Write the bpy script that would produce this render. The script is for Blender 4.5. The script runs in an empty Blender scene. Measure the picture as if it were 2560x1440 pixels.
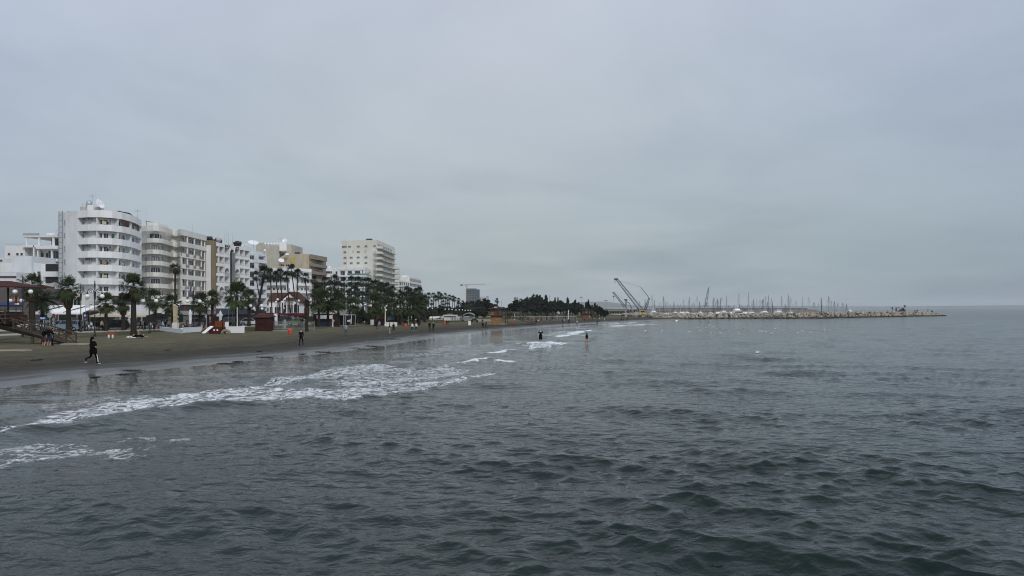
import bpy, bmesh, math, random
import numpy as np
from mathutils import Vector, Matrix
random.seed(7)
R = math.radians
sc = bpy.context.scene
# ------------------------------------------------------------------ camera, world, sun, exposure
H, F, HOR = 4.3, 1850.0, 768.0
cam_d = bpy.data.cameras.new("camera"); cam = bpy.data.objects.new("camera", cam_d)
sc.collection.objects.link(cam); sc.camera = cam
cam.location = (0, 0, H); cam.rotation_euler = (R(90), 0, 0)
cam_d.sensor_width = 36.0; cam_d.lens = 36.0 * F / 2560.0
cam_d.shift_y = (HOR - 720.0) / 2560.0
cam_d.clip_start = 0.5; cam_d.clip_end = 20000
sc.view_settings.view_transform = 'Standard'; sc.view_settings.look = 'None'
sc.view_settings.exposure = 0.0; sc.view_settings.gamma = 1.0
sc.render.resolution_x = 1024; sc.render.resolution_y = 576
sc.cycles.use_denoising = True; sc.cycles.filter_width = 1.1
SUN_EL, SUN_AZ = 36.0, 148.0        # azimuth clockwise from +Y: behind the camera, over the sea
w = bpy.data.worlds.new("World"); sc.world = w; w.use_nodes = True
nt = w.node_tree; nt.nodes.clear(); N = nt.nodes.new; L = nt.links.new
def wn(t, **k):
    n = N(t)
    for a, b in k.items(): setattr(n, a, b)
    return n
out = N('ShaderNodeOutputWorld')
sky = N('ShaderNodeTexSky'); sky.sky_type = 'NISHITA'; sky.sun_disc = False
sky.sun_elevation = R(SUN_EL); sky.sun_rotation = R(SUN_AZ); sky.dust_density = 3.0
bg1 = N('ShaderNodeBackground'); bg1.inputs[1].default_value = 0.06; L(sky.outputs[0], bg1.inputs[0])
tc = N('ShaderNodeTexCoord'); sp = N('ShaderNodeSeparateXYZ'); L(tc.outputs['Generated'], sp.inputs[0])
def ramp(inp, stops):
    r = N('ShaderNodeValToRGB'); e = r.color_ramp.elements
    while len(e) < len(stops): e.new(0.5)
    for i, (p, c) in enumerate(stops): e[i].position = p; e[i].color = (c[0], c[1], c[2], 1)
    L(inp, r.inputs[0]); return r
def wmath(op, a, b=None, clamp=False):
    n = N('ShaderNodeMath'); n.operation = op; n.use_clamp = clamp
    for i, v in enumerate((a, b)):
        if v is None: continue
        if isinstance(v, (int, float)): n.inputs[i].default_value = v
        else: L(v, n.inputs[i])
    return n.outputs[0]
# overcast sky by elevation (z of the direction), left and centre / right over the sea
base = ramp(sp.outputs[2], [(0.0, (0.275, 0.32, 0.345)), (0.03, (0.285, 0.33, 0.352)), (0.06, (0.27, 0.318, 0.345)), (0.085, (0.295, 0.343, 0.367)),
                            (0.14, (0.325, 0.372, 0.408)), (0.24, (0.352, 0.398, 0.447)), (0.40, (0.378, 0.415, 0.488)), (1.0, (0.52, 0.56, 0.63))])
side = ramp(wmath('MULTIPLY_ADD', sp.outputs[0], 0.8), [(0.0, (0.97, 0.985, 1.05)), (0.3, (1.0, 1.0, 1.0)), (0.5, (1.02, 1.01, 1.0)), (0.7, (0.98, 0.99, 1.0)), (1.0, (0.87, 0.91, 0.99))])
side.inputs[0].links[0].from_node.inputs[2].default_value = 0.5
m1 = wn('ShaderNodeMixRGB', blend_type='MULTIPLY'); m1.inputs[0].default_value = 1
L(base.outputs[0], m1.inputs[1]); L(side.outputs[0], m1.inputs[2])
# soft stratus: noise on a plane overhead, so it flattens towards the horizon
zz = wmath('ADD', wmath('ABSOLUTE', sp.outputs[2]), 0.16)
cx = wmath('DIVIDE', sp.outputs[0], zz); cy = wmath('DIVIDE', sp.outputs[1], zz)
cb = N('ShaderNodeCombineXYZ'); L(cx, cb.inputs[0]); L(cy, cb.inputs[1])
n1 = N('ShaderNodeTexNoise'); n1.inputs['Scale'].default_value = 0.75; n1.inputs['Detail'].default_value = 9; n1.inputs['Roughness'].default_value = 0.56; n1.inputs['Distortion'].default_value = 0.3
L(cb.outputs[0], n1.inputs[0])
r1 = ramp(n1.outputs[0], [(0.34, (0.88, 0.89, 0.91)), (0.5, (1.0, 1.0, 1.0)), (0.66, (1.08, 1.075, 1.06))])
m2 = wn('ShaderNodeMixRGB', blend_type='MULTIPLY'); m2.inputs[0].default_value = 1
L(m1.outputs[0], m2.inputs[1]); L(r1.outputs[0], m2.inputs[2])
# low cloud bank just above the horizon
mp = N('ShaderNodeMapping'); mp.inputs['Scale'].default_value = (4.5, 4.5, 26.0); L(tc.outputs['Generated'], mp.inputs[0])
n2 = N('ShaderNodeTexNoise'); n2.inputs['Scale'].default_value = 1.25; n2.inputs['Detail'].default_value = 4; n2.inputs['Roughness'].default_value = 0.42; n2.inputs['Distortion'].default_value = 0.2
L(mp.outputs[0], n2.inputs[0])
band = ramp(sp.outputs[2], [(0.0, (0, 0, 0)), (0.012, (0.5, 0.5, 0.5)), (0.035, (1, 1, 1)), (0.075, (0.5, 0.5, 0.5)), (0.13, (0, 0, 0))])
bx = ramp(wmath('MULTIPLY_ADD', sp.outputs[0], 0.8), [(0.15, (0.2, 0.2, 0.2)), (0.42, (0.9, 0.9, 0.9)), (0.62, (1, 1, 1)), (0.85, (0.25, 0.25, 0.25))])
bx.inputs[0].links[0].from_node.inputs[2].default_value = 0.5
r2 = ramp(n2.outputs[0], [(0.42, (0, 0, 0)), (0.62, (1, 1, 1))])
f1 = wmath('MULTIPLY', wmath('MULTIPLY', band.outputs[0], bx.outputs[0]), r2.outputs[0])
m3 = wn('ShaderNodeMixRGB', blend_type='MIX'); L(wmath('MULTIPLY', f1, 0.45), m3.inputs[0])
L(m2.outputs[0], m3.inputs[1]); m3.inputs[2].default_value = (0.43, 0.465, 0.485, 1)
lowr = wmath('MULTIPLY', wmath('SUBTRACT', 1.0, wmath('MULTIPLY', sp.outputs[2], 4.5), True), wmath('MULTIPLY_ADD', sp.outputs[0], 1.3, True))
lowr.node.inputs[1].links[0].from_node.inputs[2].default_value = 0.15
m4 = wn('ShaderNodeMixRGB', blend_type='MULTIPLY'); L(lowr, m4.inputs[0]); L(m3.outputs[0], m4.inputs[1]); m4.inputs[2].default_value = (0.80, 0.83, 0.84, 1)
bg2 = N('ShaderNodeBackground'); L(m4.outputs[0], bg2.inputs[0]); bg2.inputs[1].default_value = 1.42
ad = N('ShaderNodeMixShader'); ad.inputs[0].default_value = 0.93
L(bg1.outputs[0], ad.inputs[1]); L(bg2.outputs[0], ad.inputs[2]); L(ad.outputs[0], out.inputs[0])
sun_d = bpy.data.lights.new("sun", 'SUN'); sun = bpy.data.objects.new("sun", sun_d); sc.collection.objects.link(sun)
sun_d.energy = 1.5; sun_d.angle = R(14); sun_d.color = (1.0, 0.97, 0.93)
az = R(SUN_AZ); sd = Vector((math.sin(az) * math.cos(R(SUN_EL)), math.cos(az) * math.cos(R(SUN_EL)), math.sin(R(SUN_EL))))
sun.rotation_euler = sd.to_track_quat('Z', 'Y').to_euler(); sun.location = (0, -50, 80)
# ------------------------------------------------------------------ placing helpers
def X(px, Y): return (px - 1280.0) / F * Y
def Z(py, Y): return H - (py - HOR) / F * Y
def P(px, py, Y): return (X(px, Y), Y, Z(py, Y))
SH = [(972, 0), (945, 225), (925, 400), (911, 549), (893, 738), (876, 900), (857, 1017), (840, 1132), (822, 1310), (812, 1447), (803, 1600), (798.2, 1725)]
sy = [H * F / (a - HOR) for a, b in SH]; sx = [X(b, y) for (a, b), y in zip(SH, sy)]
sy = [-60, 0, 20] + sy + [285, 330, 640, 665, 6000]; sx = [-46, -34, -30] + sx + [66, 60, 62, 262, 266]
sy = np.array(sy, float); sx = np.array(sx, float)
_yy = np.arange(-60, 700, 1.0); _xx = np.interp(_yy, sy, sx)
_k = np.exp(-0.5 * (np.arange(-9, 10) / 3.0) ** 2); _k /= _k.sum()
_xs = np.convolve(np.pad(_xx, 9, mode='edge'), _k, 'valid'); _sl = np.gradient(_xs, _yy)
def dshore(x, y):            # metres inland of the waterline (negative at sea)
    xs = np.interp(y, _yy, _xs); s = np.interp(y, _yy, _sl)
    return (xs - x) / np.sqrt(1 + np.minimum(s * s, 4.0))
def ground(x, y):
    x = np.asarray(x, float); y = np.asarray(y, float); d = dshore(x, y)
    z = np.where(d < 9, 0.05 * d, 0.45 + 0.014 * (d - 9)); z = np.clip(z, -0.8, 0.62)
    z = z + np.clip(d, 0, 3) / 3 * (0.02 * np.sin(x * 0.7 + y * 0.31) + 0.015 * np.sin(y * 0.83 - x * 0.2)) * (z < 0.6)
    return z
def gz(x, y): return float(ground(x, y))
def hit(px, py):
    z = 0.4
    for i in range(12):
        Y = (H - z) * F / (py - HOR); z = 0.6 * max(gz(X(px, Y), Y), 0.0) + 0.4 * z
    return X(px, Y), Y, gz(X(px, Y), Y)
# ------------------------------------------------------------------ materials
MATS = {}
def new_mat(name):
    m = bpy.data.materials.new(name); m.use_nodes = True; b = m.node_tree.nodes['Principled BSDF']; return m, m.node_tree, b
def mat(name, col, rough=0.7, var=0.12, scale=0.6, metal=0.0, streak=0.0, spec=None, emit=None):
    if name in MATS: return MATS[name]
    m, t, b = new_mat(name)
    b.inputs['Roughness'].default_value = rough; b.inputs['Metallic'].default_value = metal
    if spec is None and rough >= 0.65 and not metal: spec = 0.12
    if name.startswith('colour_'): spec = 0.08
    if spec is not None: b.inputs['Specular IOR Level'].default_value = spec
    tcn = t.nodes.new('ShaderNodeTexCoord'); no = t.nodes.new('ShaderNodeTexNoise'); no.inputs['Scale'].default_value = scale; no.inputs['Detail'].default_value = 6
    t.links.new(tcn.outputs['Object'], no.inputs[0])
    cr = t.nodes.new('ShaderNodeValToRGB'); e = cr.color_ramp.elements
    lo = [c * (1 - var) for c in col]; hi = [min(1, c * (1 + var * 0.6)) for c in col]
    e[0].position = 0.35; e[0].color = (*lo, 1); e[1].position = 0.65; e[1].color = (*hi, 1)
    t.links.new(no.outputs[0], cr.inputs[0]); last = cr.outputs[0]
    if streak:
        mpn = t.nodes.new('ShaderNodeMapping'); mpn.inputs['Scale'].default_value = (0.9, 0.9, 0.16); t.links.new(tcn.outputs['Object'], mpn.inputs[0])
        n2 = t.nodes.new('ShaderNodeTexNoise'); n2.inputs['Scale'].default_value = 1.0; n2.inputs['Detail'].default_value = 8; n2.inputs['Roughness'].default_value = 0.7; t.links.new(mpn.outputs[0], n2.inputs[0])
        c2 = t.nodes.new('ShaderNodeValToRGB'); e = c2.color_ramp.elements; e[0].position = 0.3; s = 1 - streak; e[0].color = (s, s * 0.985, s * 0.95, 1); e[1].position = 0.6; e[1].color = (1, 1, 1, 1)
        t.links.new(n2.outputs[0], c2.inputs[0]); mx = t.nodes.new('ShaderNodeMixRGB'); mx.blend_type = 'MULTIPLY'; mx.inputs[0].default_value = 1
        t.links.new(last, mx.inputs[1]); t.links.new(c2.outputs[0], mx.inputs[2]); last = mx.outputs[0]
    t.links.new(last, b.inputs['Base Color'])
    if emit: b.inputs['Emission Color'].default_value = (*emit[0], 1); b.inputs['Emission Strength'].default_value = emit[1]
    MATS[name] = m; return m
white = mat('white_render', (0.79, 0.80, 0.81), 0.8, 0.06, 0.25, streak=0.10)
cream = mat('cream_render', (0.72, 0.715, 0.68), 0.8, 0.07, 0.25, streak=0.13)
bwhite = mat('bluish_white_render', (0.70, 0.73, 0.77), 0.8, 0.06, 0.25, streak=0.08)
ivory = mat('ivory_render', (0.68, 0.665, 0.59), 0.8, 0.06, 0.2, streak=0.08)
beige = mat('beige_render', (0.50, 0.475, 0.41), 0.85, 0.10, 0.3, streak=0.2)
tan = mat('tan_render', (0.44, 0.375, 0.275), 0.85, 0.12, 0.3, streak=0.2)
taupe = mat('taupe_concrete', (0.30, 0.245, 0.19), 0.85, 0.12, 0.3, streak=0.2)
brownw = mat('brown_side_wall', (0.25, 0.205, 0.135), 0.85, 0.12, 0.3, streak=0.25)
greyw = mat('grey_wall', (0.30, 0.31, 0.31), 0.85, 0.12, 0.3, streak=0.2)
mauve = mat('mauve_wall', (0.115, 0.098, 0.095), 0.85, 0.1, 0.4)
dbrown = mat('dark_brown_fascia', (0.10, 0.06, 0.05), 0.7, 0.1)
glass = mat('dark_glass', (0.018, 0.022, 0.026), 0.08, 0.3, 0.8)
glassg = mat('green_glass', (0.02, 0.05, 0.055), 0.06, 0.3, 0.8)
glassb = mat('blue_glass', (0.025, 0.075, 0.11), 0.4, 0.3, 0.2)
curtain = mat('curtained_glass', (0.16, 0.165, 0.16), 0.15, 0.5, 1.5)
frame = mat('window_frame', (0.62, 0.63, 0.64), 0.6)
shade_in = mat('painted_interior_shade', (0.012, 0.012, 0.013), 0.6, 0.4, 1.0)  # near-black colour stands for the shade inside shops and openings
awn = mat('white_canvas', (0.78, 0.78, 0.77), 0.8, 0.05)
awnb = mat('beige_canvas', (0.50, 0.44, 0.33), 0.8, 0.08)
black = mat('black_iron', (0.012, 0.012, 0.013), 0.45, 0.2)
cblack = mat('black_cloth', (0.003, 0.003, 0.004), 0.9, 0.1)
globem = mat('opal_globe', (0.82, 0.83, 0.83), 0.25, 0.04)
tank = mat('black_tank', (0.015, 0.016, 0.018), 0.5, 0.3)
steel = mat('grey_steel', (0.30, 0.32, 0.33), 0.45, 0.15, metal=0.4)
galv = mat('galvanised', (0.42, 0.44, 0.46), 0.45, 0.15, metal=0.3)
redwood = mat('red_stained_timber', (0.048, 0.015, 0.011), 0.65, 0.25, 3.0)
redroof = mat('red_shingle', (0.062, 0.023, 0.018), 0.8, 0.25, 3.0)
terra = mat('terracotta_tiles', (0.075, 0.033, 0.024), 0.85, 0.35, 2.5)
timber = mat('varnished_timber', (0.25, 0.135, 0.06), 0.6, 0.3, 2.0)
timberr = mat('reddish_timber', (0.16, 0.065, 0.035), 0.6, 0.3, 2.0)
oldwood = mat('weathered_timber', (0.075, 0.06, 0.045), 0.85, 0.3, 2.5)
darkwood = mat('dark_timber', (0.018, 0.015, 0.012), 0.8, 0.3, 2.5)
trunkm = mat('palm_trunk', (0.035, 0.029, 0.023), 0.95, 0.4, 4.0)
skirtm = mat('dead_palm_boots', (0.06, 0.036, 0.024), 0.95, 0.5, 6.0)
barkm = mat('tree_bark', (0.07, 0.055, 0.04), 0.95, 0.4, 3.0)
palmg = mat('palm_leaf', (0.050, 0.068, 0.026), 0.65, 0.55, 1.2)
palmd = mat('dark_palm_leaf', (0.018, 0.028, 0.013), 0.65, 0.5, 1.0)
pineg = mat('pine_foliage', (0.014, 0.022, 0.011), 0.7, 0.7, 0.9)
treeg = mat('olive_foliage', (0.032, 0.038, 0.018), 0.7, 0.7, 0.9)
hedgeg = mat('hedge_foliage', (0.028, 0.038, 0.016), 0.7, 0.6, 2)
skin = mat('skin', (0.42, 0.25, 0.18), 0.55, 0.06)
rockm = mat('pale_limestone', (0.36, 0.315, 0.25), 0.9, 0.35, 0.9)
rockd = mat('wet_foot_gap_shade', (0.03, 0.028, 0.025), 0.6, 0.4, 1.0)  # wet foot; the near-black also paints shade into the gaps between boulders
hullw = mat('white_gelcoat', (0.80, 0.81, 0.82), 0.25, 0.03)
hullb = mat('navy_gelcoat', (0.05, 0.07, 0.11), 0.3, 0.1)
mastm = mat('mast_alloy', (0.10, 0.105, 0.11), 0.5, 0.1, metal=0.3)
orange = mat('orange_plastic', (0.62, 0.07, 0.02), 0.5, 0.08)
pave = mat('pale_paving', (0.36, 0.33, 0.27), 0.85, 0.2, 1.2)
asph = mat('asphalt', (0.05, 0.05, 0.05), 0.9, 0.25, 1.0)
craneg = mat('crane_grey_blue', (0.05, 0.07, 0.095), 0.5, 0.2)
yellow = mat('yellow_paint', (0.55, 0.36, 0.05), 0.5, 0.1)
feath = mat('white_feathers', (0.8, 0.8, 0.8), 0.7, 0.04)
stone = mat('carved_limestone', (0.45, 0.38, 0.25), 0.85, 0.2, 2.0)
tubec = mat('khaki_plastic', (0.23, 0.21, 0.14), 0.5, 0.1)
def cm(c, rough=0.8):          # plain cloth / paint colours
    return mat('colour_%d_%d_%d' % tuple(int(v * 255) for v in c), c, rough, 0.12, 3.0)
# ------------------------------------------------------------------ mesh helpers
def link(o): sc.collection.objects.link(o); return o
def tag(o, label, cat, group=None, kind=None):
    if label: o['label'] = label
    if cat: o['category'] = cat
    if group: o['group'] = group
    if kind: o['kind'] = kind
    return o
def thing(name, label, cat, loc=(0, 0, 0), rz=0, group=None):
    o = link(bpy.data.objects.new(name, None)); o.location = loc; o.rotation_euler = (0, 0, rz); o.empty_display_size = 0.2
    return tag(o, label, cat, group)
class MB:
    def __init__(s): s.v = []; s.f = []
    def add(s, vs, fs):
        n = len(s.v); s.v.extend([tuple(v) for v in vs]); s.f.extend([tuple(i + n for i in f) for f in fs]); return s
    def box(s, x0, x1, y0, y1, z0, z1):
        return s.add([(x0, y0, z0), (x1, y0, z0), (x1, y1, z0), (x0, y1, z0), (x0, y0, z1), (x1, y0, z1), (x1, y1, z1), (x0, y1, z1)],
                     [(3, 2, 1, 0), (4, 5, 6, 7), (0, 1, 5, 4), (1, 2, 6, 5), (2, 3, 7, 6), (3, 0, 4, 7)])
    def prism(s, poly, z0, z1):
        n = len(poly); vs = [(p[0], p[1], z0) for p in poly] + [(p[0], p[1], z1) for p in poly]
        return s.add(vs, [tuple(range(n - 1, -1, -1)), tuple(range(n, 2 * n))] + [(i, (i + 1) % n, n + (i + 1) % n, n + i) for i in range(n)])
    def sideprism(s, prof, y0, y1, inset=0.0):      # profile in x,z extruded along y
        n = len(prof); vs = [(p[0], y0, p[1]) for p in prof] + [(p[0], y1, p[1]) for p in prof]
        return s.add(vs, [tuple(range(n)), tuple(range(2 * n - 1, n - 1, -1))] + [(i, n + i, n + (i + 1) % n, (i + 1) % n) for i in range(n)])
    def tube(s, p0, p1, r0, r1=None, n=6, caps=True):
        r1 = r0 if r1 is None else r1; a = Vector(p0); b = Vector(p1); d = b - a
        if d.length < 1e-6: return s
        d.normalize(); u = d.orthogonal().normalized(); v = d.cross(u)
        vs = []
        for c, r in ((a, r0), (b, r1)):
            for i in range(n):
                t = 2 * math.pi * i / n; vs.append(c + u * (r * math.cos(t)) + v * (r * math.sin(t)))
        fs = [(i, (i + 1) % n, n + (i + 1) % n, n + i) for i in range(n)]
        if caps: fs += [tuple(range(n - 1, -1, -1)), tuple(range(n, 2 * n))]
        return s.add(vs, fs)
    def path(s, pts, r, n=6):
        for a, b in zip(pts[:-1], pts[1:]): s.tube(a, b, r, r, n)
        return s
    def lathe(s, prof, n=12, c=(0, 0, 0)):
        vs = []; fs = []
        for r, z in prof:
            for i in range(n):
                t = 2 * math.pi * i / n; vs.append((c[0] + r * math.cos(t), c[1] + r * math.sin(t), c[2] + z))
        for j in range(len(prof) - 1):
            for i in range(n): fs.append((j * n + i, j * n + (i + 1) % n, (j + 1) * n + (i + 1) % n, (j + 1) * n + i))
        fs += [tuple(range(n - 1, -1, -1)), tuple(range((len(prof) - 1) * n, len(prof) * n))]
        return s.add(vs, fs)
    def ell(s, c, rx, ry, rz, n=12, m=8):
        vs = [(c[0], c[1], c[2] - rz)]; fs = []
        for j in range(1, m):
            a = -math.pi / 2 + math.pi * j / m
            for i in range(n):
                t = 2 * math.pi * i / n; vs.append((c[0] + rx * math.cos(a) * math.cos(t), c[1] + ry * math.cos(a) * math.sin(t), c[2] + rz * math.sin(a)))
        vs.append((c[0], c[1], c[2] + rz)); k = len(vs) - 1
        for i in range(n):
            fs.append((0, 1 + (i + 1) % n, 1 + i)); fs.append((k, 1 + (m - 2) * n + i, 1 + (m - 2) * n + (i + 1) % n))
            for j in range(m - 2): fs.append((1 + j * n + i, 1 + j * n + (i + 1) % n, 1 + (j + 1) * n + (i + 1) % n, 1 + (j + 1) * n + i))
        return s.add(vs, fs)
    def mesh(s, name, m, smooth=False):
        me = bpy.data.meshes.new(name); me.from_pydata(s.v, [], s.f); me.update()
        if m: me.materials.append(m)
        if smooth: me.polygons.foreach_set('use_smooth', [True] * len(me.polygons))
        return me
    def obj(s, name, m, parent=None, smooth=False, loc=(0, 0, 0), rot=(0, 0, 0)):
        if not s.v: return None
        o = link(bpy.data.objects.new(name, s.mesh(name, m, smooth))); o.location = loc; o.rotation_euler = rot
        if parent: o.parent = parent
        return o
def inst(name, me, parent=None, loc=(0, 0, 0), rot=(0, 0, 0), scale=(1, 1, 1)):
    o = link(bpy.data.objects.new(name, me)); o.location = loc; o.rotation_euler = rot; o.scale = scale
    if parent: o.parent = parent
    return o
def copy_tree(o, parent=None):
    c = o.copy(); sc.collection.objects.link(c); c.parent = parent
    for ch in o.children: copy_tree(ch, c)
    return c
def text_mesh(s, size, m, name='lettering'):
    cu = bpy.data.curves.new('t', 'FONT'); cu.body = s; cu.size = size; cu.extrude = 0.03; cu.align_x = 'CENTER'; cu.offset = size * 0.02
    o = bpy.data.objects.new('t', cu); link(o); dg = bpy.context.evaluated_depsgraph_get()
    me = bpy.data.meshes.new_from_object(o.evaluated_get(dg)); bpy.data.objects.remove(o); bpy.data.curves.remove(cu)
    me.name = name; me.materials.clear(); me.materials.append(m); return me
ORD = ['zeroth', 'first', 'second', 'third', 'fourth', 'fifth', 'sixth', 'seventh', 'eighth', 'ninth', 'tenth', 'eleventh', 'twelfth', 'thirteenth', 'fourteenth', 'fifteenth', 'sixteenth', 'seventeenth', 'eighteenth', 'nineteenth', 'twentieth']
def nth(i):
    if i <= 20: return ORD[i]
    t = {2: 'twenty', 3: 'thirty', 4: 'forty', 5: 'fifty', 6: 'sixty', 7: 'seventy'}[i // 10]
    return t + '-' + ORD[i % 10] if i % 10 else {3: 'thirtieth', 4: 'fortieth', 5: 'fiftieth', 6: 'sixtieth', 7: 'seventieth'}[i // 10]
# ------------------------------------------------------------------ facade helpers
class Path:
    def __init__(s, pts, world=False):
        s.p = [Vector((q[0], q[1])) if world else Vector((X(q[0], q[1]), q[1])) for q in pts]
        s.L = [0.0]
        for a, b in zip(s.p[:-1], s.p[1:]): s.L.append(s.L[-1] + (b - a).length)
        s.n = []
        for i in range(len(s.p)):
            a = s.p[max(i - 1, 0)]; b = s.p[min(i + 1, len(s.p) - 1)]
            if 0 < i < len(s.p) - 1:
                t1 = (s.p[i] - a).normalized(); t2 = (b - s.p[i]).normalized(); n1 = Vector((t1.y, -t1.x)); n2 = Vector((t2.y, -t2.x)); m = (n1 + n2).normalized(); m = m / max(m.dot(n1), 0.4); s.n.append(m)
            else:
                t = (b - a).normalized(); s.n.append(Vector((t.y, -t.x)))
    @property
    def len(s): return s.L[-1]
    def at(s, d, off=0.0):
        d = min(max(d, 0), s.L[-1])
        for i in range(len(s.L) - 1):
            if d <= s.L[i + 1] + 1e-9: break
        a, b = s.p[i], s.p[i + 1]; f = (d - s.L[i]) / max(s.L[i + 1] - s.L[i], 1e-9); t = (b - a).normalized(); n = Vector((t.y, -t.x))
        m = s.n[i].lerp(s.n[i + 1], f) if (0 < f < 1) else (s.n[i] if f <= 0 else s.n[i + 1])
        return a.lerp(b, f) + m * off, t, n
    def s_at(s, px):
        k = (px - 1280) / F
        best = None
        for i in range(len(s.p) - 1):
            a, b = s.p[i], s.p[i + 1]; fa = a.x - k * a.y; fb = b.x - k * b.y
            if fa * fb <= 0 and abs(fa - fb) > 1e-9: return s.L[i] + (s.L[i + 1] - s.L[i]) * fa / (fa - fb)
        a = s.p[0]; return 0.0 if abs(a.x - k * a.y) < abs(s.p[-1].x - k * s.p[-1].y) else s.L[-1]
    def off(s, o): return [p + n * o for p, n in zip(s.p, s.n)]
def strip(mb, Pt, s0, s1, z0, z1, off, th):
    ss = [s0] + [l for l in Pt.L if s0 + 1e-4 < l < s1 - 1e-4] + [s1]
    fr = [Pt.at(q, off)[0] for q in ss]; bk = [Pt.at(q, off - th)[0] for q in ss]
    n = len(ss); vs = []
    for a in fr: vs += [(a.x, a.y, z0), (a.x, a.y, z1)]
    for a in bk: vs += [(a.x, a.y, z0), (a.x, a.y, z1)]
    fs = []
    for i in range(n - 1):
        f0, f1, b0, b1 = 2 * i, 2 * i + 2, 2 * n + 2 * i, 2 * n + 2 * i + 2
        fs += [(f0, f1, f1 + 1, f0 + 1), (b1, b0, b0 + 1, b1 + 1), (f0 + 1, f1 + 1, b1 + 1, b0 + 1), (f1, f0, b0, b1)]
    fs += [(0, 1, 2 * n + 1, 2 * n), (2 * n - 2, 4 * n - 2, 4 * n - 1, 2 * n - 1)]
    return mb.add(vs, fs)
def cross(mb, Pt, s, off0, off1, z0, z1, th=0.2):
    p, t, n = Pt.at(s); q = [p + n * off0 - t * th / 2, p + n * off0 + t * th / 2, p + n * off1 + t * th / 2, p + n * off1 - t * th / 2]
    return mb.prism([(v.x, v.y) for v in q], z0, z1)
WM = {}
def window(root, Pt, s, w_, h_, z0, off=0.0, pane=None, name='window', fr=None, mull=1):
    pane = pane or (curtain if random.random() < 0.3 else glass); fr = fr or frame
    key = (round(w_, 2), round(h_, 2), mull, fr.name)
    if key not in WM:
        b = MB(); t = 0.07
        b.box(-w_ / 2, w_ / 2, -0.04, 0.02, 0, t); b.box(-w_ / 2, w_ / 2, -0.04, 0.02, h_ - t, h_)
        b.box(-w_ / 2, -w_ / 2 + t, -0.04, 0.02, t, h_ - t); b.box(w_ / 2 - t, w_ / 2, -0.04, 0.02, t, h_ - t)
        for i in range(mull):
            xx = -w_ / 2 + w_ * (i + 1) / (mull + 1); b.box(xx - 0.035, xx + 0.035, -0.035, 0.015, t, h_ - t)
        WM[key] = b.mesh('window', fr)
    pk = (round(w_, 2), round(h_, 2), pane.name)
    if pk not in WM:
        WM[pk] = MB().box(-w_ / 2 + 0.05, w_ / 2 - 0.05, -0.012, 0.01, 0.05, h_ - 0.05).mesh('pane', pane)
    p, t, n = Pt.at(s, off); o = inst(name, WM[key], root, (p.x, p.y, z0), (0, 0, math.atan2(t.y, t.x)))
    p_ = p + n * 0.05; o.location = (p_.x, p_.y, z0)
    inst('pane', WM[pk], o); return o
def body(root, Pt, back, z0, z1, m, name='wall', off=0.0):
    fr = Pt.off(off); poly = [(p.x, p.y) for p in fr] + [tuple(b) for b in back]
    return MB().prism(poly, z0, z1).obj(name, m, root)
# ------------------------------------------------------------------ ground
def grid_mesh(name, xs, ys, fz, m, attrs=None, smooth=True, keep=None):
    Xg, Yg = np.meshgrid(xs, ys); Zg = fz(Xg, Yg); n0, n1 = Xg.shape
    co = np.stack([Xg, Yg, Zg], -1).reshape(-1, 3); idx = np.arange(n0 * n1).reshape(n0, n1)
    q = np.stack([idx[:-1, :-1], idx[:-1, 1:], idx[1:, 1:], idx[1:, :-1]], -1).reshape(-1, 4)
    return raw_mesh(name, co, q, m, smooth)
def raw_mesh(name, co, q, m, smooth=True, attrs=None):
    me = bpy.data.meshes.new(name); me.vertices.add(len(co)); me.vertices.foreach_set('co', co.astype(np.float32).ravel())
    me.loops.add(q.size); me.loops.foreach_set('vertex_index', q.astype(np.int32).ravel())
    me.polygons.add(len(q)); me.polygons.foreach_set('loop_start', np.arange(0, q.size, 4, dtype=np.int32))
    me.polygons.foreach_set('use_smooth', np.full(len(q), smooth)); me.update(calc_edges=True); me.validate()
    for k, a in (attrs or {}).items():
        at = me.attributes.new(k, 'FLOAT', 'POINT'); at.data.foreach_set('value', a.astype(np.float32).ravel())
    me.materials.append(m); return link(bpy.data.objects.new(name, me))
EDGE = [(-74, -60), (-70, 60), (-64, 100), (-60, 111), (-55, 122), (-48, 143), (-38, 175), (-24, 225), (-4, 290), (20, 380)]
EDY = np.array([b for a, b in EDGE], float); EDX = np.array([a for a, b in EDGE], float)
# sand material driven by the distance to the waterline
sand, t, b = new_mat('beach_sand'); nn = t.nodes.new; lk = t.links.new
def tm(op, a, b_=None, c=None, clamp=False, t=t):
    n = t.nodes.new('ShaderNodeMath'); n.operation = op; n.use_clamp = clamp
    for i, v in enumerate((a, b_, c)):
        if v is None: continue
        if isinstance(v, (int, float)): n.inputs[i].default_value = v
        else: t.links.new(v, n.inputs[i])
    return n.outputs[0]
def noise(t, vec, scale, det=5, rough=0.5, dist=0.0, sc3=None):
    if sc3:
        m = t.nodes.new('ShaderNodeMapping'); m.inputs['Scale'].default_value = sc3; t.links.new(vec, m.inputs[0])
        if len(sc3) > 3: pass
        vec = m.outputs[0]
    n = t.nodes.new('ShaderNodeTexNoise'); n.inputs['Scale'].default_value = scale; n.inputs['Detail'].default_value = det; n.inputs['Roughness'].default_value = rough; n.inputs['Distortion'].default_value = dist
    t.links.new(vec, n.inputs[0]); return n.outputs[0]
def cramp(t, inp, stops):
    r = t.nodes.new('ShaderNodeValToRGB'); e = r.color_ramp.elements
    while len(e) < len(stops): e.new(0.5)
    for i, (p, c) in enumerate(stops):
        if isinstance(c, (int, float)): c = (c, c, c)
        e[i].position = p; e[i].color = (c[0], c[1], c[2], 1)
    t.links.new(inp, r.inputs[0]); return r.outputs[0]
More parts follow.
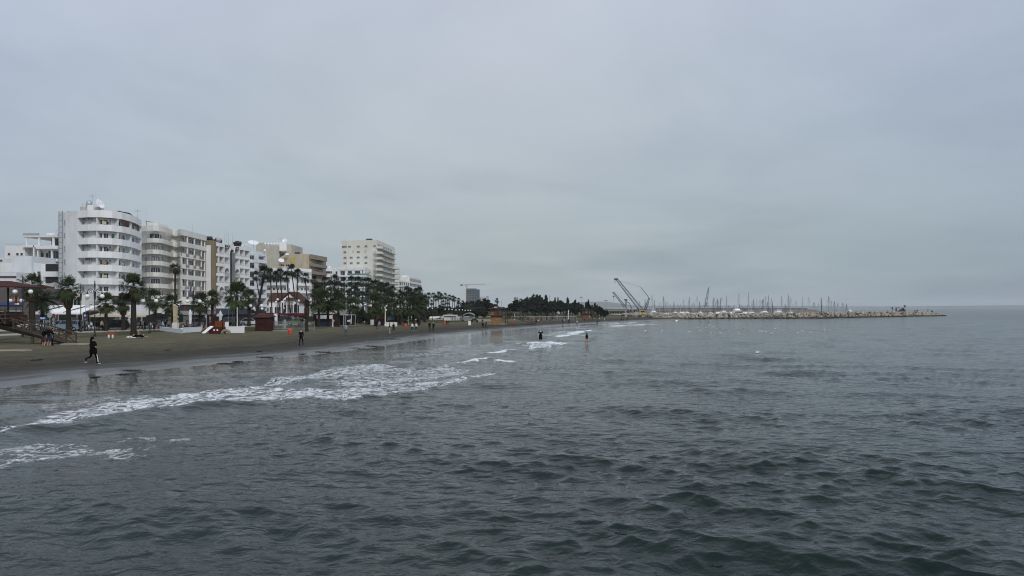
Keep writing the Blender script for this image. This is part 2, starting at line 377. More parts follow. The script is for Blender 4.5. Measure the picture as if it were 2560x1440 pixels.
def mix(t, f, a, b_, mode='MIX'):
    m = t.nodes.new('ShaderNodeMixRGB'); m.blend_type = mode
    for i, v in enumerate((f, a, b_)):
        if isinstance(v, (int, float)): m.inputs[i].default_value = v if i == 0 else (v, v, v, 1)
        elif isinstance(v, tuple): m.inputs[i].default_value = (*v, 1)
        else: t.links.new(v, m.inputs[i])
    return m.outputs[0]
geo = nn('ShaderNodeNewGeometry'); pos = geo.outputs['Position']
at = nn('ShaderNodeAttribute'); at.attribute_name = 'inland'; dd = at.outputs['Fac']
al = nn('ShaderNodeAttribute'); al.attribute_name = 'along'
cxy = nn('ShaderNodeCombineXYZ'); lk(tm('MULTIPLY', al.outputs['Fac'], 0.16), cxy.inputs[0]); lk(dd, cxy.inputs[1])
streak = noise(t, cxy.outputs[0], 0.9, 5, 0.6, 0.4)
big = noise(t, cxy.outputs[0], 0.22, 4, 0.5, 0.6)
wob = tm('ADD', dd, tm('MULTIPLY', tm('SUBTRACT', big, 0.5), 7.0))
fine = noise(t, pos, 7.0, 6, 0.7)
col = cramp(t, tm('DIVIDE', wob, 60.0, clamp=True), [(0.0, (0.044, 0.043, 0.038)), (0.06, (0.045, 0.043, 0.036)), (0.17, (0.054, 0.050, 0.037)), (0.21, (0.070, 0.063, 0.043)), (0.4, (0.108, 0.096, 0.06)), (1.0, (0.11, 0.098, 0.062))])
sv = cramp(t, streak, [(0.3, 0.72), (0.5, 1.0), (0.68, 1.3)])
col = mix(t, 1.0, col, sv, 'MULTIPLY')
fp = noise(t, pos, 1.3, 4, 0.6); col = mix(t, 0.8, col, cramp(t, fp, [(0.33, 0.72), (0.62, 1.18)]), 'MULTIPLY')
col = mix(t, 1.0, col, cramp(t, fine, [(0.3, 0.7), (0.7, 1.28)]), 'MULTIPLY')
gn = noise(t, cxy.outputs[0], 0.42, 3, 0.5, 0.2)
ae = nn('ShaderNodeAttribute'); ae.attribute_name = 'grassy'
gm = tm('MULTIPLY', cramp(t, gn, [(0.42, 0.0), (0.50, 1.0)]), ae.outputs['Fac'], None, True)
col = mix(t, gm, col, mix(t, fine, (0.022, 0.031, 0.009), (0.042, 0.052, 0.016)))
lk(col, b.inputs['Base Color'])
wet = cramp(t, tm('DIVIDE', tm('ADD', dd, tm('MULTIPLY', tm('SUBTRACT', streak, 0.5), 8.0)), 10.0, clamp=True), [(0.0, 0.18), (0.22, 0.32), (0.48, 0.62), (0.72, 0.92)])
lk(wet, b.inputs['Roughness']); lk(cramp(t, wet, [(0.3, 0.5), (0.7, 0.08)]), b.inputs['Specular IOR Level'])
bm = nn('ShaderNodeBump'); bm.inputs['Strength'].default_value = 0.5; bm.inputs['Distance'].default_value = 0.12
lk(tm('MULTIPLY', tm('ADD', fp, tm('MULTIPLY', fine, 0.3)), cramp(t, tm('DIVIDE', dd, 12.0, clamp=True), [(0.08, 0.06), (0.5, 1.0)])), bm.inputs['Height']); lk(bm.outputs[0], b.inputs['Normal'])
ys = np.concatenate([np.arange(-40, 20, 3), np.arange(20, 80, 0.5), np.arange(80, 160, 1.0), np.arange(160, 320, 2.5), np.arange(320, 700, 15), [900, 1300, 2000, 3000, 4500]])
ds = np.concatenate([[-40, -20, -12, -8, -6], np.arange(-4, 14, 0.35), np.arange(14, 40, 1.0), np.arange(40, 120, 5), [150, 250, 400, 700, 1200, 2500]])
Dg, Yg = np.meshgrid(-ds, ys); Xg = np.interp(Yg, _yy, _xs) + Dg; Xg = np.where(Yg > 700, 266 + Dg, Xg)
Zg = ground(Xg, Yg); idx = np.arange(Dg.size).reshape(Dg.shape)
q = np.stack([idx[:-1, :-1], idx[1:, :-1], idx[1:, 1:], idx[:-1, 1:]], -1).reshape(-1, 4)
inl = dshore(Xg, Yg); ed = np.interp(Yg, EDY, EDX) - Xg
grassy = np.clip(1.3 - np.abs(ed + 8) / 6.0, 0, 1); grassy = np.maximum(grassy, np.clip((inl - 25) / 6, 0, 1.6) * np.clip((Yg - 108) / 8, 0, 1))
g = raw_mesh('beach', np.stack([Xg, Yg, Zg], -1).reshape(-1, 3), q, sand, True, {'inland': inl, 'along': Yg * 1.15, 'grassy': grassy}); tag(g, 'grey brown beach sand running along the bay', 'beach', kind='structure')
def band(name, o0, o1, y0, y1, z, m, label):
    ysb = [v for v in np.arange(y0, y1 + 1, 6.0)]; mb = MB(); n = len(ysb)
    l = [(float(np.interp(y, EDY, EDX)) + o0, y) for y in ysb]; r_ = [(float(np.interp(y, EDY, EDX)) + o1, y) for y in ysb]
    mb.prism([p for p in r_] + [p for p in reversed(l)], 0.0, z); o = mb.obj(name, m); tag(o, label, name, kind='structure'); return o
band('promenade', -5.0, 0.0, -40, 300, 0.70, pave, 'pale paved promenade along the top of the beach')
band('road', -16.0, -5.01, -40, 300, 0.66, asph, 'asphalt road between promenade and hotels')
band('pavement', -60.0, -16.01, -40, 300, 0.76, pave, 'paved forecourts in front of the hotels')
# ------------------------------------------------------------------ sea
def polypts(pp): return np.array([(X(a, H * F / (b - HOR)), H * F / (b - HOR)) for a, b in pp])
def pdist(x, y, pts, closed):
    best = np.full(x.shape, 1e9); s = np.zeros(x.shape); acc = 0.0; side = np.zeros(x.shape)
    m = len(pts)
    for i in range(m if closed else m - 1):
        ax, ay = pts[i]; bx_, by_ = pts[(i + 1) % m]; ux, uy = bx_ - ax, by_ - ay; l = math.hypot(ux, uy)
        if l < 1e-6: continue
        tt = np.clip(((x - ax) * ux + (y - ay) * uy) / (l * l), 0, 1); dx = x - ax - tt * ux; dy = y - ay - tt * uy; dd_ = np.hypot(dx, dy)
        w_ = dd_ < best; best = np.where(w_, dd_, best); s = np.where(w_, acc + tt * l, s); side = np.where(w_, ux * dy - uy * dx, side); acc += l
    return best, s, side, acc
def inside(x, y, pts):
    c = np.zeros(x.shape, bool); m = len(pts)
    for i in range(m):
        ax, ay = pts[i]; bx_, by_ = pts[(i + 1) % m]
        if ay == by_: continue
        c ^= ((ay > y) != (by_ > y)) & (x < (bx_ - ax) * (y - ay) / (by_ - ay) + ax)
    return c
rng = np.random.RandomState(5)
tl = np.concatenate([np.linspace(-1.5, -0.80, 40, endpoint=False), np.linspace(-0.80, 0.80, 1000), np.linspace(0.80, 1.5, 41)[1:]])
dr = np.concatenate([np.linspace(2600, 760, 60, endpoint=False), np.arange(760, 60, -1.7), np.arange(60, 12, -0.8), np.array([12, 10, 8, 6, 5, 4, 3, 2.3, 1.7, 1.25, .95, .76])])
Yr = H * F / dr
Tg, Yg = np.meshgrid(tl, Yr); Xg = Tg * Yg
d0 = -dshore(Xg, Yg)                                     # metres offshore
amp = np.clip((d0 - 1.0) / 22.0, 0.0, 1.0) ** 0.8; amp = np.where(Yg > 700, 1.0, amp)
Zw = np.zeros_like(Xg); DX = np.zeros_like(Xg); DY = np.zeros_like(Xg)
NC = 130; near = Yg[:, 0] < 330; nrow = int(near.sum())
xn, yn = Xg[:nrow].astype(np.float32), Yg[:nrow].astype(np.float32)
foot = (Yg[:nrow] ** 2 / (H * F) * 1.7).astype(np.float32)
zz_, dx_, dy_ = np.zeros_like(xn), np.zeros_like(xn), np.zeros_like(xn)
patch = np.zeros_like(xn)
for lam_ in (9.0, 13.0, 19.0, 27.0, 38.0):
    for j in range(2):
        th_ = rng.rand() * 6.283; patch += np.sin(2 * math.pi / lam_ * (xn * math.cos(th_) + yn * math.sin(th_)) + rng.rand() * 6.283)
patch = np.clip(0.85 + 0.16 * patch, 0.4, 1.35)
for i in range(NC):
    lam = 0.28 * (7.5 / 0.28) ** ((i + rng.rand()) / NC); k = 2 * math.pi / lam
    th = R(66) + rng.normal() * R(44 if lam < 2.2 else 30); kx, ky = k * math.cos(th), k * math.sin(th)
    a = 0.0050 * lam * (0.7 if lam < .5 else 1.12 if .45 < lam < 1.5 else 0.5); ph = rng.rand() * 6.283
    # short groups: slow envelope so that the pattern is uneven
    e = 0.75 + 0.5 * np.sin(xn * (0.11 + 0.2 * rng.rand()) + yn * (0.09 * rng.rand() + 0.05) + rng.rand() * 6.28)
    e *= np.clip(1.6 * lam / np.maximum(foot, 1e-3) - 0.6, 0, 1)
    ar = kx * xn + ky * yn + ph; s_, c_ = np.sin(ar), np.cos(ar)
    zz_ += a * e * c_; dx_ -= a * e * s_ * kx / k; dy_ -= a * e * s_ * ky / k
zz_ *= patch; dx_ *= patch; dy_ *= patch
for lam, a, thd in ((11.0, 0.045, 140), (7.5, 0.022, 120), (15.0, 0.05, 128)):
    k = 2 * math.pi / lam; kx, ky = k * math.cos(R(thd)), k * math.sin(R(thd)); ar = kx * xn + ky * yn + rng.rand() * 6; e = 0.6 + 0.6 * np.sin(xn * 0.05 + yn * 0.08 + rng.rand() * 6)
    zz_ += a * e * np.cos(ar); dx_ -= a * e * np.sin(ar) * kx / k; dy_ -= a * e * np.sin(ar) * ky / k
A = amp[:nrow]
Zw[:nrow] = zz_ * A; DX[:nrow] = dx_ * A * 1.15; DY[:nrow] = dy_ * A * 1.15
rip = np.clip(d0 / 4.0, 0, 1) * (1 - np.clip(d0 / 30.0, 0, 1)) * 0.006
Zw[:nrow] += (rip[:nrow] * (np.sin(xn * 5.1 + yn * 2.2) + np.sin(xn * 3.3 - yn * 6.0 + 1.0) + np.sin(xn * 7.9 + yn * 4.4 + 2)))
foam = np.zeros_like(Xg)
def wobx(x, y, a, f): return a * (np.sin(x * f + y * f * 0.6) + 0.5 * np.sin(x * f * 2.3 - y * f * 1.7 + 1.3))
# (crest line, height, width towards sea, width towards shore, crest foam)
RIDGES = [
 ([(-150, 1112), (0, 1098), (60, 1086), (150, 1072), (235, 1058), (330, 1042), (430, 1028), (545, 1017), (640, 1014), (720, 1012)], 0.27, 1.0, 0.45, 0.42),
 ([(-100, 1075), (0, 1062), (123, 1032), (246, 1015), (387, 996), (527, 981), (660, 968), (780, 950)], 0.10, 0.7, 0.4, 0.30),
 ([(330, 943), (430, 941), (560, 935), (700, 928), (820, 920), (905, 910), (975, 899)], 0.07, 0.8, 0.4, 0.28),
 ([(890, 922), (960, 908), (1030, 898), (1090, 893), (1180, 884)], 0.06, 0.8, 0.4, 0.15),
 ([(1112, 920), (1130, 912), (1150, 910), (1166, 914)], 0.2, 0.9, 0.6, 0.9),
 ([(1168, 916), (1190, 905), (1225, 899), (1260, 904), (1292, 910)], 0.22, 1.1, 0.7, 1.0),
 ([(1170, 893), (1212, 888), (1260, 882), (1300, 876), (1330, 876)], 0.18, 1.2, 0.8, 1.3),
 ([(1308, 866), (1330, 861), (1352, 858), (1375, 862), (1386, 866)], 0.24, 1.3, 1.2, 1.4),
 ([(1410, 846), (1428, 839), (1445, 841), (1470, 843)], 0.25, 1.4, 0.9, 1.4),
 ([(1437, 838), (1452, 832), (1470, 829), (1492, 827), (1512, 827)], 0.25, 1.5, 0.9, 1.4),
 ([(1290, 858), (1360, 856), (1430, 853)], 0.08, 1.2, 0.8, 0.5),
 ([(1060, 876), (1150, 868), (1230, 862), (1300, 855)], 0.07, 1.0, 0.7, 0.35),
 ([(1340, 845), (1400, 838), (1440, 832), (1480, 828)], 0.06, 1.5, 1.0, 0.25),
 ([(1430, 822), (1470, 820), (1500, 817), (1540, 812)], 0.1, 1.8, 1.2, 0.4),
 ([(1535, 817), (1560, 815), (1578, 815.5)], 0.2, 2.5, 1.5, 1.3),
 ([(1500, 812), (1530, 810), (1570, 809), (1600, 806)], 0.14, 2.5, 1.5, 1.0),
 ([(1600, 814), (1618, 812), (1660, 813)], 0.18, 2.5, 1.5, 1.2),
 ([(560, 1005), (700, 1001), (900, 995), (1060, 985), (1200, 960), (1240, 940)], 0.05, 1.0, 0.5, 0.3),
]
for pp, h_, ws, wl, cf in RIDGES:
    pts = polypts(pp); x, y = Xg[:nrow], Yg[:nrow]
    bb = (x > pts[:, 0].min() - 8) & (x < pts[:, 0].max() + 8) & (y > pts[:, 1].min() - 8) & (y < pts[:, 1].max() + 8)
    xi, yi = x[bb] + wobx(y[bb], x[bb], 0.18, 0.9), y[bb]
    ds_, s_, sd_, tot = pdist(xi, yi, pts, False)
    endf = np.clip(np.minimum(s_, tot - s_) / (0.18 * tot + 0.5), 0, 1) ** 0.7; sea = sd_ < 0
    wd = np.where(sea, ws, wl); prof = np.exp(-(ds_ / wd) ** 2) * endf * (0.85 + 0.18 * np.sin(s_ * 0.7 + h_ * 50) + 0.10 * np.sin(s_ * 2.7))
    zt = Zw[:nrow]; zt[bb] += h_ * prof
    ff = foam[:nrow]; fw = np.where(sea, 0.14 + 0.08 * cf, 0.3 + 0.55 * cf) * (1 + yi / 120.0)
    fo = cf * np.exp(-(ds_ / fw) ** 2) * endf * (0.7 + 0.4 * np.sin(s_ * 1.7 + 1) * np.sin(s_ * 0.6)); ff[bb] = np.maximum(ff[bb], fo)
FPOLY = [  # foam sheets: outline, strength, soft edge (m)
 ([(-200, 1112), (0, 1064), (123, 1034), (246, 1016), (387, 994), (527, 979), (640, 968), (760, 972), (900, 968), (1020, 958), (1140, 945), (1205, 934), (1240, 938), (1200, 950), (1110, 962), (960, 976), (820, 990), (668, 1005), (492, 1017), (352, 1038), (211, 1053), (90, 1071), (0, 1085), (-200, 1130)], 0.49, 1.2),
 ([(640, 958), (700, 945), (780, 930), (880, 914), (960, 908), (1010, 914), (960, 928), (840, 945), (720, 962), (640, 972)], 0.46, 1.0),
 ([(760, 985), (900, 975), (1060, 960), (1130, 962), (1100, 975), (1000, 988), (900, 999), (780, 1000)], 0.47, 1.0),
 ([(900, 925), (1060, 915), (1180, 922), (1160, 940), (1000, 962), (860, 970), (800, 955)], 0.44, 1.0),
 ([(-150, 1150), (0, 1122), (120, 1105), (200, 1102), (290, 1118), (420, 1112), (400, 1135), (330, 1152), (250, 1148), (120, 1155), (0, 1166), (-150, 1180)], 0.42, 0.6),
 ([(340, 1092), (440, 1096), (420, 1105), (330, 1102)], 0.44, 0.4),
 ([(60, 1012), (200, 1000), (360, 985), (420, 992), (260, 1012), (80, 1035)], 0.37, 0.7),
 ([(1310, 868), (1335, 858), (1360, 855), (1375, 861), (1390, 868), (1360, 869), (1335, 873)], 0.52, 0.2),
 ([(1400, 844), (1330, 838), (1400, 828), (1480, 826), (1450, 836)], 0.42, 1.0),
 ([(1005, 880), (1100, 885), (1060, 892), (950, 900)], 0.36, 0.8),
 ([(1370, 860), (1395, 856), (1440, 857), (1410, 861)], 0.55, 0.5),
 ([(1500, 818), (1560, 812), (1640, 808), (1620, 812), (1560, 818)], 0.45, 2.0),
 ([(1340, 822), (1420, 817), (1500, 811), (1480, 817), (1400, 824)], 0.36, 2.0),
]
for pp, st, so in FPOLY:
    pts = polypts(pp); x, y = Xg[:nrow], Yg[:nrow]
    bb = (x > pts[:, 0].min() - 1) & (x < pts[:, 0].max() + 1) & (y > pts[:, 1].min() - 1) & (y < pts[:, 1].max() + 1)
    xi, yi = x[bb] + wobx(x[bb], y[bb], 0.35, 1.1), y[bb] + wobx(y[bb], x[bb], 0.3, 1.3)
    ins = inside(xi, yi, pts); ds_, _, _, _ = pdist(xi, yi, pts, True)
    v = st * np.where(ins, np.clip(0.55 + ds_ / so, 0, 1), np.clip(0.55 - ds_ / 0.5, 0, 1)); ff = foam[:nrow]; ff[bb] = np.maximum(ff[bb], v)
# thin lace at the swash edge
ff = foam[:nrow]; e_ = d0[:nrow]; yy_ = Yg[:nrow]
ff[:] = np.maximum(ff, 0.36 * np.exp(-((e_ - 0.25 + 0.4 * np.sin(yy_ * 0.6)) / (0.16 + yy_ / 400)) ** 2) * (0.5 + 0.5 * np.sin(yy_ * 0.45)))
Zw += np.clip(foam, 0, 1) * 0.012 + 0.012
Zw = np.where(d0 < 3, 0.015 + (Zw - 0.015) * np.clip(d0 / 3, 0.15, 1), Zw)
co = np.stack([Xg + DX, Yg + DY, Zw], -1); idx = np.arange(Xg.size).reshape(Xg.shape)
q = np.stack([idx[:-1, :-1], idx[:-1, 1:], idx[1:, 1:], idx[1:, :-1]], -1)
kp = (d0[:-1, :-1] > -4) | (Yg[:-1, :-1] > 640); q = q[kp].reshape(-1, 4)
sea, t, b = new_mat('sea_water'); nn = t.nodes.new; lk = t.links.new
def tmx(op, a, b_=None, c=None, clamp=False): return tm(op, a, b_, c, clamp, t)
geo = nn('ShaderNodeNewGeometry'); pos = geo.outputs['Position']
fa = nn('ShaderNodeAttribute'); fa.attribute_name = 'foam'; ofs = nn('ShaderNodeAttribute'); ofs.attribute_name = 'offshore'; ra = nn('ShaderNodeAttribute'); ra.attribute_name = 'chop'
f1_ = noise(t, pos, 1.0, 6, 0.66, 1.4, (0.9, 0.9, 1.0)); f2_ = noise(t, pos, 1.0, 5, 0.65, 0.8, (3.2, 2.6, 3.0))
rid = tmx('SUBTRACT', 1.0, tmx('MULTIPLY', tmx('ABSOLUTE', tmx('SUBTRACT', f1_, 0.5)), 5.5))
lace = tmx('ADD', tmx('MULTIPLY', rid, 0.55), tmx('MULTIPLY', f2_, 0.55))
fm = tmx('MULTIPLY', tmx('SUBTRACT', tmx('ADD', lace, fa.outputs['Fac']), 1.055), 4.5, clamp=True)
fm = tmx('MULTIPLY', fm, tmx('MULTIPLY', fa.outputs['Fac'], 6.0, clamp=True), clamp=True)
shal = cramp(t, tmx('DIVIDE', ofs.outputs['Fac'], 60.0, clamp=True), [(0.0, (0.085, 0.083, 0.074)), (0.10, (0.055, 0.06, 0.053)), (0.24, (0.016, 0.028, 0.025)), (0.7, (0.003, 0.0135, 0.011))])
col = mix(t, fm, shal, (0.73, 0.755, 0.775)); lk(col, b.inputs['Base Color'])
b.inputs['IOR'].default_value = 1.235
lk(tmx('ADD', tmx('MULTIPLY', fm, 0.6), ra.outputs['Fac'], clamp=True), b.inputs['Roughness'])
w1 = noise(t, pos, 1.0, 3, 0.5, 0.3, (2.6, 3.2, 1.0)); w2 = noise(t, pos, 1.0, 3, 0.55, 0.2, (8.0, 9.0, 1.0)); w3 = noise(t, pos, 1.0, 4, 0.6, 0.4, (0.3, 0.6, 1.0)); w4 = noise(t, pos, 1.0, 2, 0.6, 0.0, (0.6, 1.6, 1.0))
calm = cramp(t, tmx('DIVIDE', ofs.outputs['Fac'], 20.0, clamp=True), [(0.0, 0.15), (1.0, 1.0)])
hh = tmx('ADD', tmx('MULTIPLY', w1, 0.07), tmx('ADD', tmx('MULTIPLY', w2, 0.010), tmx('ADD', tmx('MULTIPLY', w4, 0.085), tmx('MULTIPLY', w3, 0.05))))
hh = tmx('ADD', tmx('MULTIPLY', hh, calm), tmx('MULTIPLY', fm, 0.03))
bm = nn('ShaderNodeBump'); bm.inputs['Strength'].default_value = 1.0; bm.inputs['Distance'].default_value = 1.0; lk(hh, bm.inputs['Height']); lk(bm.outputs[0], b.inputs['Normal'])
chop = 0.045 + 0.13 * np.clip((Yg - 40) / 250.0, 0, 1); chop = chop * np.clip(0.5 + d0 / 30.0, 0.5, 1)
o = raw_mesh('sea', co.reshape(-1, 3), q, sea, True, {'foam': foam, 'offshore': np.where(Yg > 640, 200, d0), 'chop': chop})
tag(o, 'grey green sea with small waves and foam at the beach', 'sea', kind='structure')
# ------------------------------------------------------------------ buildings
def rowwin(root, Pt, pxs, w_, h_, zs, off=0.0, pane=None, mull=1, fr=None):
    for z in zs:
        for px in pxs: window(root, Pt, Pt.s_at(px), w_, h_, z, off, pane, fr=fr, mull=mull)
def dish(root, p, r, az_, el, m=None, name='satellite_dish', label=None):
    o = MB().lathe([(0.02, 0), (r * 0.5, r * 0.07), (r * 0.8, r * 0.18), (r, r * 0.3), (r * 0.98, r * 0.31), (r * 0.5, r * 0.1), (0.02, 0.04)], 20).obj(name, m or hullw, root, True, p, (R(90 - el), 0, R(az_)))
    MB().tube((0, 0, 0), (0, 0, r * 0.8), 0.03).tube((r * 0.7, 0, r * 0.2), (0, 0, r * 0.8), 0.02).obj('feed_arm', steel, o)
    MB().tube((p[0], p[1], p[2] - r * 0.95), (p[0], p[1], p[2] - 0.05), 0.07).obj('dish_mount', steel, root)
    if label: o['label'] = label
    return o
def antenna(root, p, h_, yagi=True):
    b = MB().tube(p, (p[0], p[1], p[2] + h_), 0.035, 0.02, 5)
    if yagi:
        for k, q in enumerate((0.75, 0.86)):
            zz = p[2] + h_ * q; b.tube((p[0] - 0.7, p[1], zz), (p[0] + 0.7, p[1], zz), 0.015, n=4)
            for i in range(5): xx = p[0] - 0.6 + 0.3 * i; b.tube((xx, p[1] - 0.3, zz), (xx, p[1] + 0.3, zz + 0.15), 0.012, n=4)
    b.obj('antenna', steel, root)
def barrel(root, p, r, l, m, ang=0.0, name='water_tank'):
    c, s = math.cos(ang), math.sin(ang)
    b = MB(); 
    for a0, a1, r0, r1 in ((-l / 2 - r * 0.25, -l / 2, r * 0.6, r), (-l / 2, l / 2, r, r), (l / 2, l / 2 + r * 0.25, r, r * 0.6)):
        b.tube((p[0] + a0 * c, p[1] + a0 * s, p[2]), (p[0] + a1 * c, p[1] + a1 * s, p[2]), r0, r1, 12)
    b.box(p[0] - 0.3, p[0] + 0.3, p[1] - 0.3, p[1] + 0.3, p[2] - r - 0.4, p[2] - r * 0.8); return b.obj(name, m, root, True)
def pipe_rail(root, Pt, s0, s1, off, z0, h_=0.9, m=None, step=1.2, name='railing'):
    b = MB(); n = max(2, int((s1 - s0) / step))
    for i in range(n + 1):
        p, t_, n_ = Pt.at(s0 + (s1 - s0) * i / n, off); b.tube((p.x, p.y, z0), (p.x, p.y, z0 + h_), 0.025, n=4, caps=False)
    for zz in (h_, h_ * 0.55):
        pp = [Pt.at(s0 + (s1 - s0) * i / n, off)[0] for i in range(n + 1)]
        b.path([(p.x, p.y, z0 + zz) for p in pp], 0.025, 4)
    b.obj(name, m or galv, root)
def clutter(root, Pt, pxs, zs, off, n):
    r = random.Random(len(zs) * 7 + n)
    for i in range(n):
        s_ = Pt.s_at(r.choice(pxs) + r.uniform(-2, 2)); z = r.choice(zs); p, t_, n_ = Pt.at(s_, off); c = r.choice([(.35, .05, .04), (.05, .12, .3), (.5, .45, .3), (.04, .1, .05), (.6, .6, .62), (.3, .2, .12), (.02, .02, .02)]); w_ = r.uniform(.35, 1.0)
        MB().box(-w_ / 2, w_ / 2, -.04, .02, 0, r.uniform(.4, .9)).obj('hung_towel' if i % 2 else 'balcony_chair', cm(c), root, loc=(p.x, p.y, z), rot=(0, 0, math.atan2(t_.y, t_.x)))
def ac_unit(root, Pt, s, z, off):
    p, t_, n_ = Pt.at(s, off); a = math.atan2(t_.y, t_.x)
    if 'ac' not in WM:
        WM['ac'] = MB().box(-0.4, 0.4, -0.3, 0.0, 0, 0.55).mesh('ac', greyw); WM['fan'] = MB().tube((0.1, -0.31, 0.28), (0.1, -0.335, 0.28), 0.2, n=12).mesh('fan', black)
    o = inst('air_conditioner', WM['ac'], root, (p.x, p.y, z), (0, 0, a)); inst('fan_grille', WM['fan'], o)
# ---- 1: white hotel with curved balcony bands
b1 = thing('curved_white_hotel', 'tall white hotel with curved balcony bands, a ladder up its left edge and rooftop dish', 'hotel', (X(230, 172), 172, 0.6))
def rel(root):        # children are authored in world space
    for c in root.children: c.location = c.location - root.location
P1 = Path([(147, 171), (165, 168.6), (193, 166.5), (220, 165.3), (250, 165.3), (280, 166.6), (305, 169.2), (325, 173), (342, 178.5), (354, 185.5)])
zt = 26.0; bk = [(X(353, 198), 198), (X(147, 190), 190)]
s2 = P1.s_at(193.5); sL = P1.len
body(b1, P1, bk, 5.2, 24.4, white, off=-1.2)
m_ = MB(); strip(m_, P1, 0, s2, 5.2, zt, 0, 1.7); m_.obj('flank_wall', white, b1)
m_ = MB(); strip(m_, P1, s2, sL, 24.4, zt, 0, 0.2); m_.obj('parapet', white, b1)
MB().prism([(p.x, p.y) for p in P1.off(-0.2)] + bk, 24.4, 24.6).obj('roof', greyw, b1)
for k in range(1, 6):
    z = 24.4 - 3.0 * k
    m_ = MB(); strip(m_, P1, s2, sL, z - 1.5 + 1.5, z + 1.42, 0, 0.16); strip(m_, P1, s2, sL, z - 0.002, z + 0.16, -0.16, 1.04); m_.obj('balcony', white, b1)
m_ = MB(); strip(m_, P1, s2, sL, 6.9, 7.9, 0, 0.2); strip(m_, P1, s2, sL, 6.9, 7.1, -0.2, 1.0); m_.obj('balcony', white, b1)
m_ = MB(); strip(m_, P1, P1.s_at(212), sL, 6.05, 6.9, -0.25, 0.2); m_.obj('fascia', mat('brown_band', (0.11, 0.065, 0.058)), b1)
m_ = MB(); strip(m_, P1, P1.s_at(212), sL, 4.8, 6.05, -0.35, 0.2); m_.obj('dark_glazing', mat('navy_glass', (0.02, 0.035, 0.05), 0.1), b1)
m_ = MB(); strip(m_, P1, 0, P1.s_at(212), 3.6, 6.9, -0.1, 0.2); m_.obj('lower_wall', white, b1)
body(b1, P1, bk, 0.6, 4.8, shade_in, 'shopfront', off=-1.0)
for r_ in range(6):
    zo = 22.9 - 3.0 * r_ + 0.02; zs = zo; ze = zs + 1.48
    if r_ == 5: zs = 7.9; ze = 9.4
    for px in (241, 297, 330.5): cross(MBp := MB(), P1, P1.s_at(px), -1.25, -0.17, zs, ze, 0.18); MBp.obj('partition_wall', white, b1)
    cross(MBp := MB(), P1, sL - 0.15, -1.25, -0.02, zs, ze, 0.3); MBp.obj('end_wall', white, b1)
    z0 = zs - 1.2
    for px, w_ in ((246.5, 1.0), (267.5, 1.0), (308, 1.3), (322, 1.0), (337, 1.2), (347, 1.2)):
        window(b1, P1, P1.s_at(px), w_, 2.2, z0 + 0.05, -1.2, glass if (px + r_) % 3 else curtain)
    window(b1, P1, P1.s_at(196.5), 0.5, 2.2, z0 + 0.05, -1.2, glass)
    window(b1, P1, P1.s_at(162.5), 0.75, 1.15, zs + 0.25 - 0.05 if r_ < 5 else 8.2, 0.0, glass if r_ == 3 else curtain)
    for px in ((203, 218), (205,), (202, 213), (212, 220), (206,), ())[r_]: ac_unit(b1, P1, P1.s_at(px), ze - 0.62, -.75)
    if r_ in (0, 2, 3): ac_unit(b1, P1, P1.s_at(277), zs + 0.6, -.75)
for px in (318, 346):
    p, t_, n_ = P1.at(P1.s_at(px), -0.1)
    MB().box(-1.0, 1.0, -0.06, 0.0, 0, 1.35).obj('roller_shutter', mat('rust_shutter', (0.10, 0.035, 0.022), 0.7), b1, loc=(p.x, p.y, 22.95), rot=(0, 0, math.atan2(t_.y, t_.x)))
m_ = MB(); p, t_, n_ = P1.at(P1.s_at(152), 0)
lx = [(q.x, q.y) for q in (p - t_ * 0.05, p + t_ * 0.05)]
for px in (148.6, 157.5):
    p, t_, n_ = P1.at(P1.s_at(px), 0.12); m_.tube((p.x, p.y, 2), (p.x, p.y, 26.4), 0.09, n=6)
p0, _, _ = P1.at(P1.s_at(148.6), 0.12); p1_, _, _ = P1.at(P1.s_at(157.5), 0.12); zz = 3.0
while zz < 26.5: m_.tube((p0.x, p0.y, zz), (p1_.x, p1_.y, zz), 0.05, n=4); zz += 1.0 + 0.5 * random.random()
m_.obj('service_ladder', steel, b1)
m_ = MB(); strip(m_, P1, P1.s_at(149.3), P1.s_at(157), 2, 26.3, 0.11, 0.1); m_.obj('duct', bwhite, b1)
clutter(b1, P1, (262, 285, 312, 322, 337), [22.95 - 3 * k for k in range(5)], -0.45, 12)
# roof works
Yb = 172
m_ = MB(); m_.box(X(200, Yb), X(253, Yb), Yb, Yb + 6, 24.6, Z(517, Yb)); m_.obj('stair_tower', beige, b1)
m_ = MB(); m_.box(X(222, Yb), X(237, Yb), Yb - 0.6, Yb - 0.05, 24.6, Z(523, Yb) + 0.9); m_.obj('vent_box', hullw, b1)
m_ = MB(); m_.prism([(X(253, 171.9), 171.9), (X(295, 178), 178), (X(295, 178) - 2, 183), (X(253, 172) - 1, 180)], 24.6, 27.7); m_.obj('roof_screen', hullw, b1)
m_ = MB(); m_.prism([(X(295.5, 178.2), 178.2), (X(322, 182), 182), (X(322, 182) - 3, 187), (X(295, 178) - 1, 186)], 24.6, 27.2); m_.obj('lift_house', beige, b1)
m_ = MB(); m_.prism([(X(294.5, 177.6), 177.6), (X(324, 181.6), 181.6), (X(322, 182) - 3, 188), (X(295, 178) - 1, 187)], 27.2, 27.45); m_.obj('lift_house_roof', black, b1)
for px in (172, 181, 190, 198): barrel(b1, (X(px, 171.5), 171.5, 26.0), 0.5, 0.5, tank, 0.5)
MB().lathe([(0.6, 0), (0.6, 1.5), (0.3, 1.8)], 14, (X(223, 174), 174, Z(517, 172))).obj('water_tank', galv, b1, True)
dish(b1, (X(248, 171), 171, Z(511, 171)), 1.15, 75, 25)
antenna(b1, (X(231, 173), 173, Z(517, 172)), 3.2); antenna(b1, (X(344, 181), 181, zt), 2.2)
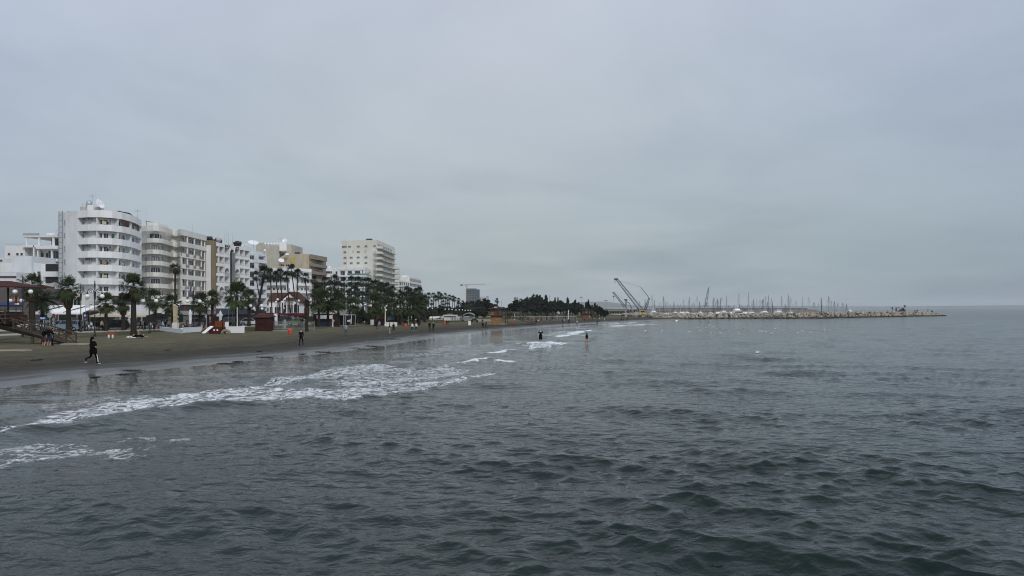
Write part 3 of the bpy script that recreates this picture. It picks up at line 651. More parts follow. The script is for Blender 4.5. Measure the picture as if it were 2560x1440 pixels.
pipe_rail(b1, Path([(206, 172.2), (224, 172.2)]), 0, 1.6, 0, Z(517, 172), 0.8)
rel(b1)
# ---- 2: rounded cream hotel
b2 = thing('rounded_cream_hotel', 'cream hotel with a drum of rounded balconies and a flat wing of pillared balconies', 'hotel', (X(400, 205), 205, 0.6))
PA = Path([(338, 205), (345, 201), (355, 198), (368, 196), (383, 195.3), (397, 196), (408, 198), (417, 201), (425, 204.5), (433, 207.3), (442, 207.6), (450, 205.2)])
PB = Path([(427, 208), (448, 207.5), (452, 203.5), (514, 222)])
zt = 26.0
body(b2, PA, [(X(450, 222), 222), (X(338, 205) - 1, 222)], 0.6, 25.6, cream, 'drum_wall', off=-1.3)
m_ = MB(); strip(m_, PA, 0, PA.len, 24.5, zt, 0, 0.2); m_.obj('parapet', cream, b2)
sB0 = PB.L[2]
m_ = MB(); m_.prism([(p.x, p.y) for p in Path([(424, 208), (446, 207.5), (452, 205), (512, 223)]).off(-1.0)] + [(X(512, 236), 236), (X(424, 236), 236)], 0.6, 25.4); m_.obj('wing_wall', cream, b2)
m_ = MB(); strip(m_, PB, 0, PB.len, 24.4, 25.8, 0.3, 0.2); strip(m_, PB, 0, PB.len, 24.2, 24.4, 0.3, 2.0); m_.obj('wing_parapet', cream, b2)
MB().prism([(p.x, p.y) for p in PB.off(0.1)] + [(X(512, 236), 236), (X(424, 236), 236)], 25.4, 25.5).obj('roof', greyw, b2)
for k in range(7):
    zc = 24.5 - 3.0 * (k + 1)                     # floor level
    m_ = MB(); strip(m_, PA, 0, PA.len, zc - 0.1, zc + 1.05, 0, 0.14); strip(m_, PA, 0, PA.len, zc - 0.101, zc + 0.08, -0.14, 1.3)
    # recess link between drum and wing
    m_.obj('rounded_balcony', cream, b2)
    for px, w_ in ((352, 1.7), (361, 0.8), (388, 2.3), (411, 1.3), (419, 0.9)) if k else ((381, 3.4), (412, 2.0), (376, 0.9)):
        if k and px == 361: continue
        window(b2, PA, PA.s_at(px), w_, 1.75, zc + 0.65, -1.3, curtain if random.random() < 0.5 else glass, mull=3 if w_ > 2 else 1)
    if k < 6:
        zc = 24.4 - 3.02 * (k + 1); full = k in (0, 3)
        m_ = MB()
        if full:
            strip(m_, PB, sB0 if k else 0, PB.len, zc - 0.25, zc + 1.0, 0.3, 0.2); strip(m_, PB, sB0 if k else 0, PB.len, zc - 0.249, zc + 0.0, 0.09, 1.5)
        else:
            strip(m_, PB, sB0, PB.len - 0.8, zc - 0.3, zc, 0.3, 1.7)
            for c0 in (455, 473, 489): strip(m_, PB, PB.s_at(c0), PB.s_at(c0 + (10 if c0 < 480 else 8)), zc, zc + 0.9, 0.3, 0.2)
        m_.obj('wing_balcony', cream, b2)
        if not full:
            for c0 in (465.5, 483, 499):
                m_ = MB(); strip(m_, PB, PB.s_at(c0), PB.s_at(c0 + 7), zc + 0.15, zc + 0.85, 0.2, 0.05); m_.obj('railing_panel', taupe, b2)
        for px in (457, 475, 492): window(b2, PB, PB.s_at(px), 1.9, 2.2, zc + 0.05, -1.0 - 0.0, glass, mull=2)
for c in (468, 486, 504, 512):
    m_ = MB(); p, t_, n_ = PB.at(PB.s_at(c), -0.1); m_.tube((p.x, p.y, 3.5), (p.x, p.y, 24.2), 0.25, n=8); m_.obj('pillar', cream, b2)
m_ = MB(); strip(m_, PB, PB.L[1], PB.L[2] + 0.8, 3.5, 18, 0.15, 1.0); m_.obj('corner_pier', cream, b2)
PC = Path([(405, 198), (425, 197), (470, 199), (500, 205)])
m_ = MB(); m_.prism([(p.x, p.y) for p in PC.off(1.2)] + [(X(500, 212), 212), (X(405, 206), 206)], 5.0, 6.6); m_.obj('entrance_canopy', cream, b2)
p, t_, n_ = PC.at(PC.s_at(477), 1.25); inst('lettering', text_mesh('HOTEL', 1.0, black), b2, (p.x, p.y, 5.35), (R(90), 0, math.atan2(t_.y, t_.x)))
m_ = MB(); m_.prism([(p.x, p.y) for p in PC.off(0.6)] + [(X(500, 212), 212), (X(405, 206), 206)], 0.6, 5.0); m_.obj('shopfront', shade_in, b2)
m_ = MB(); strip(m_, PC, PC.s_at(458), PC.s_at(461), 0.6, 5.0, 0.75, 0.1); strip(m_, PC, PC.s_at(484), PC.s_at(486), 0.6, 5.0, 0.75, 0.1); m_.obj('doorpost', mat('burgundy', (0.15, 0.03, 0.035)), b2)
m_ = MB(); m_.box(X(352, 208), X(395, 208), 208, 214, 25.5, Z(557, 208)); m_.obj('penthouse', cream, b2)
m_ = MB(); m_.tube((X(366, 203), 203, 24.7), (X(366, 203), 203, Z(552, 203)), 0.05); m_.add([(X(364, 203), 202, Z(553, 203)), (X(380, 203), 202, Z(555, 203)), (X(380, 203), 204, Z(556, 203)), (X(364, 203), 204, Z(553.5, 203))], [(0, 1, 2, 3)]); m_.obj('roof_sail', black, b2)
antenna(b2, (X(365, 204), 204, 24.7), Z(524, 204) - 24.7, False); antenna(b2, (X(481, 214), 214, 25.5), 3.2, False)
for i in range(4):
    p, t_, n_ = PB.at(PB.s_at(464 + i * 12), 0.45); m_ = MB(); m_.tube((p.x, p.y, 8.2), (p.x + 0.9, p.y - 1.2, 10.8), 0.03, n=4)
    m_.obj('flagpole', galv, b2)
    c = [(0.4, 0.4, 0.42), (0.05, 0.09, 0.25), (0.55, 0.55, 0.57), (0.5, 0.5, 0.5)][i]
    MB().add([(p.x + 0.85, p.y - 1.15, 10.6), (p.x + 0.1, p.y - 0.6, 9.9), (p.x + 0.0, p.y - 0.5, 8.4), (p.x + 0.6, p.y - 0.9, 9.0), (p.x + 0.85, p.y - 1.12, 10.6), (p.x + 0.1, p.y - 0.57, 9.9), (p.x, p.y - 0.47, 8.4), (p.x + 0.6, p.y - 0.87, 9.0)], [(0, 1, 2, 3), (7, 6, 5, 4), (0, 4, 5, 1), (1, 5, 6, 2), (2, 6, 7, 3), (3, 7, 4, 0)]).obj('flag', cm(c), b2)
rel(b2)
# ---- 3: gridded beach apartments
b3 = thing('arched_white_apartments', 'white apartment hotel with a grid of balconies, tall dark arch and plain brown side wall', 'apartment block', (X(565, 230), 230, 0.6))
P3 = Path([(527, 222), (625, 246)])
zt = 24.1
MB().prism([(X(507, 222.1), 222.1), (X(527, 222), 222), (X(527, 222) + 0.6, 224), (X(507, 222) , 240)], 0.6, zt + 0.3).obj('side_wall', brownw, b3)
body(b3, P3, [(X(625, 262), 262), (X(527, 240), 240)], 0.6, zt - 0.4, white, off=-1.5)
m_ = MB(); strip(m_, P3, 0, P3.len, 22.9, zt, 0, 0.3); m_.obj('parapet', white, b3)
MB().prism([(p.x, p.y) for p in P3.off(-0.3)] + [(X(625, 262), 262), (X(507, 240), 240)], zt - 0.4, zt - 0.2).obj('roof', greyw, b3)
bays = [(526, 532.2), (533, 547.5), (548.5, 560.2), (561.5, 573.5), (575.5, 586), (587.5, 599), (600, 611), (612.5, 623)]
for k in range(1, 7):
    z = 22.9 - 3.0 * k
    m_ = MB()
    for seg in (((527, 574.5), (587, 625))): strip(m_, P3, P3.s_at(seg[0]), P3.s_at(seg[1]), z, z + 1.0 - 0.15, 0, 0.12); strip(m_, P3, P3.s_at(seg[0]), P3.s_at(seg[1]), z - 0.1, z + 0.12, -0.121, 1.38)
    m_.obj('balcony', white, b3)
    for j, (a, c) in enumerate(bays):
        if j == 4: continue
        if k in (3, 4) and j in (3, 5): pass
        s_ = P3.s_at((a + c) / 2)
        window(b3, P3, s_ + 0.2, 0.9 if j else 0.7, 2.1, z + 0.12, -1.5, glass if random.random() < 0.8 else curtain, mull=0, name='balcony_door')
        if j in (1,) or random.random() < 0.15: ac_unit(b3, P3, s_, z + 2.2, -0.95)
        pipe_rail(b3, P3, P3.s_at(a), P3.s_at(c), -0.05, z + 0.85, 0.35, step=1.0)
    if k == 6:
        m_ = MB(); strip(m_, P3, 0, P3.len, z - 1.3, z - 0.1, 0, 0.3); m_.obj('lower_band', white, b3)
for px in (526.9, 532.7, 548, 560.9, 574.6, 587, 599.5, 611.8, 624.6):
    m_ = MB(); cross(m_, P3, P3.s_at(px), -1.49, -0.01, 3.5, 22.9, 0.28 if px not in (574.6, 587) else 0.4); m_.obj('fin_wall', white, b3)
clutter(b3, P3, (540, 554, 567, 593, 605, 617), [23.0 - 3 * k + .15 for k in range(1, 7)], -0.6, 16)
# dark tall arch recess and its white surround
s_a, s_b = P3.s_at(575.5), P3.s_at(586.2); sm = (s_a + s_b) / 2; rr = (s_b - s_a) / 2
def arch_surround(Pt, sm, rr, zc, zb, rw, off, th, m, root, name='arch_surround', ztop=None):
    b = MB(); n = 12; pr = []; 
    for i in range(n + 1):
        a = math.pi * i / n; pr.append((sm - rr * math.cos(a), zc + rr * math.sin(a)))
    ztop = ztop or zc + rr + 0.3
    for (a0, z0), (a1, z1) in zip(pr[:-1], pr[1:]):
        q = []
        for o_ in (off, off - th):
            p0, _, _ = Pt.at(a0, o_); p1, _, _ = Pt.at(a1, o_); q += [(p0.x, p0.y, z0), (p1.x, p1.y, z1), (p1.x, p1.y, ztop), (p0.x, p0.y, ztop)]
        b.add(q, [(0, 1, 2, 3), (7, 6, 5, 4), (0, 4, 5, 1), (3, 2, 6, 7)])
    return b.obj(name, m, root)
m_ = MB(); strip(m_, P3, s_a, s_b, 1.0, 22.9, -0.9, 0.1); m_.obj('arch_glazing', mat('dark_navy_panel', (0.012, 0.014, 0.02), 0.25), b3)
arch_surround(P3, sm, rr, 21.3, 1, 0, -0.02, 0.3, white, b3, ztop=22.9)
m_ = MB(); strip(m_, P3, s_b - 0.05, s_b + 0.45, 3.5, 21.6, 0.05, 1.0); m_.obj('arch_jamb', greyw, b3)
for a, c, z in ((561.5, 573.5, 13.9), (587.5, 599, 13.9), (548.5, 560.2, 7.9), (600, 611, 7.9)):
    s0, s1 = P3.s_at(a), P3.s_at(c); r_ = (s1 - s0) / 2 * 0.97; arch_surround(P3, (s0 + s1) / 2, r_, z + 3.0 - r_ - 0.35 - 0.0, 0, 0, 0.03, 0.2, white, b3, 'balcony_arch', ztop=z + 3.0)
    pipe_rail(b3, P3, s0 + 0.1, s1 - 0.1, 0.1, z - 0.05, 1.0, black, 0.4)
for tx, px, z in (('BEACH', 568.5, 23.05), ('APTS', 593, 22.95)):
    p, t_, n_ = P3.at(P3.s_at(px), 0.06); inst('lettering', text_mesh(tx, 1.0, black), b3, (p.x, p.y, z), (R(90), 0, math.atan2(t_.y, t_.x)))
for px, py, r_ in ((514, 599, 0.55), (520, 596, 0.65), (526, 596.5, 0.7), (533, 602, 0.5), (543, 600, 0.65), (550, 603, 0.6), (588, 608, 0.45), (593, 607, 0.6), (599, 608, 0.55)):
    barrel(b3, (X(px, 228), 228, Z(py, 228)), r_, 0.9, tank, 0.2)
MB().ell((X(547, 227), 226.8, Z(600, 227)), 0.8, 0.8, 0.8).obj('white_tank', galv, b3, True)
for px, hh_ in ((544, 3), (561, 3.4), (567, 5.5), (571, 4), (581, 4.2), (582, 2.6)): antenna(b3, (X(px, 232), 232, 23.7), hh_, False)
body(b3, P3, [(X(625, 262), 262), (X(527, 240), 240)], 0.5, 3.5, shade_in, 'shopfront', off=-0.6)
m_ = MB(); strip(m_, P3, 0, P3.len, 3.4, 3.9, 1.8, 1.9); m_.obj('canopy', greyw, b3)
rel(b3)
# ---- 4: bluish white open balcony block
b4 = thing('bluish_white_apartments', 'bluish white apartment block with open balconies right of the arched block', 'apartment block', (X(645, 255), 255, 0.6))
P4 = Path([(612, 246), (632, 250.5), (645, 250), (667, 256)])
zt = 23.2
body(b4, P4, [(X(667, 275), 275), (X(612, 262), 262)], 0.6, zt - 0.5, bwhite, off=-1.5)
m_ = MB(); strip(m_, P4, 0, P4.len, zt - 1.3, zt, -0.3, 0.25); m_.obj('parapet', bwhite, b4)
for k in range(1, 7):
    z = zt - 1.3 - 3.0 * k + 0.6
    m_ = MB(); strip(m_, P4, 0, P4.len, z - 0.15, z + 0.95, 0.1, 0.15); strip(m_, P4, 0, P4.len, z - 0.149, z + 0.1, -0.051, 1.45); m_.obj('balcony', bwhite, b4)
    for px, w_ in ((630, 1.0), (639, 1.5), (651, 1.7), (658, 1.0), (663, 1.2)): window(b4, P4, P4.s_at(px), w_, 2.0, z + 0.12, -1.5, glass)
    if k % 2: ac_unit(b4, P4, P4.s_at(634), z + 1.3, -1.0)
    pipe_rail(b4, P4, P4.s_at(632), P4.len, 0.1, z + 0.95, 0.2)
for px in (636, 646, 666.5):
    m_ = MB(); cross(m_, P4, P4.s_at(px), -1.49, 0.0, 3.0, zt - 1.3, 0.25); m_.obj('fin_wall', bwhite, b4)
clutter(b4, P4, (630, 640, 652, 660), [22.6 - 3 * k for k in range(1, 6)], -0.5, 9)
pipe_rail(b4, P4, 0, P4.len, -0.4, zt, 0.8, step=0.8)
dish(b4, (X(633, 253), 253, Z(608, 253) - 0.2), 1.75, 30, 60); dish(b4, (X(612, 252), 252, Z(612, 252) - 0.3), 0.9, -20, 70); MB().ell((X(662, 254), 254, zt + 0.5), 0.4, 0.4, 0.5).obj('white_dome', hullw, b4, True)
body(b4, P4, [(X(667, 275), 275), (X(612, 262), 262)], 0.5, 3.5, shade_in, 'shopfront', off=-0.6)
rel(b4)
# ---- 5: tall beige block behind with barrels
b5 = thing('beige_tower_block', 'plain beige block behind with a row of white water tanks and a white stair tower', 'apartment block', (X(670, 305), 305, 0.6))
Y = 300
MB().prism([(X(640, Y), Y), (X(697, Y), Y), (X(697, Y), Y + 18), (X(640, Y), Y + 18)], 0.6, Z(613, Y)).obj('wall', beige, b5)
MB().box(X(642, Y), X(660, Y), Y + 0.4, Y + 8, Z(613, Y), Z(607, Y)).obj('roof_room', beige, b5)
MB().box(X(697, Y) + 0.01, X(725, Y), Y + 2, Y + 18, 0.6, Z(610, Y)).obj('rear_wing', beige, b5)
m_ = MB(); m_.prism([(X(699, Y), Y - 0.4), (X(716, Y + 1), Y + 0.8), (X(716, Y + 1), Y + 1.99), (X(699, Y), Y + 1.99)], Z(627, Y), Z(604.5, Y)); m_.obj('stair_tower', white, b5)
m_ = MB(); m_.box(X(696, Y) , X(722, Y), Y + 0.2, Y + 0.4, Z(629, Y), Z(626, Y)); m_.obj('ledge', beige, b5)
P5 = Path([(697, Y + 2), (725, Y + 2)])
for z in (Z(645, Y), Z(660, Y)): window(b5, P5, P5.s_at(703), 2.4, 2.0, z, 0.02, glass); window(b5, P5, P5.s_at(719), 1.2, 1.6, z, 0.02, glass)
for i in range(5): barrel(b5, (X(661 + i * 7.5, Y), Y + 1, Z(609.5, Y)), 0.55, 0.5, hullw, 0.3)
dish(b5, (X(710, Y), Y + 1, Z(602, Y)), 0.95, 10, 20); antenna(b5, (X(699, Y), Y + 1, Z(607, Y)), 2.2)
rel(b5)
# ---- 6: tan block with taupe balconies
b6 = thing('tan_apartment_block', 'tan apartment block with brown concrete balconies and a small dish on its flank', 'apartment block', (X(750, 295), 295, 0.6))
P6 = Path([(773, 290), (815, 308)])
zt = 25.1; Y = 290
m_ = MB(); zl = [(697, 12.0), (697, Z(643, Y)), (716, Z(633.5, Y)), (773, zt), (773, 0.6), (697, 0.6)]
m_.sideprism([(X(a, Y), z) for a, z in [(697, 0.6), (773, 0.6), (773, zt), (718, Z(633.5, Y)), (697, Z(645, Y))]][::-1], Y, Y + 18); m_.obj('wall', tan, b6)
body(b6, P6, [(X(815, 322), 322), (X(773, Y), Y + 17)], 0.6, zt - 0.1, taupe, 'sea_wall', off=-1.4)
m_ = MB(); strip(m_, P6, 0, P6.len, zt - 1.6, zt, 0.5, 0.3); strip(m_, P6, 0, P6.len, zt - 1.8, zt - 1.6, 0.5, 2.0); m_.obj('parapet', taupe, b6)
for k in range(1, 8):
    z = zt - 1.7 - 3.0 * k; m_ = MB(); strip(m_, P6, 0, P6.len, z, z + 1.15, 0.5, 0.25); strip(m_, P6, 0, P6.len, z - 0.12, z + 0.08, 0.2, 1.6); m_.obj('balcony', taupe, b6)
    for px in (777, 786, 794, 801, 808, 813): window(b6, P6, P6.s_at(px), 1.6, 2.2, z + 0.1, -1.4, glass if random.random() < .85 else curtain)
clutter(b6, P6, (780, 790, 800, 810), [zt - 1.6 - 3 * k for k in range(1, 6)], -0.3, 10)
P6b = Path([(697, Y), (773, Y)])
window(b6, P6b, P6b.s_at(753), 0.5, 2.0, Z(668, Y), 0.02, glass); window(b6, P6b, P6b.s_at(706), 1.5, 1.2, Z(668, Y), 0.02, glass); window(b6, P6b, P6b.s_at(719), 1.5, 1.2, Z(668, Y), 0.02, glass)
m_ = MB(); m_.box(X(690, Y), X(738, Y), Y - 4, Y - 0.01, 0.6, Z(667, Y)); m_.obj('lower_annexe', tan, b6)
dish(b6, (X(702, 287), 287.5, Z(652, 287)), 1.1, 30, 45); dish(b6, (X(716, 287), 288, Z(636, 287)), 0.7, 20, 60)
for px in (735, 740): barrel(b6, (X(px, Y), Y + 3, Z(632, Y)), 0.5, 1.0, tank, 0.1)
m_ = MB(); p6 = X(738, Y); m_.tube((X(731, Y), Y - 0.05, Z(650, Y)), (X(731, Y), Y - 0.15, Z(650, Y)), 0.95, n=14); m_.obj('yellow_mark', mat('faded_yellow', (0.42, 0.34, 0.07)), b6)
rel(b6)
# ---- 7: low white stepped hotel before them
b7 = thing('stepped_white_hotel', 'white stepped hotel with slanting wings behind the row of tall thin palms', 'hotel', (X(720, 270), 270, 0.6))
P7 = Path([(660, 268), (718, 266), (722, 264), (738, 266), (742, 269), (779, 276)])
zt = Z(670, 268)
body(b7, P7, [(X(779, 288), 288), (X(660, 286), 286)], 0.6, zt - 0.3, white, off=-1.2)
m_ = MB(); strip(m_, P7, 0, P7.len, zt - 1.1, zt, 0, 0.25); m_.obj('parapet', white, b7)
for k in range(1, 6):
    z = zt - 1.1 - 2.75 * k + 0.3; m_ = MB()
    for a, c in ((660, 716), (741, 779)): strip(m_, P7, P7.s_at(a), P7.s_at(c), z, z + 1.0, 0, 0.2); strip(m_, P7, P7.s_at(a), P7.s_at(c), z - 0.1, z + 0.1, -0.201, 1.0)
    m_.obj('balcony', white, b7)
    for px in (664, 671, 680, 689, 697, 706, 713, 746, 753, 761, 769, 776): window(b7, P7, P7.s_at(px), 1.1, 1.9, z + 0.1, -1.2, glass if random.random() < .6 else curtain)
    window(b7, P7, P7.s_at(723.5), 0.4, 0.9, z + 0.9, 0.02, glass)
for px in (717, 740):
    m_ = MB(); cross(m_, P7, P7.s_at(px), -1.1, 0.1, 1, zt - 1.1, 0.5); m_.obj('pier', white, b7)
m_ = MB(); strip(m_, P7, P7.s_at(718), P7.s_at(739), 1, zt - 1.1, -0.05, 1.15); m_.obj('stair_wall', white, b7)
rel(b7)
# ---- red roofed house
bh = thing('red_roofed_house', 'white gabled house with terracotta tiled roof and porch behind the palms', 'house', (X(710, 225), 225, 0.6))
Y = 222; zr = Z(731, Y); ze = Z(752, Y); xl, xr = X(668, Y), X(748, Y); xp = X(727, Y)
MB().box(xl + 0.3, X(705, Y), Y + 0.5, Y + 10, 0.6, ze).obj('wall', white, bh)
MB().add([(xl, Y, ze), (X(706, Y), Y, ze), (xp, Y + 5, zr), (xl, Y + 5, zr), (xl, Y + 10, ze), (X(706, Y), Y + 10, ze), (xl, Y, ze - 0.15), (X(706, Y), Y, ze - 0.15)], [(0, 1, 2, 3), (3, 2, 5, 4), (6, 7, 1, 0)]).obj('roof', terra, bh)
m_ = MB(); gx0, gx1 = X(702, Y - 1), X(748, Y - 1); m_.sideprism([(gx0, 0.6), (gx1, 0.6), (gx1, Z(756, Y)), (X(727, Y), zr - 0.4), (gx0, Z(753, Y))][::-1], Y - 1, Y + 9); m_.obj('gable_wall', white, bh)
for a, c in (((gx0 - 0.6, Z(755, Y)), (X(727, Y), zr)), ((X(727, Y), zr), (gx1 + 0.6, Z(758, Y)))):
    MB().add([(a[0], Y - 1.5, a[1]), (c[0], Y - 1.5, c[1]), (c[0], Y + 9, c[1]), (a[0], Y + 9, a[1]), (a[0], Y - 1.5, a[1] + 0.25), (c[0], Y - 1.5, c[1] + 0.25), (c[0], Y + 9, c[1] + 0.25), (a[0], Y + 9, a[1] + 0.25)], [(0, 1, 2, 3), (4, 5, 6, 7), (0, 1, 5, 4), (1, 2, 6, 5), (2, 3, 7, 6), (3, 0, 4, 7)]).obj('gable_roof', terra, bh)
MB().add([(X(716, Y - 3), Y - 3.5, Z(751, Y)), (X(738, Y - 3), Y - 3.5, Z(751, Y)), (X(727, Y), Y - 1.1, Z(743, Y))], [(0, 1, 2)]).add([(X(714, Y - 3), Y - 3.8, Z(752, Y)), (X(740, Y - 3), Y - 3.8, Z(752, Y)), (X(736, Y), Y - 1.02, Z(744, Y)), (X(718, Y), Y - 1.02, Z(744, Y))], [(0, 1, 2, 3)]).obj('porch_roof', terra, bh)
PH = Path([(668, Y + 0.5), (703, Y + 0.5)]); PG = Path([(702, Y - 1), (748, Y - 1)])
for px in (678, 691, 698): window(bh, PH, PH.s_at(px), 1.0, 2.2, 2.2, 0.02, glass)
for px in (712, 720, 729, 737, 744): window(bh, PG, PG.s_at(px), 1.0, 2.4, 2.6, 0.02, glass if px != 720 else curtain)
for px in (709, 717, 725, 733, 741): MB().tube((X(px, Y - 3), Y - 3, 0.6), (X(px, Y - 3), Y - 3, Z(752, Y)), 0.14, n=8).obj('column', white, bh)
MB().box(X(709, Y), X(741, Y), Y - 2.9, Y - 2.8, 0.6, 1.9).obj('porch_wall', greyw, bh)
rel(bh)
# ---- 8: modern white and green glass block
b8 = thing('modern_glazed_block', 'modern white block with green glass balconies and deep white slabs', 'apartment block', (X(870, 385), 385, 0.6))
P8 = Path([(846, 380), (913, 380), (933, 412)]); zt = Z(668, 380)
body(b8, P8, [(X(933, 430), 430), (X(846, 400), 400)], 0.6, zt - 0.4, white, off=-2.0)
m_ = MB(); strip(m_, P8, 0, P8.len, zt - 1.3, zt, 0, 0.3); m_.obj('parapet', white, b8)
for k in range(1, 7):
    z = zt - 1.5 - 3.0 * k; m_ = MB(); strip(m_, P8, 0, P8.len, z - 0.35, z + 0.35, 0.3, 2.2); m_.obj('slab', white, b8)
    for px in (852, 861, 870, 878.5, 888, 897, 906): window(b8, P8, P8.s_at(px), 1.7, 2.3, z + 0.36, -2.0, glassg)
    for px in (917, 922, 927, 931): window(b8, P8, P8.s_at(px), 3.0, 2.2, z + 0.36, -2.0, glass)
    m_ = MB(); strip(m_, P8, P8.s_at(868), P8.len - 0.1, z + 0.36, z + 1.25, 0.2, 0.04); m_.obj('glass_balustrade', mat('balustrade_glass', (0.16, 0.24, 0.25), 0.15), b8)
for px in (847, 866.5, 885, 907, 912.5):
    m_ = MB(); p, t_, n_ = P8.at(P8.s_at(px), -0.7); m_.box(p.x - 0.7, p.x + 0.7, p.y - 0.4, p.y + 0.4, 1, zt - 1.3); m_.obj('column', white, b8)
Y = 384; P8b = Path([(808, Y), (846, Y)])
m_ = MB(); m_.box(X(808, Y), X(833, Y), Y, Y + 20, 0.6, Z(669, Y)); m_.obj('side_wing', white, b8)
m_ = MB(); m_.box(X(833.1, Y), X(846, Y), Y + 2, Y + 20, 0.6, Z(670, Y)); m_.obj('link_block', cream, b8)
for k in range(5):
    zz = Z(684, Y) - k * 3.0
    for px, w_ in ((820, 2.2), (828, 1.0)): window(b8, P8b, P8b.s_at(px), w_, 1.3, zz, 0.02, glass)
    window(b8, P8b, P8b.s_at(841), 1.8, 1.5, zz - 0.2, -1.97, glass)
MB().lathe([(0.8, 0), (0.6, 0.6), (0.1, 0.9)], 10, (X(820, Y), Y + 3, Z(669, Y))).obj('roof_vent', hullw, b8, True)
rel(b8)
# ---- 9: ivory tower
b9 = thing('ivory_tower_block', 'tallest ivory tower block with small flank windows and rounded corner balconies', 'tower block', (X(920, 410), 410, 0.6))
P9 = Path([(854, 407), (943, 402), (987, 455)]); zt = 40.0
body(b9, P9, [(X(987, 475), 475), (X(854, 425), 425)], 0.6, zt, ivory)
m_ = MB(); strip(m_, P9, 0, P9.len, zt, zt + 0.9, 0, 0.3); m_.obj('parapet', ivory, b9)
MB().box(X(858, 408), X(892, 408), 408.5, 416, zt, Z(600, 408)).obj('penthouse', ivory, b9)
MB().box(X(896, 408), X(929, 408), 409, 416, zt, Z(600.5, 408)).obj('plant_room', ivory, b9)
for px in (917, 921, 926): barrel(b9, (X(px, 409), 411, Z(598, 408)), 0.6, 1.2, tank, 0.2)
strip(mbt := MB(), P9, P9.s_at(867.5), P9.s_at(907), 0.7, Z(638, 405), 0.3, 0.29); mbt.obj('flank_bay', ivory, b9)
for k in range(12):
    z = Z(619, 405) - 3.03 * k
    cols = ((862.5, 2.0), (878.5, 2.0), (895.5, 2.0), (915, 2.0)) if k != 1 else ((862.5, 2.0), (882.5, 0.6), (896, 2.0), (913, 0.6))
    if k == 0: cols = ((861, 3.4), (874, 2.0), (896, 2.0), (915, 2.0), (936.5, 1.7))
    for px, w_ in cols: window(b9, P9, P9.s_at(px), w_ * .85, 1.15 if w_ > 1 else 1.5, z, 0.33 if 868 < px < 907 and k > 1 else 0.03, curtain)
    s_c = P9.L[1]
    zz = zt - 3.6 - 3.03 * k
    m_ = MB(); rc = P9.p[1]
    pb = Path([(934, 401.8), (940, 400), (949, 399.5), (955, 402), (958.5, 406.5)]) if k else Path([(941, 401.5), (947, 401.5), (955, 404), (958.5, 407)])
    strip(m_, pb, 0, pb.len, zz, zz + 1.1, 0.0, 0.2); m_.prism([(p.x, p.y) for p in pb.p] + [(X(952, 413), 413), (X(943.5, 402.8), 402.8)], zz - 0.15, zz + 0.05); m_.obj('corner_balcony', ivory, b9)
    m_ = MB(); strip(m_, P9, s_c + 2.8, P9.len - 3, zz - 0.1, zz + 0.15, 1.6, 1.6); m_.obj('sea_balcony', ivory, b9)
    pipe_rail(b9, P9, s_c + 2.8, P9.len - 3, 1.5, zz + 0.15, 0.95, ivory, 1.8)
    for j in range(6): window(b9, P9, s_c + 4 + j * 7.2, 5.2, 2.3, zz + 0.16, 0.03, glass, mull=2)
    if k > 2: m_ = MB(); strip(m_, P9, P9.len - 8, P9.len - 1, zz - 0.1, zz + 0.9, 3.2, 3.2); m_.obj('end_balcony', cream, b9)
rel(b9)
# ---- 10, 11
bA = thing('low_white_hotel', 'white hotel with square deep windows at the foot of the ivory tower', 'hotel', (X(1005, 480), 480, 0.6))
PAa = Path([(985, 470), (1000, 478), (1026, 500)]); zt = Z(702, 480)
body(bA, PAa, [(X(1026, 520), 520), (X(985, 500), 500)], 0.6, zt, cream)
for k in range(6):
    z = zt - 3.4 - 3.4 * k
    m_ = MB(); strip(m_, PAa, 0, PAa.len, z - 0.4, z + 0.4, 0.8, 0.8); m_.obj('ledge', cream, bA)
    for j in range(7): window(bA, PAa, 4 + j * 4.4, 2.6, 2.3, z + 0.45, 0.03, glass)
for z in range(9): MB().box(X(983, 468), X(1000, 470), 466, 469.9, Z(676, 468) - z * 3.2 - 1.0, Z(676, 468) - z * 3.2).obj('side_balcony', cream, bA)
for px in (998, 1004): antenna(bA, (X(px, 480), 483, zt), 6, False)
rel(bA)
bB = thing('far_white_hotel', 'farthest white hotel of the row with long strips of dark windows', 'hotel', (X(1035, 520), 520, 0.6))
PBb = Path([(1002, 515), (1024, 515), (1051.5, 560)]); zt = Z(692, 515)
body(bB, PBb, [(X(1051, 590), 590), (X(1002, 540), 540)], 0.6, zt, cream)
MB().box(X(1003, 516), X(1017, 516), 517, 525, zt, Z(688.5, 516)).obj('plant_room', hullw, bB)
for k in range(6):
    z = zt - 3.6 - 3.5 * k; m_ = MB(); strip(m_, PBb, PBb.L[1] + 0.3, PBb.len, z - 0.9, z + 0.3, 0.8, 0.8); m_.obj('ledge', white, bB)
    for j in range(9): window(bB, PBb, PBb.L[1] + 3 + j * 5.3, 4.6, 2.2, z + 0.4, 0.03, glass, mull=2)
rel(bB)
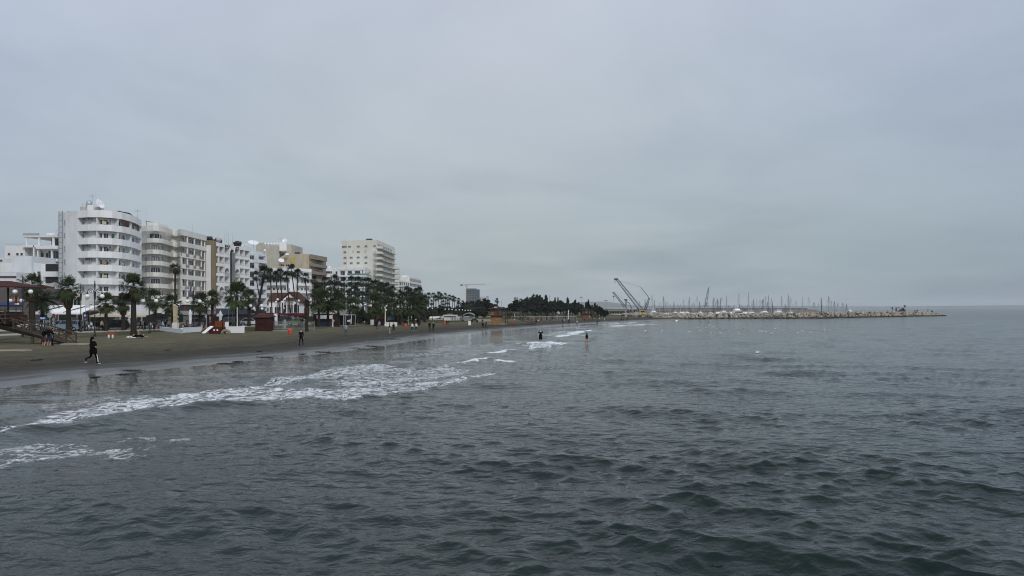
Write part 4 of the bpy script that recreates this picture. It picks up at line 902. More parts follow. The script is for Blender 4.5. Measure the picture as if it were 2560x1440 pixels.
# ---- left: terraced white block, low blocks and shops
bL = thing('terraced_white_block', 'white flat-roofed block with open roof terrace on posts, left of the curved hotel', 'apartment block', (X(80, 230), 230, 0.6))
Y = 226
MB().box(X(12, Y), X(62, Y), Y, Y + 16, 0.6, Z(614, Y)).obj('wall', white, bL)
MB().box(X(62, Y) + .01, X(88, Y), Y + 2.5, Y + 16, 0.6, Z(614, Y) - 0.2).obj('recessed_wall', white, bL)
MB().box(X(97, Y), X(150, Y), Y + 2, Y + 16, 0.6, Z(622, Y)).obj('balcony_wall', cream, bL)
MB().box(X(57, Y), X(150, Y), Y - 0.5, Y + 14, Z(593, Y), Z(589, Y)).obj('terrace_roof', cream, bL)
PL = Path([(57, Y - 0.5), (100, Y - 0.5), (150, Y + 6)])
m_ = MB(); strip(m_, Path([(57, Y - 0.5), (100, Y - 0.5)]), 0, 5.0, Z(589, Y), Z(583.5, Y), 0, 0.1); m_.obj('roof_parapet', galv, bL)
for px in (67.5, 98.5, 134): MB().box(X(px - 2, Y), X(px + 2, Y), Y - 0.3, Y + 0.3, Z(622, Y), Z(593, Y)).obj('post', white, bL)
for px in (88.5, 98.5, 133): MB().box(X(px - 1.2, Y), X(px + 1.2, Y), Y - 0.9, Y - 0.31, 0.6, Z(614, Y)).obj('post', white, bL)
MB().box(X(103, Y), X(150, Y), Y + 5, Y + 5.2, Z(613, Y), Z(594, Y)).obj('terrace_glazing', glass, bL)
MB().box(X(62, Y), X(97, Y), Y - 0.9, Y + 2, Z(619, Y), Z(612.5, Y)).obj('terrace_beam', white, bL)
for a, c, p0_, p1_ in ((97, 150, 615, 623), (101, 150, 648, 654)): MB().box(X(a, Y), X(c, Y), Y - 1.5, Y + 2, Z(p1_, Y), Z(p0_, Y)).obj('balcony', white, bL)
PLf = Path([(12, Y), (62, Y)]); PLr = Path([(62, Y + 2.5), (88, Y + 2.5)]); PLb = Path([(97, Y + 2), (150, Y + 2)])
for px in (23, 44, 54.5): window(bL, PLf, PLf.s_at(px), 0.8, 0.8, Z(638.5, Y), 0.02, glass, mull=0)
for px, w_ in ((63.5, .7), (72, 0.8)): window(bL, PLr, PLr.s_at(px), w_, 0.9, Z(638.5, Y), 0.02, glass, mull=0)
for px in (106, 119, 130): window(bL, PLb, PLb.s_at(px), 1.0, 2.0, Z(647, Y), 0.02, glass, mull=0)
for px in (128, 140): window(bL, PLb, PLb.s_at(px), 1.8, 2.4, Z(646, Y), 0.02, glass)
for px in (112, 120): dish(bL, (X(px, Y), Y + 2, Z(587, Y) + 0.3), 0.6, 10, 60)
antenna(bL, (X(123, Y), Y + 4, Z(589, Y)), 2.4); barrel(bL, (X(129, Y), Y + 4, Z(586, Y)), 0.4, 0.9, tank)
pipe_rail(bL, Path([(12, Y), (97, Y)]), 0, Path([(12, Y), (97, Y)]).len, -0.1, Z(614, Y), 0.5)
rel(bL)
def simple_block(name, label, cat, px0, px1, pt, Y, depth, m, wins=(), extra=None):
    t_ = thing(name, label, cat, (X((px0 + px1) / 2, Y), Y + depth / 2, 0.6))
    MB().box(X(px0, Y), X(px1, Y), Y, Y + depth, 0.6, Z(pt, Y)).obj('wall', m, t_)
    MB().box(X(px0, Y) + 0.25, X(px1, Y) - 0.25, Y + 0.25, Y + depth - 0.25, Z(pt, Y), Z(pt, Y) + 0.04).obj('roof', greyw, t_)
    Pp = Path([(px0, Y), (px1, Y)])
    for px, py, w_, h_ in wins: window(t_, Pp, Pp.s_at(px), w_, h_, Z(py, Y), 0.02, glass)
    if extra: extra(t_, Pp)
    rel(t_); return t_
simple_block('white_house', 'small bright white house at the far left with flat roof', 'house', -40, 8, 646, 196, 12, white, [(-12, 664, 1.2, 1.2), (3, 655, .9, .7)])
simple_block('white_house', 'blank white cube house left of the tall grey-white wall', 'house', 8.5, 42, 657, 192, 12, white)
simple_block('grey_white_house', 'tall blank grey-white house before the roof terrace block', 'house', 29, 79, 640, 186, 10, bwhite)
simple_block('white_annexe', 'white annexe with small window beside the curved hotel', 'house', 79.3, 104, 657, 187, 12, bwhite, [(98, 702, 0.9, 2.4)])
def ex(t_, Pp):
    for z0 in (Z(676, 184), Z(706, 184)):
        m_ = MB(); m_.box(X(113, 184), X(146, 184), 183.2, 184, z0 - 1.6, z0 - 0.3); m_.obj('balcony', white, t_)
        m_ = MB(); m_.box(X(114, 184), X(146, 184), 184 - 0.05, 184 - 0.02, z0 - 0.3, z0 + 1.6); m_.obj('opening_shade_panel', shade_in, t_)  # flat panel on the wall, the opening's shade painted as near-black
simple_block('white_annexe', 'low white annexe with dark balcony openings touching the curved hotel', 'house', 103, 150, 659, 184, 12, white, extra=ex)
def ex(t_, Pp):
    MB().box(X(-60, 176), X(41, 176), 175.8, 176 - .01, Z(694, 176), Z(690, 176)).obj('stripe', dbrown, t_)
simple_block('pale_grey_house', 'pale grey low house with a brown stripe behind the red roof', 'house', -60, 41, 681, 176, 8, bwhite, extra=ex)
# mauve restaurant front with fish sign
def ex(t_, Pp):
    Y = 133.9
    MB().box(X(-40, Y), X(58, Y), Y - 0.25, Y, Z(763, Y), Z(757, Y)).obj('blue_sign_board', mat('sign_blue', (0.02, 0.06, 0.22), 0.5), t_)
    MB().box(X(40, Y), X(50, Y), Y - 0.3, Y - 0.26, Z(761.5, Y), Z(758, Y)).obj('sign_panel', hullw, t_)
    MB().box(X(-40, Y), X(60, Y), Y - 1.0, Y, Z(779, Y), Z(776, Y)).obj('canopy', greyw, t_)
    MB().box(X(-40, Y), X(60, Y), Y - 0.06, Y - 0.01, 0.6, Z(779, Y)).obj('shopfront', shade_in, t_)
    for px in (36, 46):
        MB().add([(X(px - 3, Y), Y - 0.12, Z(753, Y)), (X(px, Y), Y - 0.12, Z(754.5, Y)), (X(px + 3, Y), Y - 0.12, Z(752, Y)), (X(px + 0.5, Y), Y - 0.12, Z(743, Y)), (X(px - 3, Y), Y - 0.02, Z(753, Y)), (X(px, Y), Y - 0.02, Z(754.5, Y)), (X(px + 3, Y), Y - 0.02, Z(752, Y)), (X(px + 0.5, Y), Y - 0.02, Z(743, Y))], [(0, 1, 2, 3), (0, 4, 5, 1), (1, 5, 6, 2), (2, 6, 7, 3), (3, 7, 4, 0)]).obj('fish_shape', mat('sign_orange', (0.45, 0.15, 0.03)), t_)
    m_ = MB()
    for a, c, d_, e in ((52, 744, 58, 741), (56, 746, 64, 743), (53, 741.5, 60, 739)): m_.tube((X(a, Y), Y - 0.06, Z(c, Y)), (X(d_, Y), Y - 0.06, Z(e, Y)), 0.1, n=4)
    m_.obj('painted_scroll', mat('sign_navy', (0.03, 0.04, 0.12)), t_)
simple_block('mauve_restaurant', 'mauve-grey restaurant front with orange fish shapes and blue sign board', 'restaurant', -60, 83, 720, 134, 12, mauve, extra=ex)
def ex(t_, Pp):
    Y = 142
    MB().add([(X(60, Y), Y - 1, Z(727, Y)), (X(148, Y), Y - 1, Z(733, Y)), (X(148, Y), Y + 6, Z(718, Y)), (X(88, Y), Y + 6, Z(703, Y)), (X(60, Y), Y - 1, Z(727, Y) - .2), (X(148, Y), Y - 1, Z(733, Y) - .2)], [(0, 1, 2, 3), (4, 5, 1, 0)]).obj('shed_roof', greyw, t_)
    MB().add([(X(100, Y), Y - 1.2, Z(716, Y)), (X(146, Y), Y - 1.2, Z(724, Y)), (X(146, Y), Y - 1.1, Z(718, Y)), (X(110, Y), Y - 1.1, Z(712, Y))], [(0, 1, 2, 3)]).obj('tiled_edge', terra, t_)
simple_block('white_cottage', 'white cottage with grey sheet roof and red tiled edge left of the curved hotel', 'house', 84, 212, 729, 144, 10, cream, [(108, 736, .8, .8), (148, 775, 1.1, 2.2), (158, 775, 1.1, 2.2), (193, 775, 1.4, 2.6)], ex)
# canopies and shop fronts
def awning(name, label, px0, px1, Y, pt, pb, out_, m, posts=True, slope=True):
    t_ = thing(name, label, 'awning', (X((px0 + px1) / 2, Y), Y, 0.7)); 
    a, c = X(px0, Y), X(px1, Y); zt_, zb_ = Z(pt, Y), Z(pb, Y)
    MB().add([(a, Y, zt_), (c, Y, zt_), (c, Y - out_, zb_), (a, Y - out_, zb_), (a, Y, zt_ - 0.06), (c, Y, zt_ - 0.06), (c, Y - out_, zb_ - 0.06), (a, Y - out_, zb_ - 0.06)], [(0, 3, 2, 1), (4, 5, 6, 7), (3, 7, 6, 2), (0, 4, 7, 3), (1, 2, 6, 5)]).obj('canvas', m, t_)
    MB().box(a, c, Y - out_ - 0.03, Y - out_, zb_ - 0.3, zb_ - 0.06).obj('valance', m, t_)
    if posts:
        n = max(2, int((c - a) / 4))
        for i in range(n + 1): MB().tube((a + (c - a) * i / n, Y - out_ + 0.1, 0.7), (a + (c - a) * i / n, Y - out_ + 0.1, zb_ - 0.06), 0.06).obj('post', galv, t_)
        for i in range(n): 
            xx = a + (c - a) * (i + 0.6) / n; MB().tube((xx - 1.6, Y - out_ - 0.02, zb_ + 0.05), (xx + 0.6, Y - 0.1, zt_ + 0.12), 0.09, n=4).obj('rafter', black, t_)
    rel(t_); return t_
awning('restaurant_awning', 'large white sloping awning with dark rafters left of the tall lamp', 128, 246, 134, 763, 781, 5, awn)
awning('shop_awning', 'long beige awning under a white fascia below the curved hotel', 247, 385, 136, 783, 788, 3, awnb, False)
def shop(name, label, px0, px1, Y, pf0, pf1, fm_, depth=10, fac2=None):
    def e(t_, Pp):
        MB().box(X(px0, Y), X(px1, Y), Y - 0.35, Y - 0.01, Z(pf1, Y), Z(pf0, Y)).obj('fascia', fm_, t_)
        m_ = MB()
        for i in range(int((X(px1, Y) - X(px0, Y)) / 4) + 1): m_.box(X(px0, Y) + i * 4, X(px0, Y) + i * 4 + 0.25, Y - 0.2, Y - 0.02, 0.6, Z(pf1, Y))
        m_.obj('mullions', greyw, t_)
        m_ = MB()
        for i in range(int((X(px1, Y) - X(px0, Y)) / 2.2)):
            if random.random() < 0.5: xx = X(px0, Y) + i * 2.2 + random.random(); m_.box(xx, xx + 0.7 + random.random(), Y - 0.12, Y - 0.05, 0.9, 1.5 + 1.6 * random.random())
        m_.obj('display_boards', curtain, t_)
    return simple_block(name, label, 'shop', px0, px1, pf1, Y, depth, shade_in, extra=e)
shop('dark_cafe', 'dark open café front under the large white awning', 84, 246, 136.5, 776, 781, dbrown)
shop('white_fascia_shop', 'shop with long white fascia below the curved hotel', 246.5, 385, 138.5, 762, 783, bwhite)
shop('stepped_fascia_shop', 'shop with stepped grey-white fascia right of the beige awning', 386, 447, 142, 770, 785, cream)
shop('glazed_shop', 'glazed shop with pale double fascia behind the folded parasol', 448, 540, 144, 777, 787, greyw)
shop('dark_blue_shop', 'dark blue-grey shop front with notices behind the playground', 541, 628, 150, 771, 786, mat('slate_blue', (0.05, 0.065, 0.085)))
shop('striped_fascia_shop', 'shop with white ledge and dark red awning behind the white car', 629, 700, 165, 782, 789, mat('dark_red', (0.09, 0.015, 0.02)))
shop('crimson_shop', 'low shop with crimson banner left of the arched kiosk', 701, 772, 172, 783, 791, mat('dark_red', (0.09, 0.015, 0.02)))
# tower under construction and its crane
bT = thing('glazed_tower_site', 'blue glazed tower under construction beyond the palms', 'tower', (X(1181, 900), 908, 0.6))
Y = 900
m_ = MB(); m_.prism([(X(1165.5, Y), Y), (X(1190, Y), Y), (X(1198, Y), Y + 14), (X(1172, Y), Y + 20)], 0.6, Z(736, Y)); m_.obj('lower_floors', mat('grey_glass', (0.045, 0.065, 0.08), 0.4, 0.5, 0.15), bT)
m_ = MB(); m_.prism([(X(1165.5, Y), Y), (X(1190, Y), Y), (X(1198, Y), Y + 14), (X(1172, Y), Y + 20)], Z(736, Y) + .01, Z(723, Y)); m_.obj('glazed_floors', glassb, bT)
MB().box(X(1166, Y), X(1190, Y), Y + 2, Y + 12, Z(723, Y) + .01, Z(720.5, Y)).obj('core', greyw, bT)
m_ = MB()
for i in range(9): m_.box(X(1165.5, Y), X(1190, Y), Y - 0.12, Y - 0.02, Z(723 + i * 4.4, Y) - 0.15, Z(723 + i * 4.4, Y) + 0.15)
for i in range(7): m_.box(X(1166 + i * 4, Y), X(1166 + i * 4, Y) + 0.3, Y - 0.1, Y - 0.01, 1, Z(723, Y))
m_.obj('mullions', greyw, bT); rel(bT)
def lattice(mb, a, c, w_, n, r_=0.08):
    a = Vector(a); c = Vector(c); d_ = (c - a).normalized(); u = d_.orthogonal().normalized() if abs(d_.y) > .5 else d_.cross(Vector((0, 1, 0))).normalized(); v = Vector((0, 1, 0)) if abs(d_.y) < .5 else d_.cross(u)
    w0, w1 = w_ if isinstance(w_, tuple) else (w_, w_)
    cs = [(1, 1), (1, -1), (-1, -1), (-1, 1)]
    q = lambda f, k: a.lerp(c, f) + (u * cs[k][0] + v * cs[k][1]) * ((w0 * (1 - f) + w1 * f) / 2)
    for k in range(4):
        mb.tube(q(0, k), q(1, k), r_, n=4)
        for i in range(n): mb.tube(q(i / n, k), q((i + 1) / n, (k + 1) % 4), r_ * 0.6, n=3, caps=False)
tcn_ = thing('tower_crane', 'thin orange-grey tower crane over the glazed tower', 'crane', (X(1166.5, 890), 890, 0.6)); Y = 890
lattice(mb_ := MB(), (X(1166.5, Y), Y, 0.6), (X(1166.5, Y), Y, Z(711, Y)), 1.5, 20, 0.12); mb_.obj('mast', mat('crane_orange', (0.35, 0.17, 0.09)), tcn_)
lattice(mb_ := MB(), (X(1151, Y), Y, Z(712.5, Y)), (X(1213, Y), Y, Z(710.5, Y)), 0.9, 26, 0.10); mb_.obj('jib', steel, tcn_)
MB().box(X(1151, Y), X(1156, Y), Y - .6, Y + .6, Z(714.5, Y), Z(711, Y)).obj('counterweight', mat('crane_dark', (0.1, 0.08, 0.07)), tcn_)
rel(tcn_)
bF = thing('slanted_roof_building', 'grey building with a triangular open roof frame beside the glazed tower', 'building', (X(1210, 800), 805, 0.6)); Y = 800
MB().box(X(1199, Y), X(1215, Y), Y, Y + 10, 0.6, Z(745, Y)).obj('wall', galv, bF)
MB().add([(X(1199, Y), Y - .2, Z(744, Y)), (X(1221, Y), Y - .2, Z(740.5, Y)), (X(1221, Y), Y + 10, Z(740.5, Y)), (X(1199, Y), Y + 10, Z(744, Y)), (X(1199, Y), Y - .2, Z(745, Y)), (X(1221, Y), Y - .2, Z(741.5, Y))], [(0, 1, 2, 3), (0, 4, 5, 1)]).obj('roof', steel, bF)
MB().tube((X(1220, Y), Y, 0.6), (X(1220, Y), Y, Z(741, Y)), 0.5).tube((X(1215, Y), Y, Z(745, Y)), (X(1220, Y), Y, Z(741, Y)), 0.3).obj('frame_post', steel, bF); rel(bF)
# ------------------------------------------------------------------ palms and trees
def fan_crown(seed, n=46, droop=0.5, L0=1.0, blades=15, date=False):
    r = random.Random(seed); b = MB()
    for i in range(n):
        el = R(r.uniform(-48, 85)) if r.random() < 0.85 else R(r.uniform(-70, -30)); azm = r.uniform(0, 6.283)
        d = Vector((math.cos(azm) * math.cos(el), math.sin(azm) * math.cos(el), math.sin(el)))
        side_ = d.cross(Vector((0, 0, 1))); side_ = side_.normalized() if side_.length > 0.1 else Vector((1, 0, 0)); up = side_.cross(d)
        pl = L0 * r.uniform(0.35, 0.6); p0 = d * 0.05; p1 = d * pl - Vector((0, 0, 0.04 * L0))
        b.add([p0 - side_ * 0.012, p0 + side_ * 0.012, p1 + side_ * 0.01, p1 - side_ * 0.01], [(0, 1, 2, 3)])
        fl = L0 * r.uniform(0.38, 0.55); tw = R(r.uniform(-35, 35)); s2 = side_ * math.cos(tw) + up * math.sin(tw)
        for k in range(blades):
            a = R(-105 + 210 * k / (blades - 1)); dir_ = d * math.cos(a) + s2 * math.sin(a); w_ = 0.05 * L0
            q = dir_.cross(up).normalized() * w_ * 0.5 if dir_.cross(up).length > 0.01 else s2 * w_
            l = fl * (1 - 0.25 * abs(a) / 1.8) * r.uniform(0.85, 1.1); m = p1 + dir_ * l * 0.6; e = p1 + dir_ * l - Vector((0, 0, droop * l * r.uniform(0.2, 0.8)))
            b.add([p1, m - q, e, m + q], [(0, 1, 2, 3)])
    return b
def feather_crown(seed, n=38, L0=1.0):
    r = random.Random(seed); b = MB()
    for i in range(n):
        el = R(r.uniform(-25, 80)); azm = r.uniform(0, 6.283); h = Vector((math.cos(azm), math.sin(azm), 0)); pts = []; p = Vector((0, 0, 0)); a = el
        for k in range(8):
            pts.append(p.copy()); p = p + (h * math.cos(a) + Vector((0, 0, 1)) * math.sin(a)) * (L0 / 7); a -= R(r.uniform(9, 17))
        sd_ = h.cross(Vector((0, 0, 1)))
        for k in range(7):
            for s_ in (-1, 1):
                for j in (0.0, 0.5):
                    o_ = pts[k].lerp(pts[k + 1], j); dr_ = (pts[k + 1] - pts[k]).normalized(); l = L0 * 0.26 * math.sin((k + j + 1) / 8.5 * math.pi) + 0.03
                    t_ = o_ + sd_ * s_ * l + dr_ * l * 0.5 - Vector((0, 0, l * 0.5)); b.add([o_, o_ + dr_ * 0.05 * L0, t_], [(0, 1, 2)])
        for k in range(7): b.tube(pts[k], pts[k + 1], 0.008 * L0, n=3, caps=False)
    return b
CROWN = {}
for i in range(4): CROWN['f%d' % i] = fan_crown(10 + i, 52).mesh('crown', palmg)
for i in range(4): CROWN['d%d' % i] = fan_crown(30 + i, 38, 0.7, 1.0, 13).mesh('crown', palmd)
for i in range(2): CROWN['p%d' % i] = feather_crown(50 + i).mesh('crown', palmd)
def trunk_mesh(seed, bulge, ring=10):
    r = random.Random(seed); pr = []; n = 22
    for i in range(n + 1):
        f = i / n; rr = 1.0 - 0.25 * f + 0.25 * math.exp(-f * 14); rr *= 1 + 0.06 * (r.random() - 0.5)
        pr.append((rr, f))
    b = MB().lathe(pr, 9); return b.mesh('trunk', trunkm)
TR = [trunk_mesh(i, 0) for i in range(3)]
def boots_mesh(seed):
    r = random.Random(seed); b = MB(); pr = [(0.6, 0.0), (1.1, 0.04), (1.35, 0.3), (1.4, 0.6), (1.05, 0.9), (0.6, 1.0)]; b.lathe(pr, 9)
    for i in range(150):
        f = r.random(); a = r.uniform(0, 6.28); rr = np.interp(f, [p[1] for p in pr], [p[0] for p in pr]); c, s_ = math.cos(a), math.sin(a)
        o_ = Vector((rr * c * 0.9, rr * s_ * 0.9, f)); t_ = o_ + Vector((c * 0.45, s_ * 0.45, 0.07)); q = Vector((-s_, c, 0)) * 0.14
        b.add([o_ - q, o_ + q, t_ + q * 0.4, t_ - q * 0.4], [(0, 1, 2, 3)])
    return b.mesh('dead_boots', skirtm)
BO = [boots_mesh(i) for i in range(2)]
def palm(px, Y, cpy, rpx, tw, kind, label, group, lean=0.0, boots=0.0, dim=False):
    x = X(px, Y); z0 = gz(x - lean, Y) - 0.05; top = Z(cpy, Y); hgt = max(top - z0, 1.0); Rw = rpx / F * Y
    t = thing('palm_tree', label, 'palm tree', (x - lean, Y, z0), random.uniform(0, 6.28) if not lean else 0, group)
    t.location.z = z0; tw *= .82; tr_ = inst('trunk', random.choice(TR), t, (0, 0, 0), (0, math.atan2(lean, hgt), 0), (tw, tw, math.hypot(hgt, lean)))
    key = {'f': 'f%d', 'd': 'd%d', 'p': 'p%d'}[kind] % random.randrange(2 if kind == 'p' else 4)
    inst('crown', CROWN[key], t, (lean, 0, hgt), (0, 0, random.uniform(0, 6.28)), (Rw * (1.18 if kind == 'f' else 1.18),) * 3)
    if boots: inst('dead_boots', BO[random.randrange(2)], t, (lean, 0, hgt - boots - 0.1), (0, 0, random.uniform(0, 6)), (tw * 1.2, tw * 1.2, boots))
    return t
G1 = 'short stout fan palms along the promenade'
near = [(80, 104, 712, 34, .55, 'f', 0, 2.3), (106, 112, 752, 40, .40, 'p', 0, 0), (171, 100, 722, 34, .42, 'f', 0, 2.6), (265, 112, 757, 30, .33, 'f', 0, 1.5), (308, 115, 755, 26, .36, 'f', 0, 2.0),
        (334, 97.5, 717, 37, .45, 'f', 0, 1.9), (388, 122, 748, 30, .38, 'f', 0, 1.4), (432, 126, 760, 30, .36, 'f', 0, 1.0), (500, 130, 757, 30, .36, 'f', 0, 1.5), (531, 134, 745, 24, .34, 'f', 0, 1.0),
        (592, 122, 738, 38, .40, 'f', 0, 0), (622, 140, 745, 26, .36, 'f', 0, 0)]
nl = ['stoutest fan palm, behind the timber ramp at the far left', 'feathery palm with broad drooping fronds behind the leftmost fan palm', 'fan palm with swollen shaggy trunk in front of the pale blue car', 'fan palm left of the dark parked car, right of the tall double lamp',
      'fan palm standing behind the dark parked car', 'big fan palm rising in front of the white arbour, sunbather at its foot', 'fan palm with shaggy trunk below the rounded cream hotel', 'low fan palm just left of the carved stone statue', 'fan palm between the folded parasols and the cream hotel entrance',
      'fan palm in front of the plain brown side wall', 'widest fan palm, behind the playground slide tower', 'fan palm right behind the wide playground palm']
for (px, Y, c, r_, tw, k, ln, bo), lb in zip(near, nl): palm(px, Y, c, r_, tw, k, lb, G1, ln, bo)
palm(438, 186, 672, 18, .36, 'd', 'lone tall dark palm in front of the rounded cream hotel', None, 0, 1.2)
palm(767, 112, 757, 11, .29, 'd', 'trimmed palm with bulb-shaped head and bare thick trunk left of the arched kiosk', None, 0, 2.2)
G2 = 'tall thin palms in the row before the stepped white hotel'
row = [(640, 690, 14), (661, 683, 24), (676, 684, 15), (689, 690, 14), (700, 683, 16), (716, 690, 15), (729, 676, 18), (744, 684, 15), (763, 694, 14), (787, 700, 14)]
for i, (px, c, r_) in enumerate(row):
    big_ = i == 1
    palm(px, 185 if not big_ else 150, c, r_, 0.2 if not big_ else .34, 'd', ('thick leaning palm, stoutest of the tall row before the red-roofed house' if big_ else 'tall thin dark palm, %s from the left in the row before the stepped white hotel' % nth(i + 1)), G2, [-1.8, 2.0, -.5, -1.4, -1.0, -1.2, -1.5, .3, -1.0, .2][i], 0.8 if i in (6, 8) else 0)
G3 = 'dark fan palms between the arched kiosk and the ivory tower'
mid = [(795, 728, 24), (812, 703, 16), (826, 715, 18), (836, 700, 18), (846, 718, 18), (852, 752, 20), (860, 706, 15), (869, 740, 18), (880, 702, 16), (886, 725, 17), (895, 703, 15), (905, 742, 20), (908, 705, 15), (921, 706, 16), (926, 728, 18), (933, 712, 15), (943, 710, 16), (949, 735, 20), (953, 716, 16), (961, 722, 17), (968, 718, 15), (972, 742, 20), (980, 726, 15),
       (987, 745, 18), (998, 735, 14), (1006, 741, 15), (1016, 728, 17), (1024, 737, 20), (1033, 745, 20), (1040, 733, 15), (1048, 728, 16), (1051, 752, 18), (1060, 748, 16)]
mid.sort()
for i, (px, c, r_) in enumerate(mid):
    Y = 215 + (i * 37 % 5) * 9 if c < 730 else 168 + (i * 31 % 6) * 6
    palm(px, Y, c, r_ * 0.95, 0.22 if c < 730 else .30, 'd' if c < 748 else 'f', 'dark fan palm, %s from the left in the cluster between kiosk and ivory tower' % nth(i + 1), G3, random.uniform(-.8, .8), 0)
G3b = 'leafy fan palms shading the arched kiosk'
for i, (px, Y, c, r_) in enumerate([(797, 138, 748, 34), (820, 142, 752, 32), (846, 140, 752, 28), (882, 150, 762, 24), (938, 143, 757, 30), (965, 150, 765, 26), (1000, 158, 768, 24), (1034, 150, 765, 28), (1048, 152, 758, 25)]):
    palm(px, Y, c, r_, .33, 'f', 'broad leafy palm, %s from the left of those along the lawn right of the fence' % nth(i + 1), G3b, 0, 0.6)
G4 = 'slim palms silhouetted against the sky right of the hotels'
far = [(1064, 753, 10), (1072, 739, 9.5), (1079, 756, 8), (1084, 738, 9), (1090, 745, 9), (1096, 737, 10.5), (1103, 741, 9), (1108, 757, 8), (1113, 740, 9), (1119, 755, 8), (1123, 743, 8), (1132, 745, 8), (1137, 748, 7.5), (1146, 750, 6.5), (1157, 758, 8), (1146, 762, 9)]
far.sort()
for i, (px, c, r_) in enumerate(far): palm(px, 300 + i * 7, c, r_, .24, 'd', 'slim sky-lined palm, %s from the left right of the hotel row' % nth(i + 1), G4, random.uniform(-.5, .5))
palm(1243, 260, 751, 7, .3, 'd', 'single palm rising above the brown roofed lifeguard tower', None)
G5 = 'bare trunked palms in the park behind the beach'
for i, (px, c, r_, Y) in enumerate([(1301, 768, 6, 215), (1306, 773, 6, 220), (1320, 766, 6.5, 215), (1353, 779, 7, 210), (1367, 786, 6, 210), (1380, 766, 6, 225), (1395, 767, 6, 225), (1409, 772, 6.5, 230), (1414, 785, 5, 230), (1340, 782, 9, 215), (1345, 778, 8, 222), (1387, 782, 7, 224), (1268, 774, 7, 225), (1423, 778, 6, 235), (1273, 772, 6, 240)]):
    t = palm(px, Y, c, r_, .2, 'd', 'small palm with pale bare trunk number placed %s in the park row' % nth(i + 1), G5); t['label'] = 'small palm, %s planted in the row in front of the dark pines' % nth(i + 1)
# leafy crowns
def leaf_crown(seed, kind):
    r = random.Random(seed); b = MB(); cl = []
    for i in range({'round': 38, 'cone': 34, 'pine': 34, 'col': 30}[kind]):
        u = r.uniform(-1, 1); a = r.uniform(0, 6.283); q = math.sqrt(1 - u * u); rad = r.uniform(0.45, 1.0)
        x, y, z = q * math.cos(a) * rad, q * math.sin(a) * rad, u * rad
        if kind == 'cone': z = r.random() ** 1.2; rr = (1 - z) ** .6 * 0.95 + 0.12; x, y = rr * math.cos(a) * rad, rr * math.sin(a) * rad; z = z * 2 - 1
        if kind == 'col': x *= 0.9; y *= 0.9
        if kind == 'pine': z = z * 0.8 + 0.1 * r.random()
        cl.append((x, y, z, r.uniform(0.18, 0.36)))
    for x, y, z, s in cl:
        for k in range(80):
            d = Vector((r.gauss(0, 1), r.gauss(0, 1), r.gauss(0, 1))); d.normalize(); d *= s * r.uniform(0.5, 1.1); p = Vector((x, y, z)) + d
            u = Vector((r.gauss(0, 1), r.gauss(0, 1), r.gauss(0, 1))).normalized(); v = u.orthogonal().normalized(); l = r.uniform(0.085, 0.165)
            b.add([p - u * l, p + v * l * .6, p + u * l, p - v * l * .6], [(0, 1, 2, 3)])
    return b
LC = {}
for kd in ('round', 'cone', 'pine', 'col'):
    for i in range(3): LC[kd + str(i)] = (leaf_crown(i * 7 + len(kd), kd).mesh('crown', pineg), None)
for kd in ('round',):
    for i in range(3): m_ = LC[kd + str(i)][0].copy(); m_.materials.clear(); m_.materials.append(treeg); LC['o' + kd + str(i)] = (m_, None)
def tree_trunk(seed):
    r = random.Random(seed); b = MB(); b.tube((0, 0, 0), (0.02, 0, 0.45), 0.06, 0.042, 7); 
    for i in range(5): a = r.uniform(0, 6.28); b.tube((0.02, 0, 0.32 + 0.03 * i), (0.25 * math.cos(a), 0.25 * math.sin(a), 0.75), 0.03, 0.012, 5)
    return b.mesh('trunk', barkm)
TT = [tree_trunk(i) for i in range(3)]
def tree(px, Y, top, bot, wpx, kind, label, group, name='tree', cat='tree'):
    x = X(px, Y); z0 = max(gz(x, Y), 0.3); zt = Z(top, Y); zb = max(Z(bot, Y), z0 + 0.2); r_ = wpx / 2 / F * Y; h = zt - z0
    t = thing(name, label, cat, (x, Y, z0), random.uniform(0, 6.28), group)
    inst('trunk', random.choice(TT), t, (0, 0, 0), (0, 0, 0), (h * 0.4, h * 0.4, h * .75))
    inst('crown', LC[kind + str(random.randrange(3))][0], t, (0, 0, (zt + zb) / 2 - z0), (0, 0, 0), (r_ * 1.05, r_ * 1.05, (zt - zb) / 2)); return t
G6 = 'dark trees massed behind the beach park'
mass = [(1168, 757, 30, 'oround'), (1182, 753, 28, 'round'), (1198, 752, 26, 'oround'), (1212, 750, 26, 'round'), (1226, 757, 24, 'oround'), (1150, 766, 24, 'oround'), (1140, 770, 20, 'oround'), (1178, 770, 26, 'oround'), (1202, 768, 30, 'oround'), (1222, 770, 22, 'oround'), (1237, 764, 18, 'round'), (1256, 768, 14, 'round'),
        (1282, 755, 18, 'pine'), (1292, 753, 22, 'round'), (1303, 752, 24, 'pine'), (1314, 750, 18, 'round'), (1325, 749, 20, 'pine'), (1331, 736, 11, 'round'), (1339, 745, 16, 'pine'), (1345, 737, 15, 'round'), (1350, 744, 14, 'pine'), (1358, 750, 22, 'round'), (1365, 742, 11, 'cone'), (1374, 752, 18, 'pine'), (1381, 754, 18, 'round'), (1388, 746, 8, 'col'), (1395, 747, 9, 'col'), (1318, 744, 16, 'round'), (1338, 742, 18, 'round'), (1352, 744, 16, 'round'), (1308, 747, 16, 'round'), (1402, 751, 18, 'round'), (1410, 755, 18, 'pine'), (1419, 748, 9, 'cone'),
        (1427, 757, 16, 'round'), (1437, 753, 12, 'cone'), (1446, 758, 14, 'round'), (1300, 772, 22, 'oround'), (1330, 768, 26, 'round'), (1360, 768, 28, 'round'), (1390, 768, 26, 'round'), (1418, 768, 26, 'round'), (1440, 770, 22, 'round'), (1280, 772, 20, 'oround')]
mass.sort()
